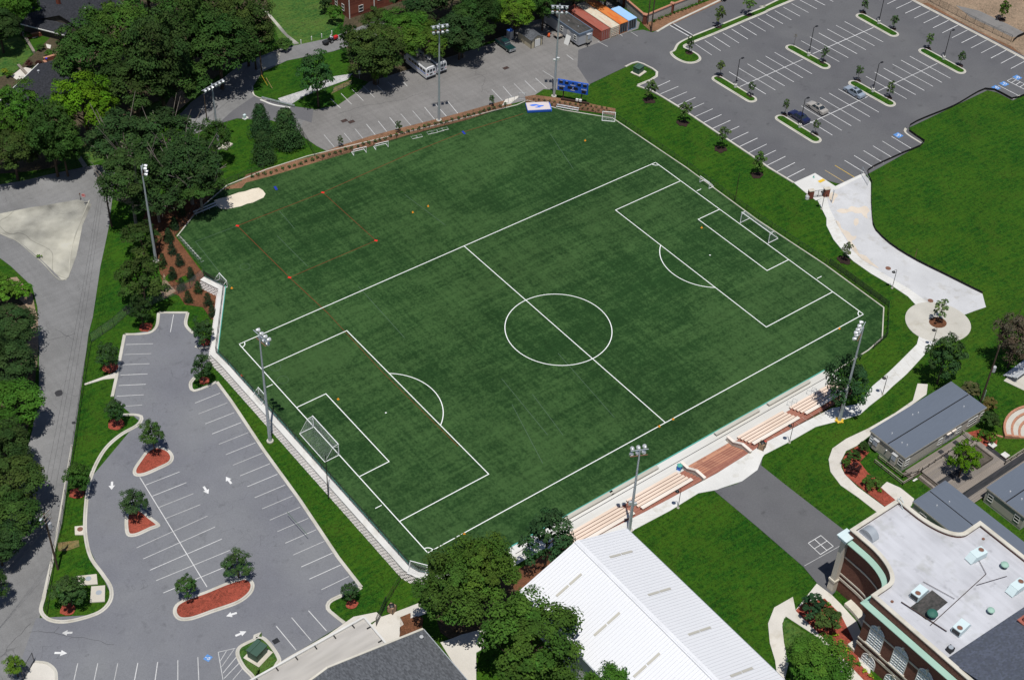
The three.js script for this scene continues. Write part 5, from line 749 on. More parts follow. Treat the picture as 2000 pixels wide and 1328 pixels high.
const siltW = W([cD(1560, 520), cD(1500, 540), cD(1440, 562), cD(1350, 515), cD(1300, 503), cD(1110, 600), cD(850, 722), cD(870, 755), cD(943, 803), cD(800, 875), cD(640, 952), cD(610, 982), cD(640, 1010), cD(640, 1130), cD(650, 1265), cK(655, 45), cK(740, 132), cK(880, 222), cK(1060, 312), cK(1268, 415)]);
fence('silt_fence', 'knee high black silt fence winding round the big lawn and gravel path', smoothLoop(siltW, false, 2.2), .55, 3, { mesh: mat.silt, meshName: 'fabric', post: mat.pole, rail: false });
fence('silt_fence', 'short piece of black silt fence beyond the car park corner', W([cD(1440, 238), cD(1465, 215), cD(1520, 190)]), .8, 2, { mesh: mat.silt, meshName: 'fabric', post: mat.pole, rail: false });
// gates
{
  const g = thing('brick_gate', 'pair of brick gate piers with a black iron gate at the car park corner', 'gate', G(...cD(345, 1110)), -.42);
  for (const [x, w] of [[-1.75, 1.0], [1.45, 1.1]]) { mesh('pier', bb(x - w / 2, x + w / 2, 0, 1.75, -.35, .35), mat.brickRed, g); mesh('pier_cap', rbx(w + .14, .14, .84, x, 1.82, 0, .03), mat.stone, g); }
  for (const x of [-1.15, -.2, .8]) mesh('gate_post', bx(.07, 1.65, .07, x, .83, 0), mat.black, g); for (const y of [.2, 1.6]) mesh('gate_rail', bx(1.95, .05, .05, -.18, y, 0), mat.black, g);
  for (let i = 0; i < 14; i++) mesh('gate_bar', cy(.012, .012, 1.4, -1.08 + i * .14, .2, 0, 5), mat.black, g);
  const w = thing('wall_light_post', 'dark post light beside the brick gate piers', 'post', G(...cD(388, 1112)), 0); mesh('post', [cy(.05, .05, .5, 0, 0, 0), cy(.12, .08, .15, 0, .5, 0)], mat.black, w);
  const s = thing('swing_gate', 'galvanised chain link swing gate standing open on the gravel path', 'gate', G(...cD(585, 985)), (() => { const a = G(...cD(585, 985)), b = G(...cD(630, 1062)); return Math.atan2(-(b.z - a.z), b.x - a.x); })()); mesh('gate_frame', [rod([0, 0, 0], [0, 1.9, 0], .05), rod([0, 1.8, 0], [3.6, 1.8, 0], .03), rod([0, .1, 0], [3.6, .1, 0], .03), rod([3.6, .1, 0], [3.6, 1.8, 0], .03)], mat.galv, s); { const q = new THREE.PlaneGeometry(3.6, 1.7); q.translate(1.8, .95, 0); mesh('chain_mesh', q, mat.chainGalv, s); }
  const p = thing('gate_post', 'tall galvanised gate post on the gravel path', 'post', G(...cD(418, 1143)), 0); mesh('shaft', cy(.09, .09, 2.9, 0, 0, 0, 10), mat.galv, p); mesh('hinge', bx(.16, .1, .16, 0, 1.9, 0), mat.darkMetal, p);
  const b = G(...cH(735, 1025)), e = G(...cH(790, 905)), d = e.clone().sub(b), L = Math.hypot(d.x, d.z), k = thing('yard_gate', 'black screened gate leaf beside the canopy roof corner', 'gate', b, Math.atan2(-d.z, d.x));
  mesh('gate_frame', [rod([0, 0, 0], [0, 1.9, 0], .05), rod([L, 0, 0], [L, 1.9, 0], .05), rod([0, 1.85, 0], [L, 1.85, 0], .035), rod([0, .1, 0], [L, .1, 0], .035)], mat.black, k); { const q = new THREE.PlaneGeometry(L, 1.75); q.translate(L / 2, .97, 0); mesh('screen', q, mat.fenceScreen, k); }
  const a2 = G(...cH(870, 770)); fence('rail_fence', 'brown rail fence from the yard gate up to the retaining wall', [[e.x, e.z], [a2.x, a2.z]], 1.5, 3, { post: mat.brownMetal, low: 1 });
  const m = G(...cG(130, 1330)), n = G(...cG(190, 1225)), dd = n.clone().sub(m), LL = Math.hypot(dd.x, dd.z), r = thing('road_gate', 'black iron gate leaf at the road entrance of the west car park', 'gate', m, Math.atan2(-dd.z, dd.x)); mesh('gate_frame', [rod([0, 0, 0], [0, 2, 0], .05), rod([LL, 0, 0], [LL, 2, 0], .05), rod([0, 1.95, 0], [LL, 1.95, 0], .035), rod([0, .15, 0], [LL, .15, 0], .035)], mat.black, r); for (let i = 1; i < 16; i++) mesh('gate_bar', cy(.014, .014, 1.8, i / 16 * LL, .15, 0, 5), mat.black, r);
  const q = thing('field_gate', 'small chain link gate frame onto the turf beside the jump mat', 'gate', G(...cB(1480, 585)), -.25); mesh('gate_frame', [rod([0, 0, 0], [0, 1.5, 0], .04), rod([1.3, 0, 0], [1.3, 1.5, 0], .04), rod([0, 1.5, 0], [1.3, 1.5, 0], .03), rod([0, .1, 0], [1.3, .1, 0], .03)], mat.galv, q); const q2 = dup(q, G(...cC(95, 560)), -.5, 'second chain link gate frame beside the start of the scoreboard bed'); 
}
// wall with brick cap at the top of the service road
{
  const z = C(1180, 0, .12), t = thing('capped_wall', 'grey rendered wall with red brick coping and piers beside the service road', 'wall'), h = 2.0, A = [G(...z(330, 100)), G(...z(660, 385)), G(...z(1100, 200)), G(...z(1540, 30)), G(...z(2100, -200))];
  for (let i = 0; i < A.length - 1; i++) { const a = A[i].clone().setY(h / 2), b = A[i + 1].clone().setY(h / 2); mesh('panel', bar(a, b, .3, h), mat.stucco, t); mesh('coping', bar(a.setY(h + .08), b.setY(h + .08), .5, .16), mat.brickCap, t); }
  A.forEach((p, i) => { mesh('pier', bx(.75, h + .25, .75, p.x, (h + .25) / 2, p.z, .5), mat.brickRed, t); mesh('pier_cap', bx(.95, .18, .95, p.x, h + .34, p.z, .5), mat.brickCap, t); });
  const a = A[0], b = G(...z(180, -20)); mesh('panel', bar(a.clone().setY(1), b.clone().setY(1), .3, 2), mat.stucco, t);
}
// guard rail by the rubble bed
{ const a = G(...cB(90, 560)), b = G(...cB(275, 607)), d = b.clone().sub(a), L = Math.hypot(d.x, d.z), t = thing('guard_rail', 'grey steel guard rail beside the rubble bed on the road bend', 'guard rail', a, Math.atan2(-d.z, d.x)); mesh('beam', [bx(L, .14, .06, L / 2, .62, 0), bx(L, .12, .05, L / 2, .46, .03)], mat.galv, t); for (let i = 0; i < 5; i++) mesh('post', bx(.1, .65, .15, .2 + i * (L - .4) / 4, .33, -.08), mat.galv, t); kerb([cB(82, 563), cB(150, 590), cB(250, 608)], false, .5, .16, true, mat.walk); }
// ---------------------------------------------------------------- white metal-roofed gym
{
  const x0 = -42.9, x1 = -23.6, z0 = 44.7, z1 = 100, e = 6.5, r = 10.3, xm = (x0 + x1) / 2, y0 = 1.2;
  const t = thing('gym_hall', 'long gym hall with white ribbed metal gable roof', 'building');
  mesh('wall', [prism([[x0 + .5, z0 + .5], [x1 - .5, z0 + .5], [x1 - .5, z1], [x0 + .5, z1]], y0 - 2.8, e - .05)], mat.metalWall, t);
  { const s = new THREE.Shape([[x0 + .5, e - .1], [x1 - .5, e - .1], [xm, r - .25]].map(p => new THREE.Vector2(...p))), g = new THREE.ExtrudeGeometry(s, { depth: .3, bevelEnabled: false }); g.translate(0, 0, z0 + .5); mesh('gable', g, mat.metalWall, t); }
  for (const sd of [-1, 1]) {
    const xe = sd < 0 ? x0 : x1, L = Math.hypot(xe - xm, r - e), th = Math.atan2(r - e, Math.abs(xe - xm));
    const o = new THREE.Group(); o.position.set(xm, r, 0); o.rotation.z = sd < 0 ? th : -th;
    const rf = mesh('roof_slope', bx(L, .12, z1 - z0, sd * L / 2, -.06, (z0 + z1) / 2), mat.metalRoof, t); rf.position.set(xm, r, 0); rf.rotation.z = sd < 0 ? th : -th;
    const ribs = []; for (let z = z0 + .3; z < z1; z += .5) ribs.push(bx(L, .045, .05, sd * L / 2, .027, z)); const rb = mesh('rib', ribs, mat.roofRib, rf); rb.name = 'ribs'; rb.userData.kind = 'stuff';
    for (let i = 0; i < 9; i++) for (const [a, b] of [[.26, .47], [.49, .70]]) { const zc = z0 + 4.4 + i * 8.05; if (zc > z1 - 1) continue; mesh('skylight', bx(L * (b - a), .03, .36, sd * L * (a + b) / 2, .085, zc), mat.skylight, rf); }
    mesh('gutter', bx(.16, .16, z1 - z0, sd * (L + .06), -.1, (z0 + z1) / 2), mat.galv, rf);
  }
  mesh('ridge_cap', [bx(.75, .05, z1 - z0 - .1, xm, r + .02, (z0 + z1) / 2), bx(.28, .1, z1 - z0 - .12, xm, r + .07, (z0 + z1) / 2)], mat.metalRoof, t);
}
// ---------------------------------------------------------------- brick school
{
  const Y = 13.6, G0 = .9, t = thing('school_building', 'large brick school with white flat roof, stone coping and concave curved corners', 'building');
  const cxm = 1.55, half = []; for (let i = 0; i <= 12; i++) { const a = i / 12 * Math.PI / 2; half.push([7.85 - 2.95 * Math.cos(a), 70.5 + 6.4 * Math.sin(a)]); }
  const L = [[-4.9, 67.4], ...half.map(([x, z]) => [-x, z]), [-11.0, 76.9]], R = [[4.9, 67.4], ...half, [11.0, 76.9]];
  const plan = [...L.slice().reverse().map(([x, z]) => [cxm + x, z]), ...R.map(([x, z]) => [cxm + x, z])]; const left = [...L].map(([x, z]) => [cxm + x, z]);
  const zS = 89.2, full = [...plan, [cxm + 11.0, zS + 12], [cxm - 11.0, zS + 12]].map(p => p);
  mesh('wall', prism(full, G0 - 1.5, Y - .15), mat.brickSchool, t);
  mesh('flat_roof', drape(full, Y - .12, 0, [], 99, () => 0), mat.roofWhite, t);
  const loop = full.slice(); { const a = loop.reduce((s, p, i) => { const b = loop[(i + 1) % loop.length]; return s + p[0] * b[1] - b[0] * p[1]; }, 0); if (a < 0) loop.reverse(); }
  const flatY = () => 0;
  mesh('parapet', sweep(loop, [[-.02, Y - 1.0], [-.02, Y + .32], [.38, Y + .32], [.38, Y - .12]], true, flatY), mat.brickSchool, t);
  mesh('coping', sweep(loop, [[-.12, Y + .3], [-.12, Y + .46], [.48, Y + .46], [.48, Y + .3]], true, flatY), mat.cope, t);
  mesh('cornice', sweep(loop, [[-.04, Y - 2.1], [-.25, Y - 1.95], [-.85, Y - 1.5], [-.85, Y - 1.38], [-.04, Y - 1.15]], true, flatY), mat.copper, t);
  for (const [y, h, m] of [[Y - 2.4, .22, mat.stone], [Y - 5.0, .3, mat.stone], [Y - 8.6, .3, mat.stone], [Y - 9.6, .45, mat.stone]]) mesh('stone_band', sweep(loop, [[-.03, y - h / 2], [-.11, y - h / 2], [-.11, y + h / 2], [-.03, y + h / 2]], true, flatY), m, t);
  // arched windows in the west wall
  const xw = cxm - 11.0 - .02;
  const arch = (w, h) => { const s = new THREE.Shape(); s.moveTo(-w / 2, 0); s.lineTo(w / 2, 0); s.lineTo(w / 2, h - w / 2); s.absarc(0, h - w / 2, w / 2, 0, Math.PI, false); s.lineTo(-w / 2, 0); return s; };
  for (const [y, h, w] of [[Y - 8.2, 4.3, 2.3], [Y - 12.6, 2.6, 2.3]]) for (let i = 0; i < 4; i++) {
    const z = 79.4 + i * 4.2, o = new THREE.Group(); o.name = 'window'; t.add(o); o.position.set(xw, y, z); o.rotation.y = -Math.PI / 2;
    const g = new THREE.ExtrudeGeometry(arch(w, h), { depth: .04, bevelEnabled: false }); mesh('pane', g, mat.glassBlue, o);
    const fr = [bx(w + .1, .14, .16, 0, .03, .05), bx(.12, h - w / 2, .12, -w / 2, (h - w / 2) / 2, .05), bx(.12, h - w / 2, .12, w / 2, (h - w / 2) / 2, .05), bx(.1, h - .1, .1, 0, h / 2, .06)];
    for (const k of [-.25, .25]) fr.push(bx(.06, h - .5, .09, w * k, (h - .5) / 2, .06)); for (let k = 1; k < h * 1.9 - 1; k++) fr.push(bx(w, .055, .09, 0, k * .53, .06)); const ar = new THREE.TorusGeometry(w / 2, .07, 5, 16, Math.PI); ar.translate(0, h - w / 2, .05); fr.push(ar); mesh('frame', fr, mat.trim, o);
    mesh('keystone', bx(.34, .5, .2, 0, h + .12, .06), mat.stone, o); mesh('sill', bx(w + .5, .2, .3, 0, -.1, .1), mat.stone, o);
  }
  for (const [k, z] of [[.55, 0], [.62, 1]]) { const i = 7 + z * 3, p = left[i], q = left[i + 1]; const o = new THREE.Group(); o.name = 'window'; t.add(o); o.position.set((p[0] + q[0]) / 2 - .03, Y - 7.6, (p[1] + q[1]) / 2); o.rotation.y = Math.atan2(-(q[1] - p[1]), q[0] - p[0]) + Math.PI; mesh('pane', new THREE.ExtrudeGeometry(arch(1.1, 3.4), { depth: .08, bevelEnabled: false }), mat.glassBlue, o); mesh('frame', [bx(.1, 3, .14, -.55, 1.5, .08), bx(.1, 3, .14, .55, 1.5, .08), bx(1.2, .1, .14, 0, 0, .08), bx(1.1, .07, .12, 0, 1.5, .08)], mat.trim, o); }
  // rainwater head and stone pier at the front corner
  const LS = 1; const px = cxm - 5.35, pz = 67.3; mesh('corner_pier', [bx(.95, 3.2, 1.0, px, G0 + 1.0, pz), bx(.78, 11, .8, px, G0 + 6.2, pz), bx(1.15, .35, 1.2, px, G0 + 2.75, pz), bx(1.3, .5, 1.3, px, G0 - .2, pz)], mat.stone, t);
  const cp = mesh('pier_cap', [bx(1.7, .5, 1.5, px, Y - .95, pz), bx(2.0, .14, 1.8, px, Y - .62, pz), bx(1.3, .3, 1.2, px, Y - 1.3, pz)], mat.acBox, t);
  mesh('curved_ledge', sweep(left.slice(1, -1).concat([[cxm - 11.0, 76.86]]), [[-.05, G0 - 1], [-.05, G0 + 1.1], [1.25, G0 + 1.1], [1.25, G0 - 1]].map(([a, b]) => [a * LS, b]), false, flatY), mat.cope, t);
  mesh('half_dome', (() => { const g = new THREE.CylinderGeometry(1.25, 1.25, 1.3, 18, 1, false, 0, Math.PI); g.rotateZ(Math.PI / 2); g.rotateX(0); return [g.rotateX(-Math.PI / 2 * 0).translate(cxm - 3.2, Y - .1, 69.3)]; })(), mat.galv, t);
  // slate roof at the south end
  const sl = mesh('slate_roof', [quad([cxm - 10.6, Y + .0, zS + .1], [cxm + 11.0, Y + .0, zS + .9], [cxm + 11, Y + 3.2, zS + 14], [cxm - 10.6, Y + 3.2, zS + 14])], mat.slate, t);
  mesh('dormer', [bx(2.6, 1.0, 1.6, 4.6, Y + 1.1, 92.2), bx(3, .15, 2.2, 4.4, Y + .62, 92.0)], mat.contRed, t);
  // stained patch and pipes on the roof
  mesh('roof_patch', bx(4.6, .02, 2.6, cxm - 5.6, Y - .1, 82.2, .05), mat.tarRoof, t);
  const pipe = [rod([cxm - 8.2, Y + .1, 84.6], [cxm + 4.6, Y + .1, 77.9 + 5.4], .05), rod([cxm - 3.4, Y + .1, 79.2], [cxm - 2.2, Y + .1, 83.6], .035), rod([cxm + 4.6, Y + .1, 83.3], [cxm + 6.5, Y + .1, 79.5], .035), rod([cxm + 2, Y + .1, 83.8], [cxm + 6.6, Y + .1, 85.2], .035), rod([cxm - 8.4, Y + .1, 79.8], [cxm - 7.2, Y + .1, 86.5], .07)]; mesh('roof_pipe', pipe, mat.brownMetal, t);
  // roof equipment
  const B = (x, y) => { const p = Gp(...cJ(x, y), Y - .1); return [p.x, Y - .1, p.z]; };
  const ac = (x, y, turn, lab) => { const o = thing('roof_air_conditioner', lab, 'air conditioner', B(x, y), turn, 'air conditioners on the school roof'); mesh('housing', rbx(2.1, 1.0, 1.35, 0, .62, 0, .04), mat.acBox, o); mesh('hood', (() => { const s = new THREE.Shape([[0, .15], [0, 1.05], [.75, .15]].map(p => new THREE.Vector2(...p))); const g = new THREE.ExtrudeGeometry(s, { depth: 1.25, bevelEnabled: false }); g.translate(1.04, 0, -.62); return [g]; })(), mat.acBox, o); mesh('fan_grille', cy(.36, .36, .04, -.5, 1.11, .1, 16), mat.rustIron, o); mesh('fan_ring', [(() => { const g = new THREE.TorusGeometry(.38, .04, 5, 16); g.rotateX(Math.PI / 2); g.translate(-.5, 1.13, .1); return g; })()], mat.galv, o); mesh('coil', bx(.06, .7, 1.1, -1.06, .6, 0), mat.darkMetal, o); mesh('skid', [bx(2.2, .14, .12, 0, .07, -.5), bx(2.2, .14, .12, 0, .07, .5)], mat.galv, o); return o; };
  ac(905, 855, .1, 'pale air conditioner with rusty fan beside the dark roof patch'); ac(1240, 635, Math.PI - .1, 'pale air conditioner near the stepped trailer side parapet'); ac(1140, 1050, .1, 'pale air conditioner nearest the slate roof edge'); ac(1465, 815, Math.PI, 'pale air conditioner beside the tall copper ventilator');
  const vent = (x, y, s, m, lab) => { const o = thing('roof_ventilator', lab, 'ventilator', B(x, y)); mesh('neck', cy(.3 * s, .3 * s, .6 * s, 0, 0, 0, 12), mat.darkMetal, o); mesh('hood', lathe([[0, .6 * s], [.62 * s, .62 * s], [.72 * s, .8 * s], [.6 * s, 1.0 * s], [.2 * s, 1.15 * s], [0, 1.2 * s]], 0, 0, 0, 14), m, o); };
  vent(1390, 695, .8, mat.copper, 'pale green copper ventilator on dark neck beside an air conditioner'); vent(1313, 950, .72, mat.copper, 'round pale copper ventilator alone on the white roof'); vent(980, 975, 1.05, mat.copperDark, 'dark green globe ventilator on the stained roof patch');
  const m = thing('small_condenser', 'small round fan condenser at the roof corner by the slate roof', 'air conditioner', B(1085, 1165)); mesh('housing', rbx(.8, .75, .8, 0, .4, 0, .05), mat.darkMetal, m); mesh('fan_cover', cy(.33, .33, .05, 0, .78, 0, 14), mat.galv, m);
  for (const [x, y] of [[1275, 535], [760, 888]]) { const p = B(x, y); mesh('roof_drain', cy(.18, .22, .12, p[0], p[1], p[2], 10), mat.rustIron, t); }
  const ld = B(812, 360); mesh('roof_ladder', [rod([ld[0], Y - 1, ld[2] - 1], [ld[0], Y + 1.2, ld[2] - .9], .04), rod([ld[0] + .5, Y - 1, ld[2] - 1], [ld[0] + .5, Y + 1.2, ld[2] - .9], .04), rod([ld[0], Y + 1.2, ld[2] - .9], [ld[0], Y - .1, ld[2] + .4], .04), rod([ld[0] + .5, Y + 1.2, ld[2] - .9], [ld[0] + .5, Y - .1, ld[2] + .4], .04)], mat.acBox, t);
}
// ---------------------------------------------------------------- classroom trailers and deck
function window2(parent, x, y, z, ry, w = .9, h = 1.15, m = mat.glass) { const o = new THREE.Group(); o.name = 'window'; parent.add(o); o.position.set(x, y, z); o.rotation.y = ry; mesh('pane', bx(w, h, .04, 0, 0, 0), m, o); mesh('frame', [bx(w + .12, .08, .1, 0, h / 2, .02), bx(w + .12, .08, .1, 0, -h / 2, .02), bx(.08, h, .1, -w / 2, 0, .02), bx(.08, h, .1, w / 2, 0, .02), bx(w, .06, .09, 0, 0, .02)], mat.trim, o); return o; }
function trailer(lab, x0, x1, z0, z1, yr, along) {
  const yg = 1.0, t = thing('classroom_trailer', lab, 'trailer', [0, 0, 0], 0, 'portable classroom trailers');
  mesh('wall', bb(x0 + .15, x1 - .15, yg + .75, yr - .12, z0 + .15, z1 - .15), mat.siding, t); mesh('skirting', bb(x0 + .18, x1 - .18, yg - .6, yg + .74, z0 + .18, z1 - .18), mat.stucco, t);
  const w = along === 'x' ? (z1 - z0) / 2 : (x1 - x0) / 2;
  for (const s of [0, 1]) mesh('roof_panel', along === 'x' ? bb(x0, x1, yr - .14, yr, z0 + s * (w + .09), z0 + w - .09 + s * (w + .09)) : bb(x0 + s * (w + .09), x0 + w - .09 + s * (w + .09), yr - .14, yr, z0, z1), mat.epdm, t);
  mesh('roof_seam', along === 'x' ? bb(x0 + .02, x1 - .02, yr - .15, yr - .05, z0 + w - .09, z0 + w + .09) : bb(x0 + w - .09, x0 + w + .09, yr - .15, yr - .05, z0 + .02, z1 - .02), mat.blackMatte, t);
  mesh('fascia', [bb(x0 - .03, x1 + .03, yr - .3, yr - .05, z0 - .03, z0 + .02), bb(x0 - .03, x1 + .03, yr - .3, yr - .05, z1 - .02, z1 + .03), bb(x0 - .03, x0 + .02, yr - .3, yr - .05, z0 + .02, z1 - .02), bb(x1 - .02, x1 + .03, yr - .3, yr - .05, z0 + .02, z1 - .02)], mat.siding, t);
  return t;
}
function wallAC(t, x, y, z, ry) { const o = new THREE.Group(); o.name = 'wall_air_conditioner'; t.add(o); o.position.set(x, y, z); o.rotation.y = ry; mesh('housing', rbx(.95, 2.0, .5, 0, 0, .25, .03), mat.siding, o); mesh('louvre', [0, 1, 2, 3, 4, 5].map(i => bx(.8, .1, .04, 0, .75 - i * .15, .52, 0, -.5)), mat.galv, o); mesh('lid', bx(1.05, .06, .6, 0, 1.03, .28), mat.alu, o); }
{
  const T1 = trailer('long grey roofed classroom trailer beside the lawn walkway', 21.75, 41, 50.4, 57.7, 4.6, 'x');
  wallAC(T1, 21.9, 2.9, 52.1, -Math.PI / 2); wallAC(T1, 21.9, 2.9, 55.9, -Math.PI / 2); window2(T1, 21.88, 3.1, 51.1, -Math.PI / 2, .8, 1.1, mat.glassBlue); window2(T1, 21.88, 3.0, 57.0, -Math.PI / 2); mesh('wall_lamp', [sph(.14, 21.8, 3.2, 54.1)], mat.alu, T1);
  window2(T1, 22.7, 3.0, 57.58, 0); window2(T1, 30.4, 3.0, 57.58, 0); window2(T1, 34.8, 3.0, 57.58, 0); window2(T1, 38.2, 3.0, 57.58, 0, 2.2, 1.2, mat.black); window2(T1, 40.4, 3.1, 57.58, 0, .8, 1.1);
  for (const x of [32, 33.2]) { mesh('door', bx(1.0, 2.05, .06, x, 2.75, 57.58), mat.office, T1); mesh('door_lamp', bx(1, .12, .4, x, 4.0, 57.75), mat.seatTop, T1); }
  for (const [x, z] of [[24, 52.9], [23.7, 55.2], [29.8, 52], [30.9, 52.2], [38, 55.5], [24, 56]]) mesh('roof_vent', cy(.12, .1, .22, x, 4.6, z, 8), mat.alu, T1);
  const T2 = trailer('grey roofed classroom trailer tucked behind the school roof', 16.0, 23.3, 64.3, 90, 4.5, 'z'); window2(T2, 17.6, 3, 64.43, Math.PI); window2(T2, 16.13, 3, 66.5, -Math.PI / 2, 1.2, .9); for (const [x, z] of [[18.2, 67], [20.3, 67.6]]) mesh('roof_vent', cy(.12, .1, .22, x, 4.5, z, 8), mat.alu, T2);
  const T3 = trailer('grey roofed classroom trailer beside the amphitheatre', 27.3, 46, 68.9, 76.2, 4.5, 'x'); window2(T3, 27.42, 3, 70, -Math.PI / 2); window2(T3, 27.42, 3, 75.0, -Math.PI / 2); for (const [x, z] of [[29.5, 71.6], [29.7, 73.6]]) mesh('roof_vent', cy(.14, .12, .22, x, 4.5, z, 8), mat.alu, T3);
  // deck
  const d = thing('wooden_deck', 'weathered wooden deck with dark grip strips between the classroom trailers', 'deck'), yd = 1.75;
  for (let i = 0; i < 58; i++) { const z = 58.0 + i * .19; if (z > 68.6) break; const a = z < 59.3 ? 22.2 : z < 64.2 ? 24.2 : 23.5; mesh('deck_board', bb(a, z < 65.8 ? 36.8 : 42, yd - .05, yd + hsh(i, 2, 3) * .012, z + .008, z + .182), [mat.wood, mat.woodGrey, mat.wood, mat.woodGrey, mat.barkPale][Math.floor(hsh(i, 9, 1) * 5)], d); }
  for (let i = 0; i < 60; i++) { const z = 64.4 + i * .4; mesh('walkway_board', bb(23.5, 27.15, 1.2, 1.3 + hsh(i, 4, 4) * .012, z + .01, z + .38), mat.barkPale, d); }
  mesh('deck_frame', bb(24.3, 36.7, .6, yd - .06, 58.1, 68.4), mat.woodDark, d);
  for (const [x0, x1, z0, z1] of [[24.3, 35, 62.5, 63.4], [29.5, 30.4, 58.2, 62.4], [24.4, 41.5, 66.3, 67.4], [33, 33.9, 58.2, 61], [36.5, 37.3, 62, 66]]) mesh('grip_strip', bb(x0, x1, yd + .01, yd + .025, z0, z1), mat.deckStrip, d);
  for (let i = 0; i < 5; i++) mesh('step', bb(22.1 + i * .4, 22.5 + i * .4, .7, 1.1 + i * .14, 59.9, 64.0), i & 1 ? mat.wood : mat.woodDark, d);
  const rail = (pts, y = yd) => { for (let i = 0; i < pts.length - 1; i++) { const a = pts[i], b = pts[i + 1], va = new THREE.Vector3(a[0], (a[2] ?? y) + .95, a[1]), vb = new THREE.Vector3(b[0], (b[2] ?? y) + .95, b[1]); mesh('hand_rail', [bar(va, vb, .14, .05), bar(va.clone().setY(va.y - .45), vb.clone().setY(vb.y - .45), .05, .1)], mat.wood, d); const n = Math.max(1, Math.round(va.distanceTo(vb) / 1.6)); for (let k = 0; k <= n; k++) { const p = va.clone().lerp(vb, k / n); mesh('rail_post', bx(.1, 1.0, .1, p.x, p.y - .5, p.z), mat.woodDark, d); } } };
  rail([[21.0, 53.6, 1.2], [21.0, 58.6, 1.3], [23.6, 59.4, 1.75]]); rail([[19.9, 53.8, 1.1], [19.9, 59.6, 1.1], [22.2, 59.7, 1.2]]); rail([[24.2, 59.6], [32, 59.4]]); rail([[36, 66.2], [42, 66.2]]); rail([[35.6, 57.9], [35.6, 60.2]]);
  mesh('ramp', [bb(20.0, 21.7, .6, 1.25, 53.7, 59.5), bb(21.7, 24.2, .6, 1.5, 58.0, 59.6)], mat.woodDark, d); mesh('planter', [bb(31.6, 35.4, yd, yd + .5, 60.9, 61.1), bb(31.6, 35.4, yd, yd + .5, 64.2, 64.4), bb(31.6, 31.8, yd, yd + .5, 61.1, 64.2), bb(35.2, 35.4, yd, yd + .5, 61.1, 64.2), bb(31.8, 35.2, yd, yd + .3, 61.1, 64.2)], mat.woodDark, d);
  for (const [x, z] of [[22.2, 60.1], [22.1, 64.4]]) mesh('step_light', bx(.9, .08, .3, x, 1.55, z), mat.walk, d);
  // amphitheatre
  const a = thing('brick_amphitheatre', 'curved pale paved amphitheatre with red brick seat rings beside the deck', 'amphitheatre', [46.8, 0, 66.3]); const yb = 1.15, A0 = Math.PI * 1.2, A1 = Math.PI * 2.15;
  mesh('paving', (() => { const p = []; for (let i = 0; i <= 24; i++) { const t = A0 + i / 24 * (A1 - A0); p.push([7.3 * Math.cos(t), 7.3 * Math.sin(t)]); } p.push([6.5, 6], [-4.5, .2], [-10, .2], [-10, -4.6], [-6.2, -4.6]); return [prism(p, yb - .8, yb + .1)]; })(), mat.pathC, a);
  for (let k = 0; k < 4; k++) {
    const r = 6.9 - k * 1.2, ring = []; for (let i = 0; i <= 24; i++) { const t = A0 + i / 24 * (A1 - A0); ring.push([r * Math.cos(t), r * Math.sin(t)]); } ring.unshift([ring[0][0] + .75, ring[0][1] + .6]);
    mesh('brick_ring', sweep(ring, [[-.19, yb - .3], [-.19, yb + .85 - k * .2], [.19, yb + .85 - k * .2], [.19, yb - .3]], false, () => 0), mat.brickCap, a);
    if (k < 3) { const ri = r - .2, ro = r - 1.0, p = []; for (let i = 0; i <= 22; i++) { const t = A0 + i / 22 * (A1 - A0); p.push([ri * Math.cos(t), ri * Math.sin(t)]); } for (let i = 22; i >= 0; i--) { const t = A0 + i / 22 * (A1 - A0); p.push([ro * Math.cos(t), ro * Math.sin(t)]); } mesh('terrace_ring', prism(p, yb - .2, yb + .62 - k * .2), mat.conc, a); }
  }
  for (const [x, z] of [[-9.3, -3.8], [-9.4, -1.2]]) { mesh('brick_pier', bx(.85, .95, .85, x, yb + .45, z), mat.brickRed, a); mesh('pier_cap', rbx(1.05, .16, 1.05, x, yb + 1.0, z, .03), mat.walk, a); }
  for (const [x, z] of [[-10.3, -3.9], [-10.3, -1.0]]) mesh('step_slab', bb(x - .6, x + .5, yb, yb + .3, z - .7, z + .7), mat.walk, a);
  mesh('brick_edge', sweep([[-9.3, -4.3], [-8.3, -5.2], [-7.4, -4.6], [-6.6, -5.6], [-5.9, -4.3]], [[-.15, yb - .3], [-.15, yb + .4], [.15, yb + .4], [.15, yb - .3]], false, () => 0), mat.brickCap, a);
}
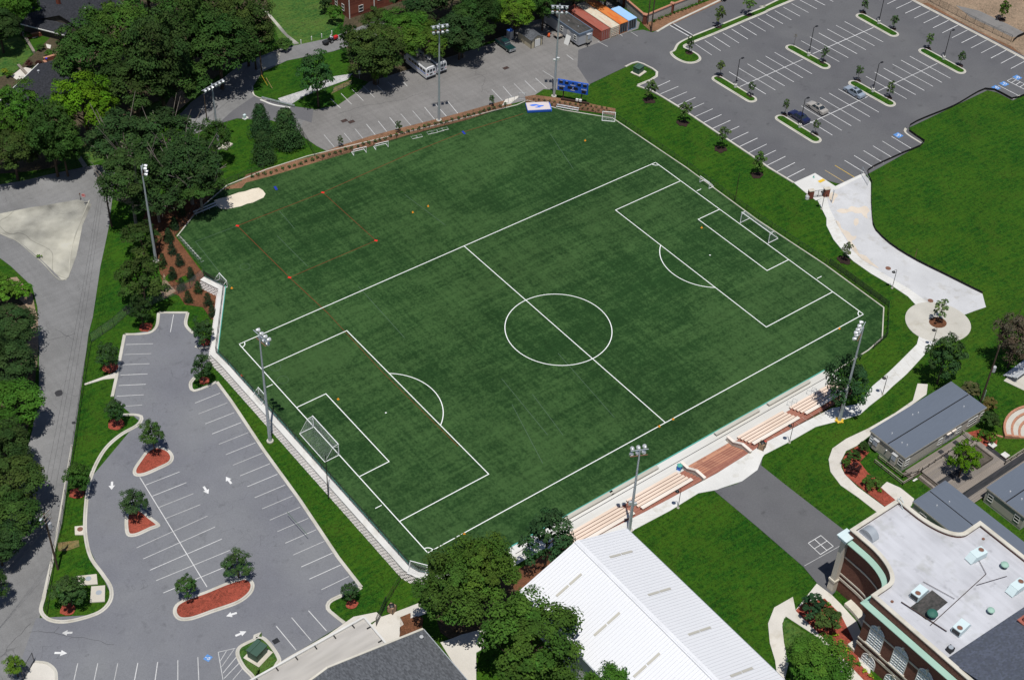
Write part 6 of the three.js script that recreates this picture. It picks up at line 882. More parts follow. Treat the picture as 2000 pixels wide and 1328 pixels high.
// ---------------------------------------------------------------- shingled building with canopy roof at the south-west
{
  const t = thing('shingle_building', 'low building with grey shingle gable roof beside the west car park', 'building'), xr = -70.4, xe = -55.2, xl = -85.6, yr = 5.0, ye = 1.5, z0 = 39.3, z1 = 75, yg = -1.5;
  mesh('wall', bb(xl + .6, xe - .6, yg - .5, ye - .1, z0 + .4, z1), mat.brickRed, t); { const s = new THREE.Shape([[xl + .6, ye - .2], [xe - .6, ye - .2], [xr, yr - .3]].map(p => new THREE.Vector2(...p))), g = new THREE.ExtrudeGeometry(s, { depth: .3, bevelEnabled: false }); g.translate(0, 0, z0 + .4); mesh('gable', g, mat.stone, t); }
  const sl = (a, b) => { const g = new THREE.BufferGeometry(), d = Math.hypot(b[0] - a[0], b[1] - a[1]); const P = [[a[0], a[1], z0], [b[0], b[1], z0], [b[0], b[1], z1], [a[0], a[1], z1]], I = [0, 1, 2, 0, 2, 3], U = [[z0, 0], [z0, d], [z1, d], [z1, 0]]; g.setAttribute('position', new THREE.Float32BufferAttribute(I.flatMap(i => P[i]), 3)); g.setAttribute('uv', new THREE.Float32BufferAttribute(I.flatMap(i => U[i]), 2)); g.computeVertexNormals(); return g; };
  mesh('roof_slope', sl([xr, yr], [xe, ye]), mat.shingle, t); mesh('roof_slope', sl([xl, ye], [xr, yr]), mat.shingle, t);
  mesh('rake_trim', [bar([xr, yr + .02, z0 - .08], [xe, ye + .02, z0 - .08], .3, .14), bar([xl, ye + .02, z0 - .08], [xr, yr + .02, z0 - .08], .3, .14)], mat.cope, t); mesh('gutter', bx(.14, .12, z1 - z0, xe + .05, ye - .06, (z0 + z1) / 2), mat.galv, t);
  const v = G(-10, -10); const vp = Gp(520 + 1505 * .21, 1180 + 320 * .21, 2.2); mesh('roof_vent', [cy(.16, .16, .45, xe - 1.2, ye + .2, 40.6, 12), cy(.28, .28, .06, xe - 1.2, ye + .65, 40.6, 12)], mat.alu, t);
  const c = thing('canopy_roof', 'flat stained concrete canopy roof with white raised rim beside the bays', 'canopy'), yc = 1.9, xa = -92, xb = -60.9, za = 33.2, zb = 39.15;
  mesh('deck', bb(xa, xb, yc - .35, yc - .1, za, zb), mat.flatRoof, c); mesh('rim', [bb(xa, xb, yc - .4, yc + .22, za - .16, za + .12), bb(xb - .12, xb + .16, yc - .4, yc + .22, za + .121, zb)], mat.walk, c);
  for (let i = 0; i < 9; i++) mesh('rim_bracket', bx(.14, .16, .6, xb - 2 - i * 3, yc + .02, za + .4), mat.darkMetal, c); for (const z of [35, 37.8]) mesh('rim_bracket', bx(.6, .16, .14, xb - .4, yc + .02, z), mat.darkMetal, c);
  for (const x of [-61.4, -68, -75, -82, -89]) mesh('column', cy(.16, .16, yc + 1.0, x, -1.4, 33.6, 10), mat.stone, c);
}
// ---------------------------------------------------------------- houses and brick block at the top
function gableHouse(lab, c, w, l, turn, ye, yr, roofMat, wallMat, o = {}) {
  const t = thing('house', lab, 'house', c, turn); mesh('wall', bb(-w / 2 + .4, w / 2 - .4, -1.5, ye, -l / 2 + .4, l / 2 - .4), wallMat, t);
  const r = []; for (const s of [-1, 1]) { const q = quad([0, yr, -l / 2], [0, yr, l / 2], [s * w / 2, ye, l / 2], [s * w / 2, ye, -l / 2]); const d = Math.hypot(w / 2, yr - ye), o2 = mesh('roof_slope', (() => { const g = q; g.setAttribute('uv', new THREE.Float32BufferAttribute([0, 0, l, 0, l, d, 0, 0, l, d, 0, d], 2)); return g; })(), roofMat, t); }
  for (const z of [-l / 2 + .4, l / 2 - .4]) { const g = new THREE.BufferGeometry(); g.setAttribute('position', new THREE.Float32BufferAttribute([-w / 2 + .4, ye, z, w / 2 - .4, ye, z, 0, yr - .1, z], 3)); g.computeVertexNormals(); g.setAttribute('uv', new THREE.Float32BufferAttribute([0, 0, w, 0, w / 2, 2], 2)); mesh('gable', g, wallMat, t); }
  mesh('fascia', [bar([w / 2, ye, -l / 2], [w / 2, ye, l / 2], .14, .2), bar([-w / 2, ye, -l / 2], [-w / 2, ye, l / 2], .14, .2)], mat.trim, t); return t;
}
{
  const h1 = gableHouse('dark shingle roofed house at the garden with turquoise awning', Gp(...cA(330, 60), 3).setY(-1.4), 13, 11, .55, 3.2, 5.6, mat.shingleDark, mat.woodDark); mesh('chimney', bx(.7, 1.6, .7, 1.5, 5.6, -1), mat.brickRed, h1);
  const h3 = gableHouse('second dark shingle roof beside the turquoise awning house', Gp(...cA(440, 20), 4).setY(-1.4), 13, 14, -1.02, 3.6, 6.2, mat.shingleDark, mat.woodDark); mesh('satellite_dish', [cy(.05, .05, .6, 3, 5.2, 2), sph(.4, 3, 5.9, 2, 1, 1, .4)], mat.alu, h3);
  const aw = thing('awning', 'turquoise awning under the dark shingle eave in the garden', 'awning', Gp(...cA(275, 112), 1.2), .55); mesh('canvas', [bx(.12, 1.3, 4.2, 0, 0, 0, 0, 0, -.6)], mat.canvas, aw); mesh('frame', [rod([0, -2.6, -2], [0, .5, -2], .04), rod([0, -2.6, 2], [0, .5, 2], .04)], mat.trim, aw);
  const h2 = gableHouse('house with long dark shingle roof beside the bright green tree', Gp(...cA(180, 500), 3).setY(-1.4), 11, 22, -.95, 2.6, 5.0, mat.shingleDark, mat.woodDark); for (const z of [-6, -1, 5]) mesh('roof_vent', [cy(.14, .14, .5, -2.2, 4.1, z, 8), cy(.25, .25, .08, -2.2, 4.6, z, 8)], mat.alu, h2);
  const z0 = G(...cB(580, 105)), b = thing('brick_block', 'red brick building with white downpipes and window surrounds behind the lawn', 'building', z0, 0); const w = 16, l = 14, h = 7.5;
  mesh('wall', bb(0, w, -1, h, -l, 0), mat.brickRed, b); mesh('roof', bb(-.4, w + .4, h, h + .4, -l - .4, .4), mat.shingleDark, b); for (const x of [.15, 6.6]) mesh('downpipe', cy(.12, .12, h, x, 0, .14, 8), mat.trim, b);
  for (const [x, y] of [[3.2, 1.6], [8.2, 2.9], [3.2, 4.8], [8.2, 5.2], [12, 3]]) window2(b, x, y, .02, 0, 1.1, 1.5); for (const [z, y] of [[-2.2, 1.8], [-5, 1.8], [-8, 1.8], [-3.6, 4.8], [-7, 4.8]]) window2(b, -.02, y, z, -Math.PI / 2, .9, 1.5);
}
// garden terraces of the house
for (const [a, b, h, lab] of [[[125, 190], [190, 300], .5, 'weathered sleeper edging along the garden lawn'], [[150, 215], [270, 190], .9, 'red brick garden wall below the turquoise awning'], [[245, 345], [320, 325], .9, 'red brick garden wall beside the blue globe'], [[245, 350], [300, 395], .5, 'brick stair edge of the lower garden'], [[100, 370], [150, 425], .4, 'timber edge of the lower garden path']]) { const A = G(...cA(...a)), B = G(...cA(...b)), t = thing('garden_wall', lab, 'wall'); mesh('wall_body', bar(A.clone().setY(A.y + h / 2 - .1), B.clone().setY(B.y + h / 2 - .1), .5, h), lab.includes('brick') ? mat.brickRed : mat.barkPale, t); mesh('wall_top', bar(A.clone().setY(A.y + h - .06), B.clone().setY(B.y + h - .06), .56, .08), lab.includes('brick') ? mat.brickCap : mat.barkPale, t); }
sheet('garden_terrace', [cA(60, 430), cA(110, 390), cA(140, 380), cA(230, 400), cA(220, 420), cA(90, 450)], mat.pathC, .05); sheet('garden_terrace', [cA(165, 205), cA(200, 180), cA(240, 170), cA(265, 190), cA(180, 215)], mat.pathC, .05); sheet('garden_terrace', [cA(255, 248), cA(285, 255), cA(280, 275), cA(262, 270)], mat.pathC, .06);
{ const p = G(...cA(262, 350)), o = thing('garden_globe', 'small blue glass globe on a stand in the garden', 'ornament', p); mesh('stand', cy(.05, .12, .7), mat.stone, o); mesh('globe', sph(.22, 0, .88, 0), M([.02, .02, .6], { rough: .1 }), o); const c = thing('garden_chair', 'white garden chair by the brick garden wall', 'chair', G(...cA(240, 138)), .5); mesh('seat', bx(.6, .06, .6, 0, .42, 0), mat.trim, c); mesh('backrest', bx(.6, .6, .06, 0, .75, -.3), mat.trim, c); for (const [x, z] of [[-.25, -.25], [.25, -.25], [-.25, .25], [.25, .25]]) mesh('leg', cy(.03, .03, .42, x, 0, z, 6), mat.trim, c); }
// ---------------------------------------------------------------- containers, site office, shed
function container(lab, x0, x1, z1, len, m, o = {}) {
  const t = thing('shipping_container', lab, 'container', [0, 0, 0], 0, 'shipping containers in a row'), h = o.h ?? 2.6, w = x1 - x0, z0 = z1 - len, xc = (x0 + x1) / 2;
  mesh('body', bb(x0 + .06, x1 - .06, .12, h - .06, z0 + .06, z1 - .06), o.front ?? m, t);
  const rb = []; for (let z = z0 + .3; z < z1 - .2; z += .32) { rb.push(bx(.05, h - .5, .16, x0 + .04, h / 2, z), bx(.05, h - .5, .16, x1 - .04, h / 2, z)); } mesh('corrugation', rb, o.front ?? m, t); const rt = []; if (!o.flatTop) for (let z = z0 + .3; z < z1 - .2; z += .36) rt.push(bx(w - .3, .035, .18, xc, h - .045, z)); if (rt.length) mesh('roof_corrugation', rt, m, t);
  mesh('frame', [bb(x0, x0 + .12, .1, h, z1 - .12, z1), bb(x1 - .12, x1, .1, h, z1 - .12, z1), bb(x0 + .121, x1 - .121, h - .12, h, z1 - .12, z1), bb(x0 + .121, x1 - .121, .1, .24, z1 - .12, z1), bb(x0, x0 + .1, h - .1, h + .01, z0, z1 - .121), bb(x1 - .1, x1, h - .1, h + .01, z0, z1 - .121)], o.flatTop ? m : (o.top ?? m), t);
  mesh('roof', bb(x0 + .1, x1 - .1, h - .07, h - .04 + (o.flatTop ? .06 : 0), z0, z1 - .12), m, t);
  for (const s of [-1, 1]) { mesh('door', bx(w / 2 - .18, h - .4, .06, xc + s * (w / 4 - .02), h / 2, z1 - .03), o.front ?? m, t); for (const k of [.25, .7]) mesh('lock_bar', cy(.025, .025, h - .5, xc + s * w / 2 * k, .25, z1 + .03, 6), o.bar ?? mat.galv, t); }
  if (o.stripes) for (let i = 0; i < 5; i++) mesh('door_rib', bx(w - .3, .12, .05, xc, .5 + i * .43, z1 + .02), m, t); return t;
}
container('rust red shipping container beside the grey site office', 66.4, 68.85, -68.6, 12.2, mat.contRed); container('cream shipping container between the red and orange ones', 69.0, 71.45, -68.4, 12.2, mat.contCream, { stripes: 1 }); container('orange topped black fronted shipping container', 71.65, 74.1, -68.6, 12.2, mat.contOrange, { front: mat.contBlack, flatTop: 1 }); container('short black container with light blue roof', 74.25, 76.7, -68.7, 6.1, mat.contBlue, { front: mat.contBlack, flatTop: 1 });
{
  const t = thing('site_office', 'grey portable site office with flat dark roof and wall air conditioner', 'trailer'), x0 = 60.7, x1 = 64.5, z1 = -69.3, z0 = -81.5;
  mesh('wall', bb(x0, x1, .55, 3.0, z0, z1), mat.office, t); mesh('chassis', bb(x0 + .2, x1 - .2, .2, .55, z0 + .2, z1 - .15), mat.black, t); mesh('fascia', [bb(x0 - .06, x1 + .06, 2.9, 3.35, z1 - .2, z1 + .08), bb(x0 - .06, x1 + .06, 2.9, 3.35, z0 - .08, z0 + .2), bb(x0 - .08, x0 + .12, 2.9, 3.35, z0 + .2, z1 - .2), bb(x1 - .12, x1 + .08, 2.9, 3.35, z0 + .2, z1 - .2)], mat.officeTrim, t); mesh('roof', bb(x0 + .1, x1 - .1, 3.0, 3.22, z0 + .1, z1 - .1), mat.tarRoof, t);
  wallAC(t, 63.2, 1.7, z1, 0); window2(t, x0 - .02, 1.9, -70.6, -Math.PI / 2, .8, 1.1); window2(t, x0 - .02, 1.9, -75.2, -Math.PI / 2, .8, 1.1); mesh('door', bx(.06, 2.0, .95, x0 - .02, 1.6, -72.8), mat.alu, t); for (const z of [-71, -73, -75]) mesh('wheel', (() => { const g = cy(.33, .33, .2, 0, 0, 0, 12); g.rotateZ(Math.PI / 2); g.translate(x0 + .1, .33, z); return [g]; })(), mat.rubber, t);
  mesh('sign', bx(.62, .62, .03, 64.05, 2.3, z1 + .03), mat.white, t); mesh('sign_mark', [bx(.1, .24, .02, 63.93, 2.3, z1 + .055), bx(.1, .24, .02, 64.17, 2.3, z1 + .055), bx(.14, .07, .02, 64.05, 2.3, z1 + .055)], mat.padBlue, t); for (const [x, z] of [[62.6, -72], [62.4, -75]]) mesh('roof_vent', cy(.12, .12, .2, x, 3.22, z, 8), mat.galv, t); mesh('tow_hitch', [bx(.12, .12, 1.2, 62.6, .4, z1 + .4), cy(.05, .05, .5, 62.6, .02, z1 + .9, 8)], mat.black, t);
  const b = thing('white_board', 'white sheet board leaning on the site office wall', 'board', [59.7, 0, -71.9], 0); mesh('panel', [bx(.06, 2.1, 1.3, 0, 1.0, 0, .15, 0, -.35)], mat.trim, b); const s = thing('step_platform', 'grey wooden landing at the site office door', 'steps', [59.6, 0, -75]); mesh('landing', bx(1.5, .12, 1.6, 0, .75, 0), mat.wood, s); for (const [x, z] of [[-.6, -.7], [.6, -.7], [-.6, .7], [.6, .7]]) mesh('leg', bx(.1, .7, .1, x, .35, z), mat.woodDark, s); const f = thing('orange_barrel', 'orange safety barrel in the shade by the site office', 'barrel', [58.2, 0, -76.5]); mesh('drum', lathe([[0, 0], [.35, 0], [.3, .45], [.26, .95], [0, 1]], 0, 0, 0, 12), mat.orange, f); mesh('base', cy(.45, .42, .1), mat.rubber, f);
  const c = thing('garden_shed', 'beige shed with grey gable roof and white roller door', 'shed', [53.4, 0, -77]); const w = 3.0, l = 4.7; mesh('wall', bb(-w / 2, w / 2, .05, 2.1, -l / 2, l / 2), mat.shed, c); for (const s2 of [-1, 1]) mesh('roof_slope', [bar([0, 2.95, 0], [s2 * (w / 2 + .2), 2.05, 0], l + .4, .09)], mat.shingle, c); for (const z of [-l / 2, l / 2 - .08]) { const s3 = new THREE.Shape([[-w / 2, 2.1], [w / 2, 2.1], [0, 2.88]].map(p => new THREE.Vector2(...p))), g = new THREE.ExtrudeGeometry(s3, { depth: .08, bevelEnabled: false }); g.translate(0, 0, z); mesh('gable', g, mat.shed, c); }
  mesh('roller_door', [0, 1, 2, 3, 4, 5].map(i => bx(1.45, .28, .05, .2, .25 + i * .3, l / 2 + .03)), mat.trim, c); mesh('corner_trim', [bx(.1, 2.1, .1, -w / 2, 1.05, l / 2), bx(.1, 2.1, .1, w / 2, 1.05, l / 2), bx(.1, 2, .1, -.65, 1, l / 2), bx(.1, 2, .1, 1.05, 1, l / 2)], mat.darkMetal, c);
  const k = thing('portable_toilet', 'grey portable toilet with blue roof behind the green pickup', 'toilet', [50.6, 0, -80.5], .2); mesh('cabin', rbx(1.15, 2.1, 1.15, 0, 1.1, 0, .06), mat.office, k); mesh('roof', lathe([[0, .5], [.35, .42], [.78, .05], [.8, 0], [0, 0]], 0, 2.12, 0, 4).rotateY(Math.PI / 4), mat.padBlue, k); mesh('door', bx(.8, 1.8, .04, 0, 1.05, .59), mat.alu, k);
}
// ---------------------------------------------------------------- floodlight masts
{
  const lampG = lathe([[0, -.02], [.12, 0], [.22, .12], [.3, .34], [.34, .56], [.31, .56], [.2, .2], [0, .12]], 0, 0, 0, 12), lensG = (() => { const g = new THREE.SphereGeometry(.31, 10, 5, 0, 6.2832, 0, 1.2); g.scale(1, .5, 1); g.translate(0, .44, 0); return g; })();
  function mast(lab, base, vTop, rows, o = {}) {
    const p = G(...base), h = heightTo(p, vTop), t = thing('floodlight_mast', lab, 'floodlight', p, Math.atan2(-p.x, -p.z) + (o.turn ?? 0), 'floodlight masts round the field');
    mesh('pole', [cy(.3, .22, h * .33, 0, 0, 0, 12), cy(.22, .16, h * .33, 0, h * .33, 0, 12), cy(.16, .11, h * .34, 0, h * .66, 0, 12)], mat.galv, t); mesh('base_plate', cy(.55, .55, .22, 0, -.02, 0, 14), o.yellow ? mat.yellow : mat.conc, t);
    if (o.yellow) for (let i = 0; i < 6; i++) mesh('foam_pad', rbx(.34, .3, .3, .6 * Math.cos(i), .12, .6 * Math.sin(i), .1, i), mat.yellow, t);
    rows.forEach((n, r) => { const y = h - .25 - r * 1.15, w = (n - 1) * .95; mesh('cross_arm', rbx(w + .7, .11, .11, 0, y, .14, .02), r ? mat.rustIron : mat.galv, t); for (let i = 0; i < n; i++) { const l = mesh('lamp', lampG, mat.alu, t); l.position.set(-w / 2 + i * .95, y + .1, .35); l.rotation.set(1.95 + (i % 3) * .12, 0, (i - (n - 1) / 2) * .09); mesh('lens', lensG, mat.lampGlass, l); } });
    if (o.box) mesh('ballast_box', [rbx(.5, .7, .35, .35, h * o.box, .05, .04), rbx(.5, .5, .3, -.4, h * o.box - .3, .05, .04)], mat.alu, t); return t;
  }
  mast('grey floodlight mast behind the goal on the retaining wall lawn', [527, 862], 655, [4, 3], { turn: .2 }); mast('grey floodlight mast rising through the mulch bank trees', [304, 511], 324, [2, 2], { turn: .3 }); mast('grey floodlight mast between the oaks and the upper lawn', [427, 289], 163, [6]); mast('grey floodlight mast in the hedge bed opposite the buses', [857, 235], 46, [4, 4]); mast('grey floodlight mast beside the blue scoreboard', [1082, 188], 8, [4, 4], { box: .42 }); mast('grey floodlight mast at the corner of the white gym roof', [1229, 1036], 878, [3, 3], { box: .35 }); mast('grey floodlight mast with yellow padded foot beside the walkway', [1640, 822], 640, [4, 4], { box: .38, yellow: 1 });
}
// ---------------------------------------------------------------- lamps
{
  const lamp = (lab, b, top) => { const p = G(...b), h = heightTo(p, top[1]), t = thing('path_lamp', lab, 'street lamp', p, -.5, 'black lamps along the walkway'); mesh('base', [cy(.22, .2, .12, 0, 0, 0, 12), cy(.11, .07, .5, 0, .12, 0, 10)], mat.conc, t); mesh('post', cy(.06, .045, h - .1, 0, .1, 0, 8), mat.black, t); const c = new THREE.CatmullRomCurve3([[0, h - .05, 0], [-.1, h + .25, .03], [-.4, h + .3, .1], [-.58, h + .1, .15]].map(q => new THREE.Vector3(...q))); mesh('gooseneck', [new THREE.TubeGeometry(c, 10, .035, 6)], mat.black, t); mesh('shade', lathe([[0, .22], [.08, .2], [.3, .02], [.34, -.08], [.3, -.06], [0, .06]], -.58, h - .1, .15, 14), mat.black, t); };
  lamp('black gooseneck lamp beside the brick gate piers', cD(362, 1178), cD(375, 1075)); lamp('black gooseneck lamp beside the gravel path manhole', cK(760, 383), cK(793, 285)); lamp('black gooseneck lamp at the edge of the round plaza', cK(985, 708), cK(1010, 612)); lamp('black gooseneck lamp beyond the padded mast on the walkway', cK(705, 985), cK(735, 882)); lamp('black gooseneck lamp beside the bin on the terrace walk', cK(180, 1255), cK(203, 1150)); lamp('black gooseneck lamp on the lawn edge left of the school drive', cI(995, 358), cI(1012, 255));
  const pl = (lab, b, top) => { const p = G(...b), h = heightTo(p, top[1]), t = thing('parking_lamp', lab, 'street lamp', p, 0, 'tall black lamps in the east car park'); mesh('plinth', cy(.33, .3, .75, 0, .1, 0, 14), mat.walk, t); mesh('pole', cy(.09, .065, h - .8, 0, .8, 0, 8), mat.black, t); mesh('arm', bx(.7, .07, .07, .35, h - .05, 0), mat.black, t); mesh('head', rbx(.62, .16, .4, .85, h - .02, 0, .04), mat.black, t); };
  pl('tall black lamp on the island beside the dead sapling', cD(288, 315), cD(322, 153)); pl('tall black lamp on the far upper lawn island', cD(683, 134), cD(712, -42)); pl('tall black lamp beside the navy car', cD(238, 718), cD(275, 558)); pl('tall black lamp on the island beside the silver blue car', cD(650, 518), cD(692, 357)); pl('tall black lamp on the island nearest the far kerb', cD(1050, 335), cD(1095, 175)); pl('tall black lamp on the island opposite the green utility box', cC(1318, 493), cC(1350, 333));
}
// ---------------------------------------------------------------- utility poles and cables
const cables = [];
function utilityPole(lab, b, vTop, o = {}) {
  const p = G(...b), h = o.h ?? heightTo(p, vTop), t = thing('utility_pole', lab, 'pole', p, o.turn ?? 0); mesh('shaft', cy(o.r ?? .17, (o.r ?? .17) * .7, h, 0, -.05, 0, 10), o.m ?? mat.pole, t);
  for (const y of o.arms ?? []) { mesh('cross_arm', bx(2.2, .12, .12, 0, h - y, .14), mat.barkPale, t); for (const x of [-.95, -.35, .35, .95]) mesh('insulator', cy(.05, .04, .2, x, h - y + .06, .14, 6), mat.alu, t); }
  if (o.can) mesh('transformer', [cy(.32, .32, 1.0, .45, h - o.can, .1, 12), cy(.28, .1, .15, .45, h - o.can + 1.0, .1, 12)], mat.office, t);
  if (o.lamp) mesh('lamp_arm', [rod([0, h - .4, 0], [o.lamp, h + .1, .4], .04), sph(.2, o.lamp, h + .08, .4, 1.5, .6, 1)], mat.galv, t); t.userData.top = [p.x, p.y + h, p.z]; return t;
}
const UP = {
  a: utilityPole('tall wooden utility pole with cross arms beside the west road fence', [112, 1112], 1003, { arms: [.2, 1.0, 1.8], can: 3.4, lamp: -1.1, turn: .5 }), b: utilityPole('bare dark utility pole at the stop sign junction', [217, 443], 340), c: utilityPole('thin dark utility pole on the upper road verge', [404, 239], 187, { r: .13 }), d: utilityPole('wooden utility pole with street lamp and yellow guy guards', [511, 149], 92, { lamp: -1.4 }), e: utilityPole('wooden utility pole at the corner of the capped wall', [1272, 62], -14), f: utilityPole('wooden utility pole with transformer can behind the long trailer', [1916, 786], 676, { can: 5.6 }), g: utilityPole('thin black net post on the retaining wall lawn by the goal', [641, 974], 889, { r: .09, m: mat.black }), h: utilityPole('thin brown post behind the east touchline fence', [1436, 392], 338, { r: .06, m: mat.brownMetal }), i: utilityPole('short rusty post in the silt fence of the big lawn', [1787, 507], 486, { r: .06, m: mat.rustIron }), j: utilityPole('steel stub post at the end of the long trailer', [1921, 782], 762, { r: .1, m: mat.galv }), k: utilityPole('second wooden pole beside the capped wall corner', [1265, 48], -40, { r: .13 }),
};
function cable(lab, a, b, sag, group) { const A = new THREE.Vector3(...a), B = new THREE.Vector3(...b), m = A.clone().lerp(B, .5); m.y -= sag; const c = new THREE.QuadraticBezierCurve3(A, m.clone().setY(m.y - sag * .5), B); tag(mesh('power_cable', [new THREE.TubeGeometry(c, 20, .013, 4)], mat.darkMetal), lab, 'cable', group); }
{
  const T = o => o.userData.top, ta = T(UP.a), tb = T(UP.b), tc = T(UP.c), td = T(UP.d), te = T(UP.e), off = (p, x, y, z) => [p[0] + x, p[1] + y, p[2] + z];
  [[-.9, -.1], [-.3, -.9], [.5, -1.7]].forEach(([x, y]) => { cable('thin grey power cable over the west road', off(ta, x, y, .2), off(tb, x * .5, -1 + y * .3, 0), 1.6, 'power cables over the west road'); cable('thin grey power cable running south from the cross arm pole', off(ta, x, y, .2), (() => { const q = Gp(-90 + x * 20, 1230 - x * 14, ta[1] - 1 + y); return [q.x, q.y, q.z]; })(), 1.0, 'power cables south of the cross arm pole'); });
  cable('thin cable from the stop sign pole to the upper road pole', off(tb, 0, -.6, 0), off(tc, 0, -.4, 0), .8); cable('thin cable between the two upper road poles', off(tc, 0, -.3, 0), off(td, 0, -.8, 0), .9); cable('lower cable between the two upper road poles', off(tc, 0, -1.2, 0), off(td, 0, -1.9, 0), .9);
  for (const o of Object.values(UP)) delete o.userData.top;
  for (const [a, b, m, l] of [[cB(121, 482), cB(97, 410), mat.yellow, 'bright yellow guy wire guard on the lawn tongue'], [cB(147, 497), cB(118, 432), mat.yellowOld, 'faded yellow guy wire guard on the lawn tongue']]) { const A = G(...a), B = A.clone().add(new THREE.Vector3(-.9, 2.5, -.5)); const t = thing('guy_guard', l, 'guard', A); const v = B.sub(A); mesh('tube', [rod([0, 0, 0], [v.x, v.y, v.z], .07, 7)], m, t); mesh('anchor', cy(.06, .05, .2, 0, -.05, 0, 6), mat.galv, t); }
}
// ---------------------------------------------------------------- goals
function bigGoal(lab, x, s) {
  const t = thing('soccer_goal', lab, 'goal', [x, .02, -.12], s > 0 ? 0 : Math.PI, 'full size goals'), w = 3.72, h = 2.48, d = 2.55, r = .075, c = .95;   // opens towards -x when s > 0
  for (const z of [-w, w]) { mesh('upright', rod([0, 0, z], [0, h, z], r), mat.goal, t); mesh('ground_bar', rod([0, .05, z], [d, .05, z], r * .8), mat.goal, t); mesh('roof_bar', [rod([0, h, z], [c, h - .08, z], r * .5), rod([0, h - .6, z], [c, h - .08, z], r * .4)], mat.goal, t); mesh('back_stay', rod([c, h - .08, z], [d, .05, z], r * .35), mat.goal, t); }
  mesh('crossbar', rod([0, h, -w - r], [0, h, w + r], r), mat.goal, t); mesh('back_bar', rod([d, .05, -w], [d, .05, w], r * .8), mat.goal, t);
  const P = [], U = [], face = (pts) => { for (const i of [0, 1, 2, 0, 2, 3]) { P.push(...pts[i][0]); U.push(...pts[i][1]); } }; const n = 10;
  for (let i = 0; i < n; i++) { const z0 = mix(-w, w, i / n), z1 = mix(-w, w, (i + 1) / n), sg = q => .12 * Math.sin(q * 1.7), A = z => [c + sg(z) * .3, h - .1, z], B = z => [c + .7 + sg(z), 1.1, z], D = z => [d - .08, .04, z]; face([[[0, h, z0], [z0, 0]], [[0, h, z1], [z1, 0]], [A(z1), [z1, 1]], [A(z0), [z0, 1]]]); face([[A(z0), [z0, 1]], [A(z1), [z1, 1]], [B(z1), [z1, 2.5]], [B(z0), [z0, 2.5]]]); face([[B(z0), [z0, 2.5]], [B(z1), [z1, 2.5]], [D(z1), [z1, 4]], [D(z0), [z0, 4]]]); }
  for (const z of [-w, w]) { face([[[0, 0, z], [0, 0]], [[0, h, z], [0, h]], [[c, h - .1, z], [c, h]], [[c + .6, 1.1, z], [c + .6, 1.1]]]); face([[[0, 0, z], [0, 0]], [[c + .6, 1.1, z], [c + .6, 1.1]], [[d, .04, z], [d, 0]], [[d * .5, .04, z], [d * .5, 0]]]); }
  const g = new THREE.BufferGeometry(); g.setAttribute('position', new THREE.Float32BufferAttribute(P, 3)); g.setAttribute('uv', new THREE.Float32BufferAttribute(U, 2)); g.computeVertexNormals(); mesh('net', g, mat.net, t);
}
bigGoal('white full size goal with net at the retaining wall end', -46.35, -1); bigGoal('white full size goal with net at the east end', 46.5, 1);
{
  const proto = thing('small_goal', '', 'goal', [0, 0, 0], 0, 'small portable goals'), w = 1.3, h = 1.4, d = 1.25, r = .06;   // opens towards +z
  for (const x of [-w, w]) { mesh('upright', rod([x, 0, 0], [x, h, 0], r), mat.goal, proto); mesh('ground_bar', rod([x, .04, 0], [x, .04, -d], r), mat.goal, proto); mesh('side_stay', [rod([x, h, 0], [x, h * .7, -.5], r * .6), rod([x, h * .7, -.5], [x, .04, -d], r * .6)], mat.goal, proto); }
  mesh('crossbar', rod([-w - r, h, 0], [w + r, h, 0], r), mat.goal, proto); mesh('back_bar', rod([-w, .04, -d], [w, .04, -d], r), mat.goal, proto);
  const q = [quad([-w, h, 0], [w, h, 0], [w, h * .66, -.5], [-w, h * .66, -.5]), quad([-w, h * .66, -.5], [w, h * .66, -.5], [w, .05, -d], [-w, .05, -d])]; mesh('net', q, mat.net, proto);
  const put = (i, u, v, turn, lab) => { const p = Gp(u, v, .02), o = i ? dup(proto, p, turn, lab) : proto; if (!i) { o.position.copy(p); o.rotation.y = turn; o.userData.label = lab; } };
  put(0, 703, 301, -.2, 'small white goal on the north edge beside its twin, west one'); put(1, 746, 290, -.2, 'small white goal on the north edge beside its twin, east one'); put(2, 1189, 230, Math.PI - .75, 'small white goal at the shrub bed below the scoreboard'); put(3, 1376, 362, -Math.PI / 2 - .0, 'small white goal on the east edge outside the goal line'); put(4, 436, 553, Math.PI / 2, 'small white goal at the north end of the retaining wall cap'); put(5, 513, 778, Math.PI / 2, 'small white goal below the floodlight mast by the retaining wall'); put(6, 818, 1112, 2.2, 'small white goal at the south corner beside the olive tree');
}
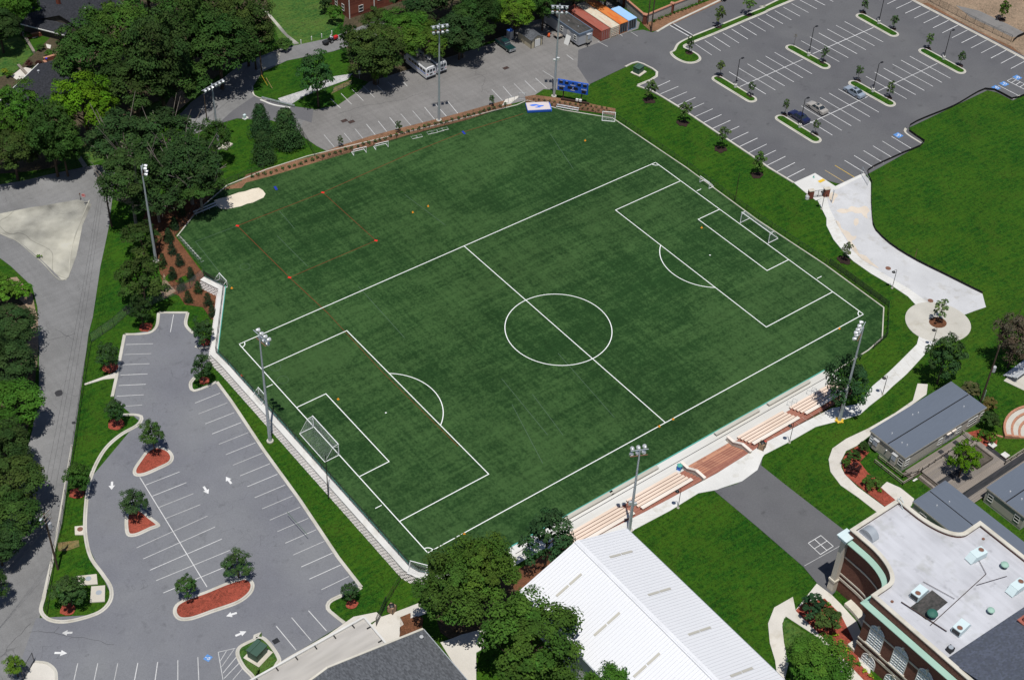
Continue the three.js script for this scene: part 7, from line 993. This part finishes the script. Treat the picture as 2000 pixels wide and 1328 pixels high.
// ---------------------------------------------------------------- scoreboard
{
  const A = new THREE.Vector3(46.22, 0, -53.6), t = thing('scoreboard', 'blue scoreboard on two posts with dark digit panels', 'scoreboard', A, -.91); const w = 6.4, y0 = 2.3, y1 = 4.85;
  mesh('panel', rbx(w, y1 - y0, .3, 0, (y0 + y1) / 2, 0, .04), mat.scoreBlue, t); for (const x of [-1.92, 1.92]) mesh('post', bx(.2, y1, .2, x, y1 / 2 - .1, -.25), mat.brownMetal, t);
  const dig = (x, y, dw, dh) => mesh('digit_panel', bx(dw, dh, .04, x, y, .165), mat.black, t), plate = (x, y, dw, dh) => mesh('name_plate', bx(dw, dh, .03, x, y, .16), mat.scoreBlue, t);
  dig(-2.5, 4.3, .75, .5); dig(-1.3, 4.3, .75, .5); dig(1.3, 4.3, .75, .5); dig(2.5, 4.3, .75, .5); dig(0, 4.45, .35, .3); dig(-2.35, 2.85, .9, .6); dig(2.35, 2.85, .9, .6); dig(-.6, 3.35, .95, .6); dig(.65, 3.35, .85, .6);
  for (const x of [-2.7, -2.0]) mesh('digit', bx(.22, .42, .02, x, 2.85, .19), mat.darkMetal, t);
  const { FontLoader } = await import('three/addons/loaders/FontLoader.js'), { TextGeometry } = await import('three/addons/geometries/TextGeometry.js');
  const font = await new FontLoader().loadAsync('fonts/droid/droid_sans_bold.typeface.json'), txt = (s, x, y, sz) => { const g = new TextGeometry(s, { font, size: sz, depth: .02, curveSegments: 2 }); g.computeBoundingBox(); g.translate(x - (g.boundingBox.max.x) / 2, y - sz / 2, .18); mesh('lettering', [g], mat.trim, t); };
  txt('VISITOR', -2.35, 3.42, .28); txt('HOME', 2.35, 3.42, .28); txt('PERIOD', 0, 4.0, .22); txt('TIME', 0, 2.82, .26); txt('QTR', -1.3, 4.7, .12); txt('DOWN', 1.3, 4.7, .12); txt('BALL ON', 2.5, 4.7, .12); txt('TO GO', -2.5, 4.7, .12); for (const y of [.12, -.12]) mesh('colon', sph(.05, .07, 3.35 + y, .2), mat.trim, t);
  const b = thing('equipment_stack', 'dark bar and white boxes behind the shrubs under the scoreboard', 'equipment', [46.6, 0, -53.0], -.91); mesh('bar', bx(6, .3, .3, 0, .35, 0), mat.brownMetal, b); for (const x of [.4, 1.1]) mesh('box', rbx(.55, .5, .4, x, .75, .1, .05), mat.trim, b); mesh('stand', [bx(.12, .35, .3, -2.5, .17, 0), bx(.12, .35, .3, 2.5, .17, 0)], mat.brownMetal, b);
}
// ---------------------------------------------------------------- field equipment
{
  const P = q => Gp(...q, .02), a = P(cC(150, 618)), b = P(cC(265, 648)), c = P(cC(165, 585)), m = thing('jump_mat', 'big blue high jump landing mat with pale top at the field corner', 'mat', P(cC(205, 612)), -.5); mesh('cushion', rbx(4.9, .55, 2.9, 0, .3, 0, .08), mat.matBlue, m); mesh('top_sheet', rbx(4.75, .12, 2.75, 0, .63, 0, .04), mat.matTop, m); for (const [x, z, w, d, r] of [[-.9, -.3, 2.2, .7, .3], [.4, .1, 1.6, .6, -.3], [-.2, .5, 1.4, .4, .1]]) { const s = []; for (let i = 0; i < 11; i++) { const t = i / 11 * 6.283; s.push([x + w / 2 * Math.cos(t) * rr(.7, 1.1), z + d / 2 * Math.sin(t) * rr(.7, 1.1)]); } mesh('blue_print', drape(s, .695, 0, [], 99, () => 0), mat.padBlue, m); } mesh('front_pad', rbx(.25, .5, 2.8, 2.5, .28, 0, .06), mat.padBlue, m);
  const bench = (lab, q, r) => { const A = P(q), B = P(r), d = B.clone().sub(A), L = Math.hypot(d.x, d.z), t = thing('team_bench', lab, 'bench', A, Math.atan2(-d.z, d.x), 'aluminium team benches'); mesh('seat_plank', rbx(L, .06, .32, L / 2, .45, .28, .015), mat.alu, t); mesh('back_plank', rbx(L, .06, .32, L / 2, .62, -.25, .015), mat.alu, t); for (let i = 0; i < 4; i++) { const x = .25 + i * (L - .5) / 3; mesh('leg', [rod([x, 0, .45], [x, .44, .28], .03), rod([x, 0, -.4], [x, .6, -.25], .03), rod([x, .2, .36], [x, .25, -.33], .02)], mat.galv, t); } };
  bench('bare aluminium bench beside the sand pit', cA(1092, 1213), cA(1218, 1160)); bench('white aluminium bench beside the blue jump mat', cC(308, 605), cC(434, 628));
  const hurdle = (lab, g, p, turn, lie) => { const t = thing('hurdle', lab, 'hurdle', p, turn, g); const w = .6, h = .85; if (lie) { mesh('frame', [rod([-w, .04, 0], [-w, .04, h], .022), rod([w, .04, 0], [w, .04, h], .022), rod([-w, .04, 0], [w, .04, 0], .02)], mat.alu, t); mesh('board', bx(1.22, .03, .09, 0, .05, h), mat.trim, t); } else { mesh('frame', [rod([-w, 0, 0], [-w, h, 0], .022), rod([w, 0, 0], [w, h, 0], .022), rod([-w, .03, 0], [-w, .03, .6], .022), rod([w, .03, 0], [w, .03, .6], .022)], mat.alu, t); mesh('board', bx(1.22, .09, .03, 0, h, 0), mat.trim, t); } };
  for (let i = 0; i < 9; i++) { const p = P([mix(352, 388, i / 8), mix(469, 509, i / 8)]); hurdle('hurdle standing in the row along the edge near the sand pit', 'hurdles stored along the wall', p, Math.PI / 2 + .1, false); }
  for (const [x, y] of [[945, 768], [972, 762], [1035, 742], [1058, 737], [1090, 728], [1118, 720]]) hurdle('white hurdle lying on the turf below the hedge mast', 'hurdles lying on the turf', P(cB(x, y)), -.2, true);
  const cone = (u, v, m, lab, g) => { const t = thing('marker_cone', lab, 'cone', Gp(u, v, .02), 0, g); mesh('cone_body', cy(.17, .05, .28, 0, .03, 0, 10), m, t); mesh('cone_foot', rbx(.34, .04, .34, 0, .025, 0, .01), m, t); };
  for (const [u, v, l] of [[836, 403, 'east of a pair beyond the far touchline'], [806, 415, 'west of a pair beyond the far touchline'], [1143, 275, 'alone on the open turf below the scoreboard'], [1371, 445, 'beside the east goal area corner'], [1640, 642, 'on the near touchline at the east end'], [1288, 833, 'west of the halfway line on the near touchline'], [1315, 819, 'east of the halfway line on the near touchline'], [907, 1043, 'on the near touchline beside the olive tree'], [660, 780, 'beside the west goal area corner'], [452, 563, 'beside the small goal on the wall cap']]) cone(u, v, mat.cone, 'yellow orange marker cone ' + l, 'marker cones on the turf');
  cone(471, 734, mat.orange, 'red orange ball marker near the retaining wall fence', 'marker cones on the turf');
}
// ---------------------------------------------------------------- bins, boxes, signs
{
  const box = (lab, q, turn, s) => { const p = G(...q), t = thing('utility_box', lab, 'utility box', p, turn); mesh('pad', rbx(2.6 * s, .2, 2.4 * s, 0, .1, .1, .03), mat.stone, t); mesh('cabinet', rbx(1.9 * s, 1.25 * s, 1.5 * s, 0, .2 + .62 * s, 0, .05), mat.green, t); mesh('lid', [bar([-1 * s, .2 + 1.3 * s, 0], [1 * s, .2 + 1.3 * s, 0], 1.65 * s, .1)], mat.green, t); mesh('door_seam', bx(.03, 1.0 * s, .02, 0, .2 + .6 * s, .76 * s), mat.black, t); mesh('lid_step', bx(2.0 * s, .08, .5 * s, 0, .2 + 1.4 * s, -.45 * s), mat.green, t); };
  box('green transformer box on a concrete pad in the kerbed grass island', cH(65, 1190), .35, 1.15); box('dark green transformer box on a pad at the east car park corner', cC(770, 408), .25, 1);
  const bin = (lab, q, m, lid, s = 1) => { const t = thing('litter_bin', lab, 'bin', G(...q), .4); mesh('panel_body', rbx(.72 * s, .95 * s, .72 * s, 0, .5 * s, 0, .03), m, t); for (let i = 0; i < 4; i++) { const a = i * Math.PI / 2; mesh('corner_post', bx(.08, 1.0 * s, .08, .36 * s * Math.SQRT2 * Math.cos(a + .785), .5 * s, .36 * s * Math.SQRT2 * Math.sin(a + .785)), lid, t); } mesh('lid', lathe([[0, .28], [.3, .25], [.52, .05], [.52, 0], [0, 0]], 0, 1.0 * s, 0, 4).rotateY(0), lid, t); return t; };
  bin('tan and black litter bin at the top of the terrace stairs', [1488, 876], mat.binTan, mat.black, 1.3); bin('tan litter bin with black lid beside the yard gate', cH(823, 942), mat.binTan, mat.black, 1.3); bin('teal and blue recycling bin at the foot of the brick stairs', [1327, 917], mat.padBlue, mat.teal, .9);
  const rb = thing('red_cooler', 'small red drinks cooler beside the tan litter bin', 'cooler', G(1493.5, 869)); mesh('body', rbx(.6, .5, .45, 0, .3, 0, .05), mat.red, rb); mesh('lid', rbx(.64, .12, .5, 0, .6, 0, .04), mat.red, rb);
  const s = thing('stop_sign', 'red octagonal stop sign on a post at the concrete triangle', 'sign', G(...cA(478, 1158)), -.7); mesh('post', cy(.035, .035, 2.5, 0, 0, 0, 6), mat.galv, s); mesh('plate', (() => { const g = new THREE.CylinderGeometry(.42, .42, .03, 8); g.rotateY(Math.PI / 8); g.rotateX(Math.PI / 2); g.translate(0, 2.35, .05); return [g]; })(), mat.red, s); mesh('border', (() => { const g = new THREE.TorusGeometry(.37, .025, 4, 8); g.rotateZ(Math.PI / 8); g.translate(0, 2.35, .07); return [g]; })(), mat.trim, s); mesh('lettering', [[-.19, 0], [-.06, 0], [.07, 0], [.2, 0]].map(([x]) => bx(.07, .18, .02, x, 2.35, .07)), mat.trim, s);
  const sp = thing('sign_post', 'thin brown sign post behind the stop sign', 'post', G(...cA(452, 1128))); mesh('post', cy(.05, .05, 1.6, 0, 0, 0, 6), mat.brownMetal, sp); mesh('marker', bx(.2, .3, .03, 0, 1.5, .04), mat.rustIron, sp);
  for (const [x, y] of [[310, 246], [370, 227], [427, 212], [484, 195], [200, 264]]) { const t = thing('white_post', 'short white post along the verge lawn at the upper road', 'post', G(...cB(x, y)), 0, 'white posts along the verge'); mesh('shaft', cy(.12, .12, .95, 0, 0, 0, 8), mat.trim, t); mesh('top', sph(.12, 0, .95, 0, 1, .5, 1, 8), mat.trim, t); }
  const vb = thing('valve_box', 'pale concrete junction box at the edge of the oak shade', 'utility box', G(...cA(1275, 825)), .4); mesh('box', rbx(2.2, .35, 1.5, 0, .15, 0, .03), mat.stone, vb); mesh('cover', rbx(1.5, .08, 1, 0, .36, 0, .02), mat.cope, vb); const eb = thing('meter_box', 'small pale meter box on a base at the upper road lawn', 'utility box', G(...cA(1382, 668)), .3); mesh('base', rbx(1.1, .2, .8, 0, .1, 0, .03), mat.walk, eb); mesh('cabinet', rbx(.55, .9, .45, -.2, .6, 0, .04), mat.acBox, eb);
  const sg = thing('white_sign', 'small white sign on a post at the wood edge', 'sign', G(...cB(640, 445)), -.4); mesh('post', cy(.04, .04, 1.8), mat.galv, sg); mesh('plate', bx(.5, .7, .03, 0, 1.6, .05), mat.trim, sg);
  const w = thing('white_drum', 'white round drum beside the brick gate pier', 'drum', G(...cD(280, 1120)), 0); mesh('drum_body', cy(.4, .4, .6, 0, 0, 0, 14), mat.trim, w); mesh('drum_lid', cy(.42, .3, .18, 0, .6, 0, 14), mat.alu, w); const fl = thing('green_cone', 'small green marker on the gate apron', 'cone', G(...cD(317, 1000))); mesh('cone_body', cy(.16, .05, .5, 0, 0, 0, 8), mat.teal, fl); mesh('foot', rbx(.4, .05, .4, 0, .025, 0, .01), mat.teal, fl);
  const br = thing('old_bleacher', 'grey metal bleacher on the lawn beyond the trailers', 'bleachers', G(...cK(1400, 885)), .06); for (let i = 0; i < 4; i++) { mesh('plank', rbx(9, .06, .3, 4.4, .4 + i * .3, i * .62, .015), mat.alu, br); mesh('foot_plank', rbx(9, .05, .3, 4.4, .15 + i * .3, i * .62 - .32, .015), mat.galv, br); } for (const x of [.3, 3, 6, 8.6]) mesh('frame', [rod([x, 0, 0], [x, 1.3, 1.9], .04), rod([x, 0, 1.9], [x, 1.3, 1.9], .04), rod([x, .05, -.2], [x, .05, 1.9], .04)], mat.galv, br); sheet('bleacher_slab', [cK(1390, 905), cK(1430, 870), cK(1500, 860), [2080, 720], [2080, 800]], mat.conc, .03);
}
// ---------------------------------------------------------------- vehicles
const wheelG = (() => { const g = new THREE.TorusGeometry(.23, .1, 7, 16); g.rotateY(Math.PI / 2); return g; })(), rimG = (() => { const g = cy(.19, .19, .14, 0, -.07, 0, 12); g.rotateZ(Math.PI / 2); return g; })();
function wheel(t, x, z, r = 1) { const w = mesh('wheel', boxUV(wheelG), mat.rubber, t); w.position.set(x, .32 * r, z); w.scale.set(1.1, r, r); mesh('rim', boxUV(rimG), mat.silver, w); }
// the car points towards -z
function hull(pts) { const g = new THREE.BufferGeometry(), P = [], q = i => pts[i]; for (const [a, b, c, d] of [[0, 1, 2, 3], [7, 6, 5, 4], [0, 4, 5, 1], [1, 5, 6, 2], [2, 6, 7, 3], [3, 7, 4, 0]]) P.push(...q(a), ...q(c), ...q(b), ...q(a), ...q(d), ...q(c)); g.setAttribute('position', new THREE.Float32BufferAttribute(P, 3)); g.computeVertexNormals(); return g; }
function sedan(lab, p, turn, pm, roof) {
  const t = thing('parked_car', lab, 'car', p, turn, 'cars parked in the east car park');
  const sh = new THREE.Shape(); sh.moveTo(-2.3, .32); sh.lineTo(-1.85, .28); sh.absarc(-1.42, .32, .38, Math.PI, 0, true); sh.lineTo(.98, .24); sh.absarc(1.38, .32, .38, Math.PI, 0, true); sh.lineTo(2.25, .34); sh.bezierCurveTo(2.42, .4, 2.4, .7, 2.3, .92); sh.lineTo(1.55, .93); sh.lineTo(.9, .84); sh.lineTo(-.6, .82); sh.lineTo(-1.0, .86); sh.bezierCurveTo(-1.6, .88, -2.1, .78, -2.32, .62); sh.lineTo(-2.3, .32);
  const g = new THREE.ExtrudeGeometry(sh, { depth: 1.56, bevelEnabled: true, bevelSize: .1, bevelThickness: .1, bevelSegments: 3, curveSegments: 8 }); g.translate(0, 0, -.78); g.rotateY(-Math.PI / 2); mesh('body', [g], pm, t);
  mesh('greenhouse', [hull([[-.86, .86, -1.05], [.86, .86, -1.05], [.86, .9, 1.75], [-.86, .9, 1.75], [-.66, 1.44, -.3], [.66, 1.44, -.3], [.66, 1.42, .95], [-.66, 1.42, .95]])], mat.glass, t);
  mesh('roof_panel', [hull([[-.66, 1.42, -.32], [.66, 1.42, -.32], [.66, 1.4, .97], [-.66, 1.4, .97], [-.54, 1.49, -.15], [.54, 1.49, -.15], [.54, 1.47, .85], [-.54, 1.47, .85]])], pm, t);
  for (const s of [-1, 1]) for (const [p0, p1, w] of [[[.86, .88, -1.03], [.67, 1.44, -.3], .06], [[.86, .92, 1.72], [.67, 1.42, .95], .1], [[.87, .88, .3], [.68, 1.43, .3], .05]]) mesh('pillar', [bar([s * p0[0], p0[1], p0[2]], [s * p1[0], p1[1], p1[2]], w, .06)], pm, t);
  if (roof) mesh('sunroof', bx(.72, .02, .5, 0, 1.497, .15), mat.glass, t);
  for (const s of [-1, 1]) { mesh('headlight', rbx(.36, .14, .2, s * .62, .66, -2.3, .05), mat.lampGlass, t); mesh('tail_light', rbx(.36, .16, .1, s * .6, .76, 2.36, .04), mat.red, t); mesh('mirror', rbx(.2, .13, .12, s * .97, .98, -.72, .04), pm, t); wheel(t, s * .8, -1.42); wheel(t, s * .8, 1.38); }
  mesh('bumper', [rbx(1.6, .16, .14, 0, .42, 2.4, .05), rbx(1.6, .16, .14, 0, .4, -2.38, .05)], pm, t); mesh('number_plate', bx(.4, .14, .02, 0, .62, 2.44), mat.trim, t); return t;
}
const center = (a, b, c, d) => { const p = Gp(...cD((a + c) / 2, (b + d) / 2), .6); return [p.x, .014, p.z]; };
sedan('dark navy blue sedan parked beside a lawn island', [80.9, .014, -22.5], 0, paint([.008, .012, .07])); sedan('beige silver sedan with sunroof in the next bay to the navy car', [86.4, .014, -22.75], 0, paint([.44, .41, .37]), true); sedan('light blue silver sedan beside the lawn island lamp', (() => { const a = Gp(...cD(548, 514), .7); return [a.x, .014, a.z]; })(), 0, paint([.33, .39, .47]), true);
{
  const bus = (lab, x, z) => {   // rear end at z towards +z
    const t = thing('minibus', lab, 'bus', [x, .03, z], 0, 'white minibuses under the trees'), pm = M([.74, .75, .77], { rough: .35 }), L = 7.4, w = 2.35, h = 2.75;
    const s = new THREE.Shape(); s.moveTo(-w / 2, .45); s.lineTo(w / 2, .45); s.lineTo(w / 2, h - .6); s.quadraticCurveTo(w / 2 - .05, h - .1, w / 2 - .5, h); s.lineTo(-w / 2 + .5, h); s.quadraticCurveTo(-w / 2 + .05, h - .1, -w / 2, h - .6); s.lineTo(-w / 2, .45); const g = new THREE.ExtrudeGeometry(s, { depth: L, bevelEnabled: true, bevelSize: .06, bevelThickness: .08, bevelSegments: 2, curveSegments: 5 }); g.translate(0, 0, -L); mesh('body', [g], pm, t);
    mesh('roof_shell', [(() => { const q = new THREE.CylinderGeometry(w / 2 - .12, w / 2 - .12, L - .3, 14, 1, false, -Math.PI / 2, Math.PI); q.rotateX(-Math.PI / 2); q.scale(1, .16, 1); q.translate(0, h - .02, -L / 2); return q; })()], mat.silver, t);
    mesh('bonnet', rbx(1.9, 1.1, 1.4, 0, 1.0, -L - .6, .15), pm, t); for (const x2 of [-.72, 0, .72]) mesh('rear_window', bx(.52, .55, .04, x2, 1.95, .09), mat.glass, t); mesh('rear_plate', bx(.7, .3, .04, 0, 1.1, .09), mat.black, t); for (const x2 of [-.95, .95]) mesh('tail_light', [bx(.22, .14, .04, x2, 1.2, .09), bx(.16, .16, .04, x2, 2.45, .06)], mat.red, t);
    for (const sd of [-1, 1]) { for (let i = 0; i < 6; i++) mesh('side_window', bx(.04, .62, .85, sd * (w / 2 + .05), 1.95, -.7 - i * 1.05), mat.glass, t); mesh('side_stripe', bx(.03, .12, L - .4, sd * (w / 2 + .055), 1.35, -L / 2), mat.padBlue, t); wheel(t, sd * 1.0, -1.6, 1.3); wheel(t, sd * 1.0, -L - .4, 1.3); } mesh('rear_bumper', rbx(2.3, .25, .22, 0, .5, .15, .04), mat.darkMetal, t); mesh('windscreen', bx(1.9, .8, .05, 0, 1.95, -L - .1, 0, .25), mat.glass, t); return t;
  };
  bus('white minibus with silver roof on the old bays under the trees', 27.2, -77.0); bus('white minibus half hidden behind the floodlight mast and branches', 30.2, -77.3);
  const t = thing('pickup_truck', 'dark green pickup truck parked in front of the shed', 'pickup', [47.6, .03, -78.2], Math.PI, undefined), pm = paint([.008, .045, .045]);
  mesh('body', [rbx(1.85, .62, 5.2, 0, .72, 0, .1)], pm, t); mesh('cab', [hull([[-.85, 1.0, -1.0], [.85, 1.0, -1.0], [.85, 1.0, .9], [-.85, 1.0, .9], [-.7, 1.72, -.4], [.7, 1.72, -.4], [.7, 1.72, .75], [-.7, 1.72, .75]])], mat.glass, t); mesh('roof_panel', rbx(1.42, .08, 1.2, 0, 1.74, .18, .03), pm, t); mesh('sun_strip', bx(1.3, .16, .04, 0, 1.42, -.72, 0, -.7), mat.copper, t); mesh('bed_liner', rbx(1.5, .1, 1.5, 0, 1.03, 1.75, .02), mat.black, t); for (const s of [-1, 1]) { mesh('bed_side', bx(.1, .18, 1.7, s * .86, 1.1, 1.75), pm, t); mesh('headlight', rbx(.35, .18, .1, s * .65, .8, -2.6, .03), mat.lampGlass, t); wheel(t, s * .85, -1.65, 1.15); wheel(t, s * .85, 1.6, 1.15); } mesh('grille', bx(.9, .2, .06, 0, .78, -2.6), mat.silver, t); mesh('bumper', rbx(1.85, .2, .2, 0, .48, -2.62, .05), mat.silver, t);
  const dk = thing('dark_car', 'dark car half hidden at the top of the service road', 'car', G(1403, -4), .4); mesh('body', [rbx(1.8, .6, 4.3, 0, .6, 0, .15)], mat.black, dk); mesh('cabin', [hull([[-.8, .9, -.8], [.8, .9, -.8], [.8, .9, 1.6], [-.8, .9, 1.6], [-.6, 1.4, -.2], [.6, 1.4, -.2], [.6, 1.4, 1.0], [-.6, 1.4, 1.0]])], mat.glass, dk); for (const s of [-1, 1]) { wheel(dk, s * .85, -1.4); wheel(dk, s * .85, 1.4); }
}
// garden tractor and its driver on the upper road
{
  const { MarchingCubes } = await import('three/addons/objects/MarchingCubes.js');
  const p = G(...cB(490, 232)), t = thing('garden_tractor', 'small red and black garden tractor on the upper road', 'tractor', p, .15);
  mesh('bonnet', rbx(1.1, .55, .7, .75, .75, 0, .08), mat.red, t); mesh('chassis', rbx(2.2, .25, .6, .1, .45, 0, .05), mat.black, t); mesh('seat', [rbx(.5, .12, .55, -.55, .78, 0, .04), rbx(.12, .5, .55, -.8, 1.02, 0, .04)], mat.black, t); mesh('steering_wheel', [(() => { const g = new THREE.TorusGeometry(.2, .025, 5, 14); g.rotateY(Math.PI / 2); g.rotateZ(-.5); g.translate(.15, 1.2, 0); return g; })(), rod([.15, 1.2, 0], [.4, .95, 0], .025)], mat.black, t);
  for (const [x, z, r] of [[-.7, .5, 1.4], [-.7, -.5, 1.4], [.9, .42, .9], [.9, -.42, .9]]) { const w = mesh('wheel', boxUV(wheelG.clone().rotateY(Math.PI / 2)), mat.rubber, t); w.position.set(x, .32 * r, z); w.scale.set(r, r, 1.3); mesh('rim', boxUV(rimG.clone().rotateY(Math.PI / 2)), mat.silver, w); } mesh('trailer_cart', [rbx(1.2, .5, 1.0, -2.0, .6, 0, .04), rod([-1.4, .45, 0], [-.9, .45, 0], .04)], mat.darkMetal, t); for (const z of [-.55, .55]) { const w = mesh('wheel', boxUV(wheelG.clone().rotateY(Math.PI / 2)), mat.rubber, t); w.position.set(-2.0, .3, z); }
  // seated driver: one continuous surface from a field of tapered capsules
  const J = { hip: [-.5, .92, 0], chest: [-.52, 1.28, 0], neck: [-.5, 1.5, 0], head: [-.47, 1.66, 0], ls: [-.5, 1.42, .2], rs: [-.5, 1.42, -.2], le: [-.3, 1.2, .28], re: [-.3, 1.2, -.28], lh: [.02, 1.2, .16], rh: [.02, 1.2, -.16], lp: [-.5, .9, .11], rp: [-.5, .9, -.11], lk: [-.08, .98, .18], rk: [-.08, .98, -.18], lf: [.06, .58, .2], rf: [.06, .58, -.2], lt: [.22, .56, .2], rt: [.22, .56, -.2], nose: [-.36, 1.65, 0] };
  const B = [['hip', 'chest', .15, .16], ['chest', 'neck', .15, .07], ['neck', 'head', .06, .1], ['head', 'nose', .1, .02], ['ls', 'rs', .08, .08], ['ls', 'le', .06, .05], ['rs', 're', .06, .05], ['le', 'lh', .05, .035], ['re', 'rh', .05, .035], ['lp', 'lk', .09, .07], ['rp', 'rk', .09, .07], ['lk', 'lf', .065, .045], ['rk', 'rf', .065, .045], ['lf', 'lt', .05, .04], ['rf', 'rt', .05, .04]];
  const sd = (x, y, z) => { let d = 1; for (const [a, b, r0, r1] of B) { const A = J[a], Q = J[b], bx_ = Q[0] - A[0], by = Q[1] - A[1], bz = Q[2] - A[2], px = x - A[0], py = y - A[1], pz = z - A[2], h = clamp((px * bx_ + py * by + pz * bz) / (bx_ * bx_ + by * by + bz * bz), 0, 1); const e = Math.hypot(px - bx_ * h, py - by * h, pz - bz * h) - mix(r0, r1, h), k = .05, q = Math.max(k - Math.abs(d - e), 0) / k; d = Math.min(d, e) - q * q * k / 4; } return d; };
  const N = 56, mc = new MarchingCubes(N, new THREE.MeshStandardMaterial(), false, false, 30000), c0 = [-.35, 1.15, 0], hs = .72; mc.isolation = 0; for (let k = 0; k < N; k++) for (let j = 0; j < N; j++) for (let i = 0; i < N; i++) mc.field[i + j * N + k * N * N] = -sd(c0[0] + (i / N * 2 - 1) * hs, c0[1] + (j / N * 2 - 1) * hs, c0[2] + (k / N * 2 - 1) * hs);
  mc.update(); const n = mc.count, P = new Float32Array(n * 3), CL = new Float32Array(n * 3); for (let i = 0; i < n; i++) { const x = c0[0] + mc.positionArray[i * 3] * hs, y = c0[1] + mc.positionArray[i * 3 + 1] * hs, z = c0[2] + mc.positionArray[i * 3 + 2] * hs; P.set([x, y, z], i * 3); const c = y > 1.52 || (x > -.08 && y > 1.1) ? [.38, .22, .15] : y > 1.02 && x < -.1 ? [.74, .76, .8] : y < .62 ? [.03, .03, .03] : [.06, .08, .16]; CL.set(c, i * 3); }
  const g = new THREE.BufferGeometry(); g.setAttribute('position', new THREE.BufferAttribute(P, 3)); g.setAttribute('normal', new THREE.BufferAttribute(mc.normalArray.slice(0, n * 3), 3)); g.setAttribute('color', new THREE.BufferAttribute(CL, 3)); g.setAttribute('uv', new THREE.BufferAttribute(new Float32Array(n * 2), 2));
  const who = thing('person', 'person in a white shirt sitting on the garden tractor', 'person', p, .15); mesh('body', g, new THREE.MeshStandardMaterial({ vertexColors: true, roughness: .8, side: THREE.DoubleSide }), who); mesh('cap', [sph(.115, -.47, 1.71, 0, 1, .7, 1, 10), rbx(.14, .02, .16, -.34, 1.71, 0, .01)], mat.trim, who);
}
renderer.render(scene, camera);
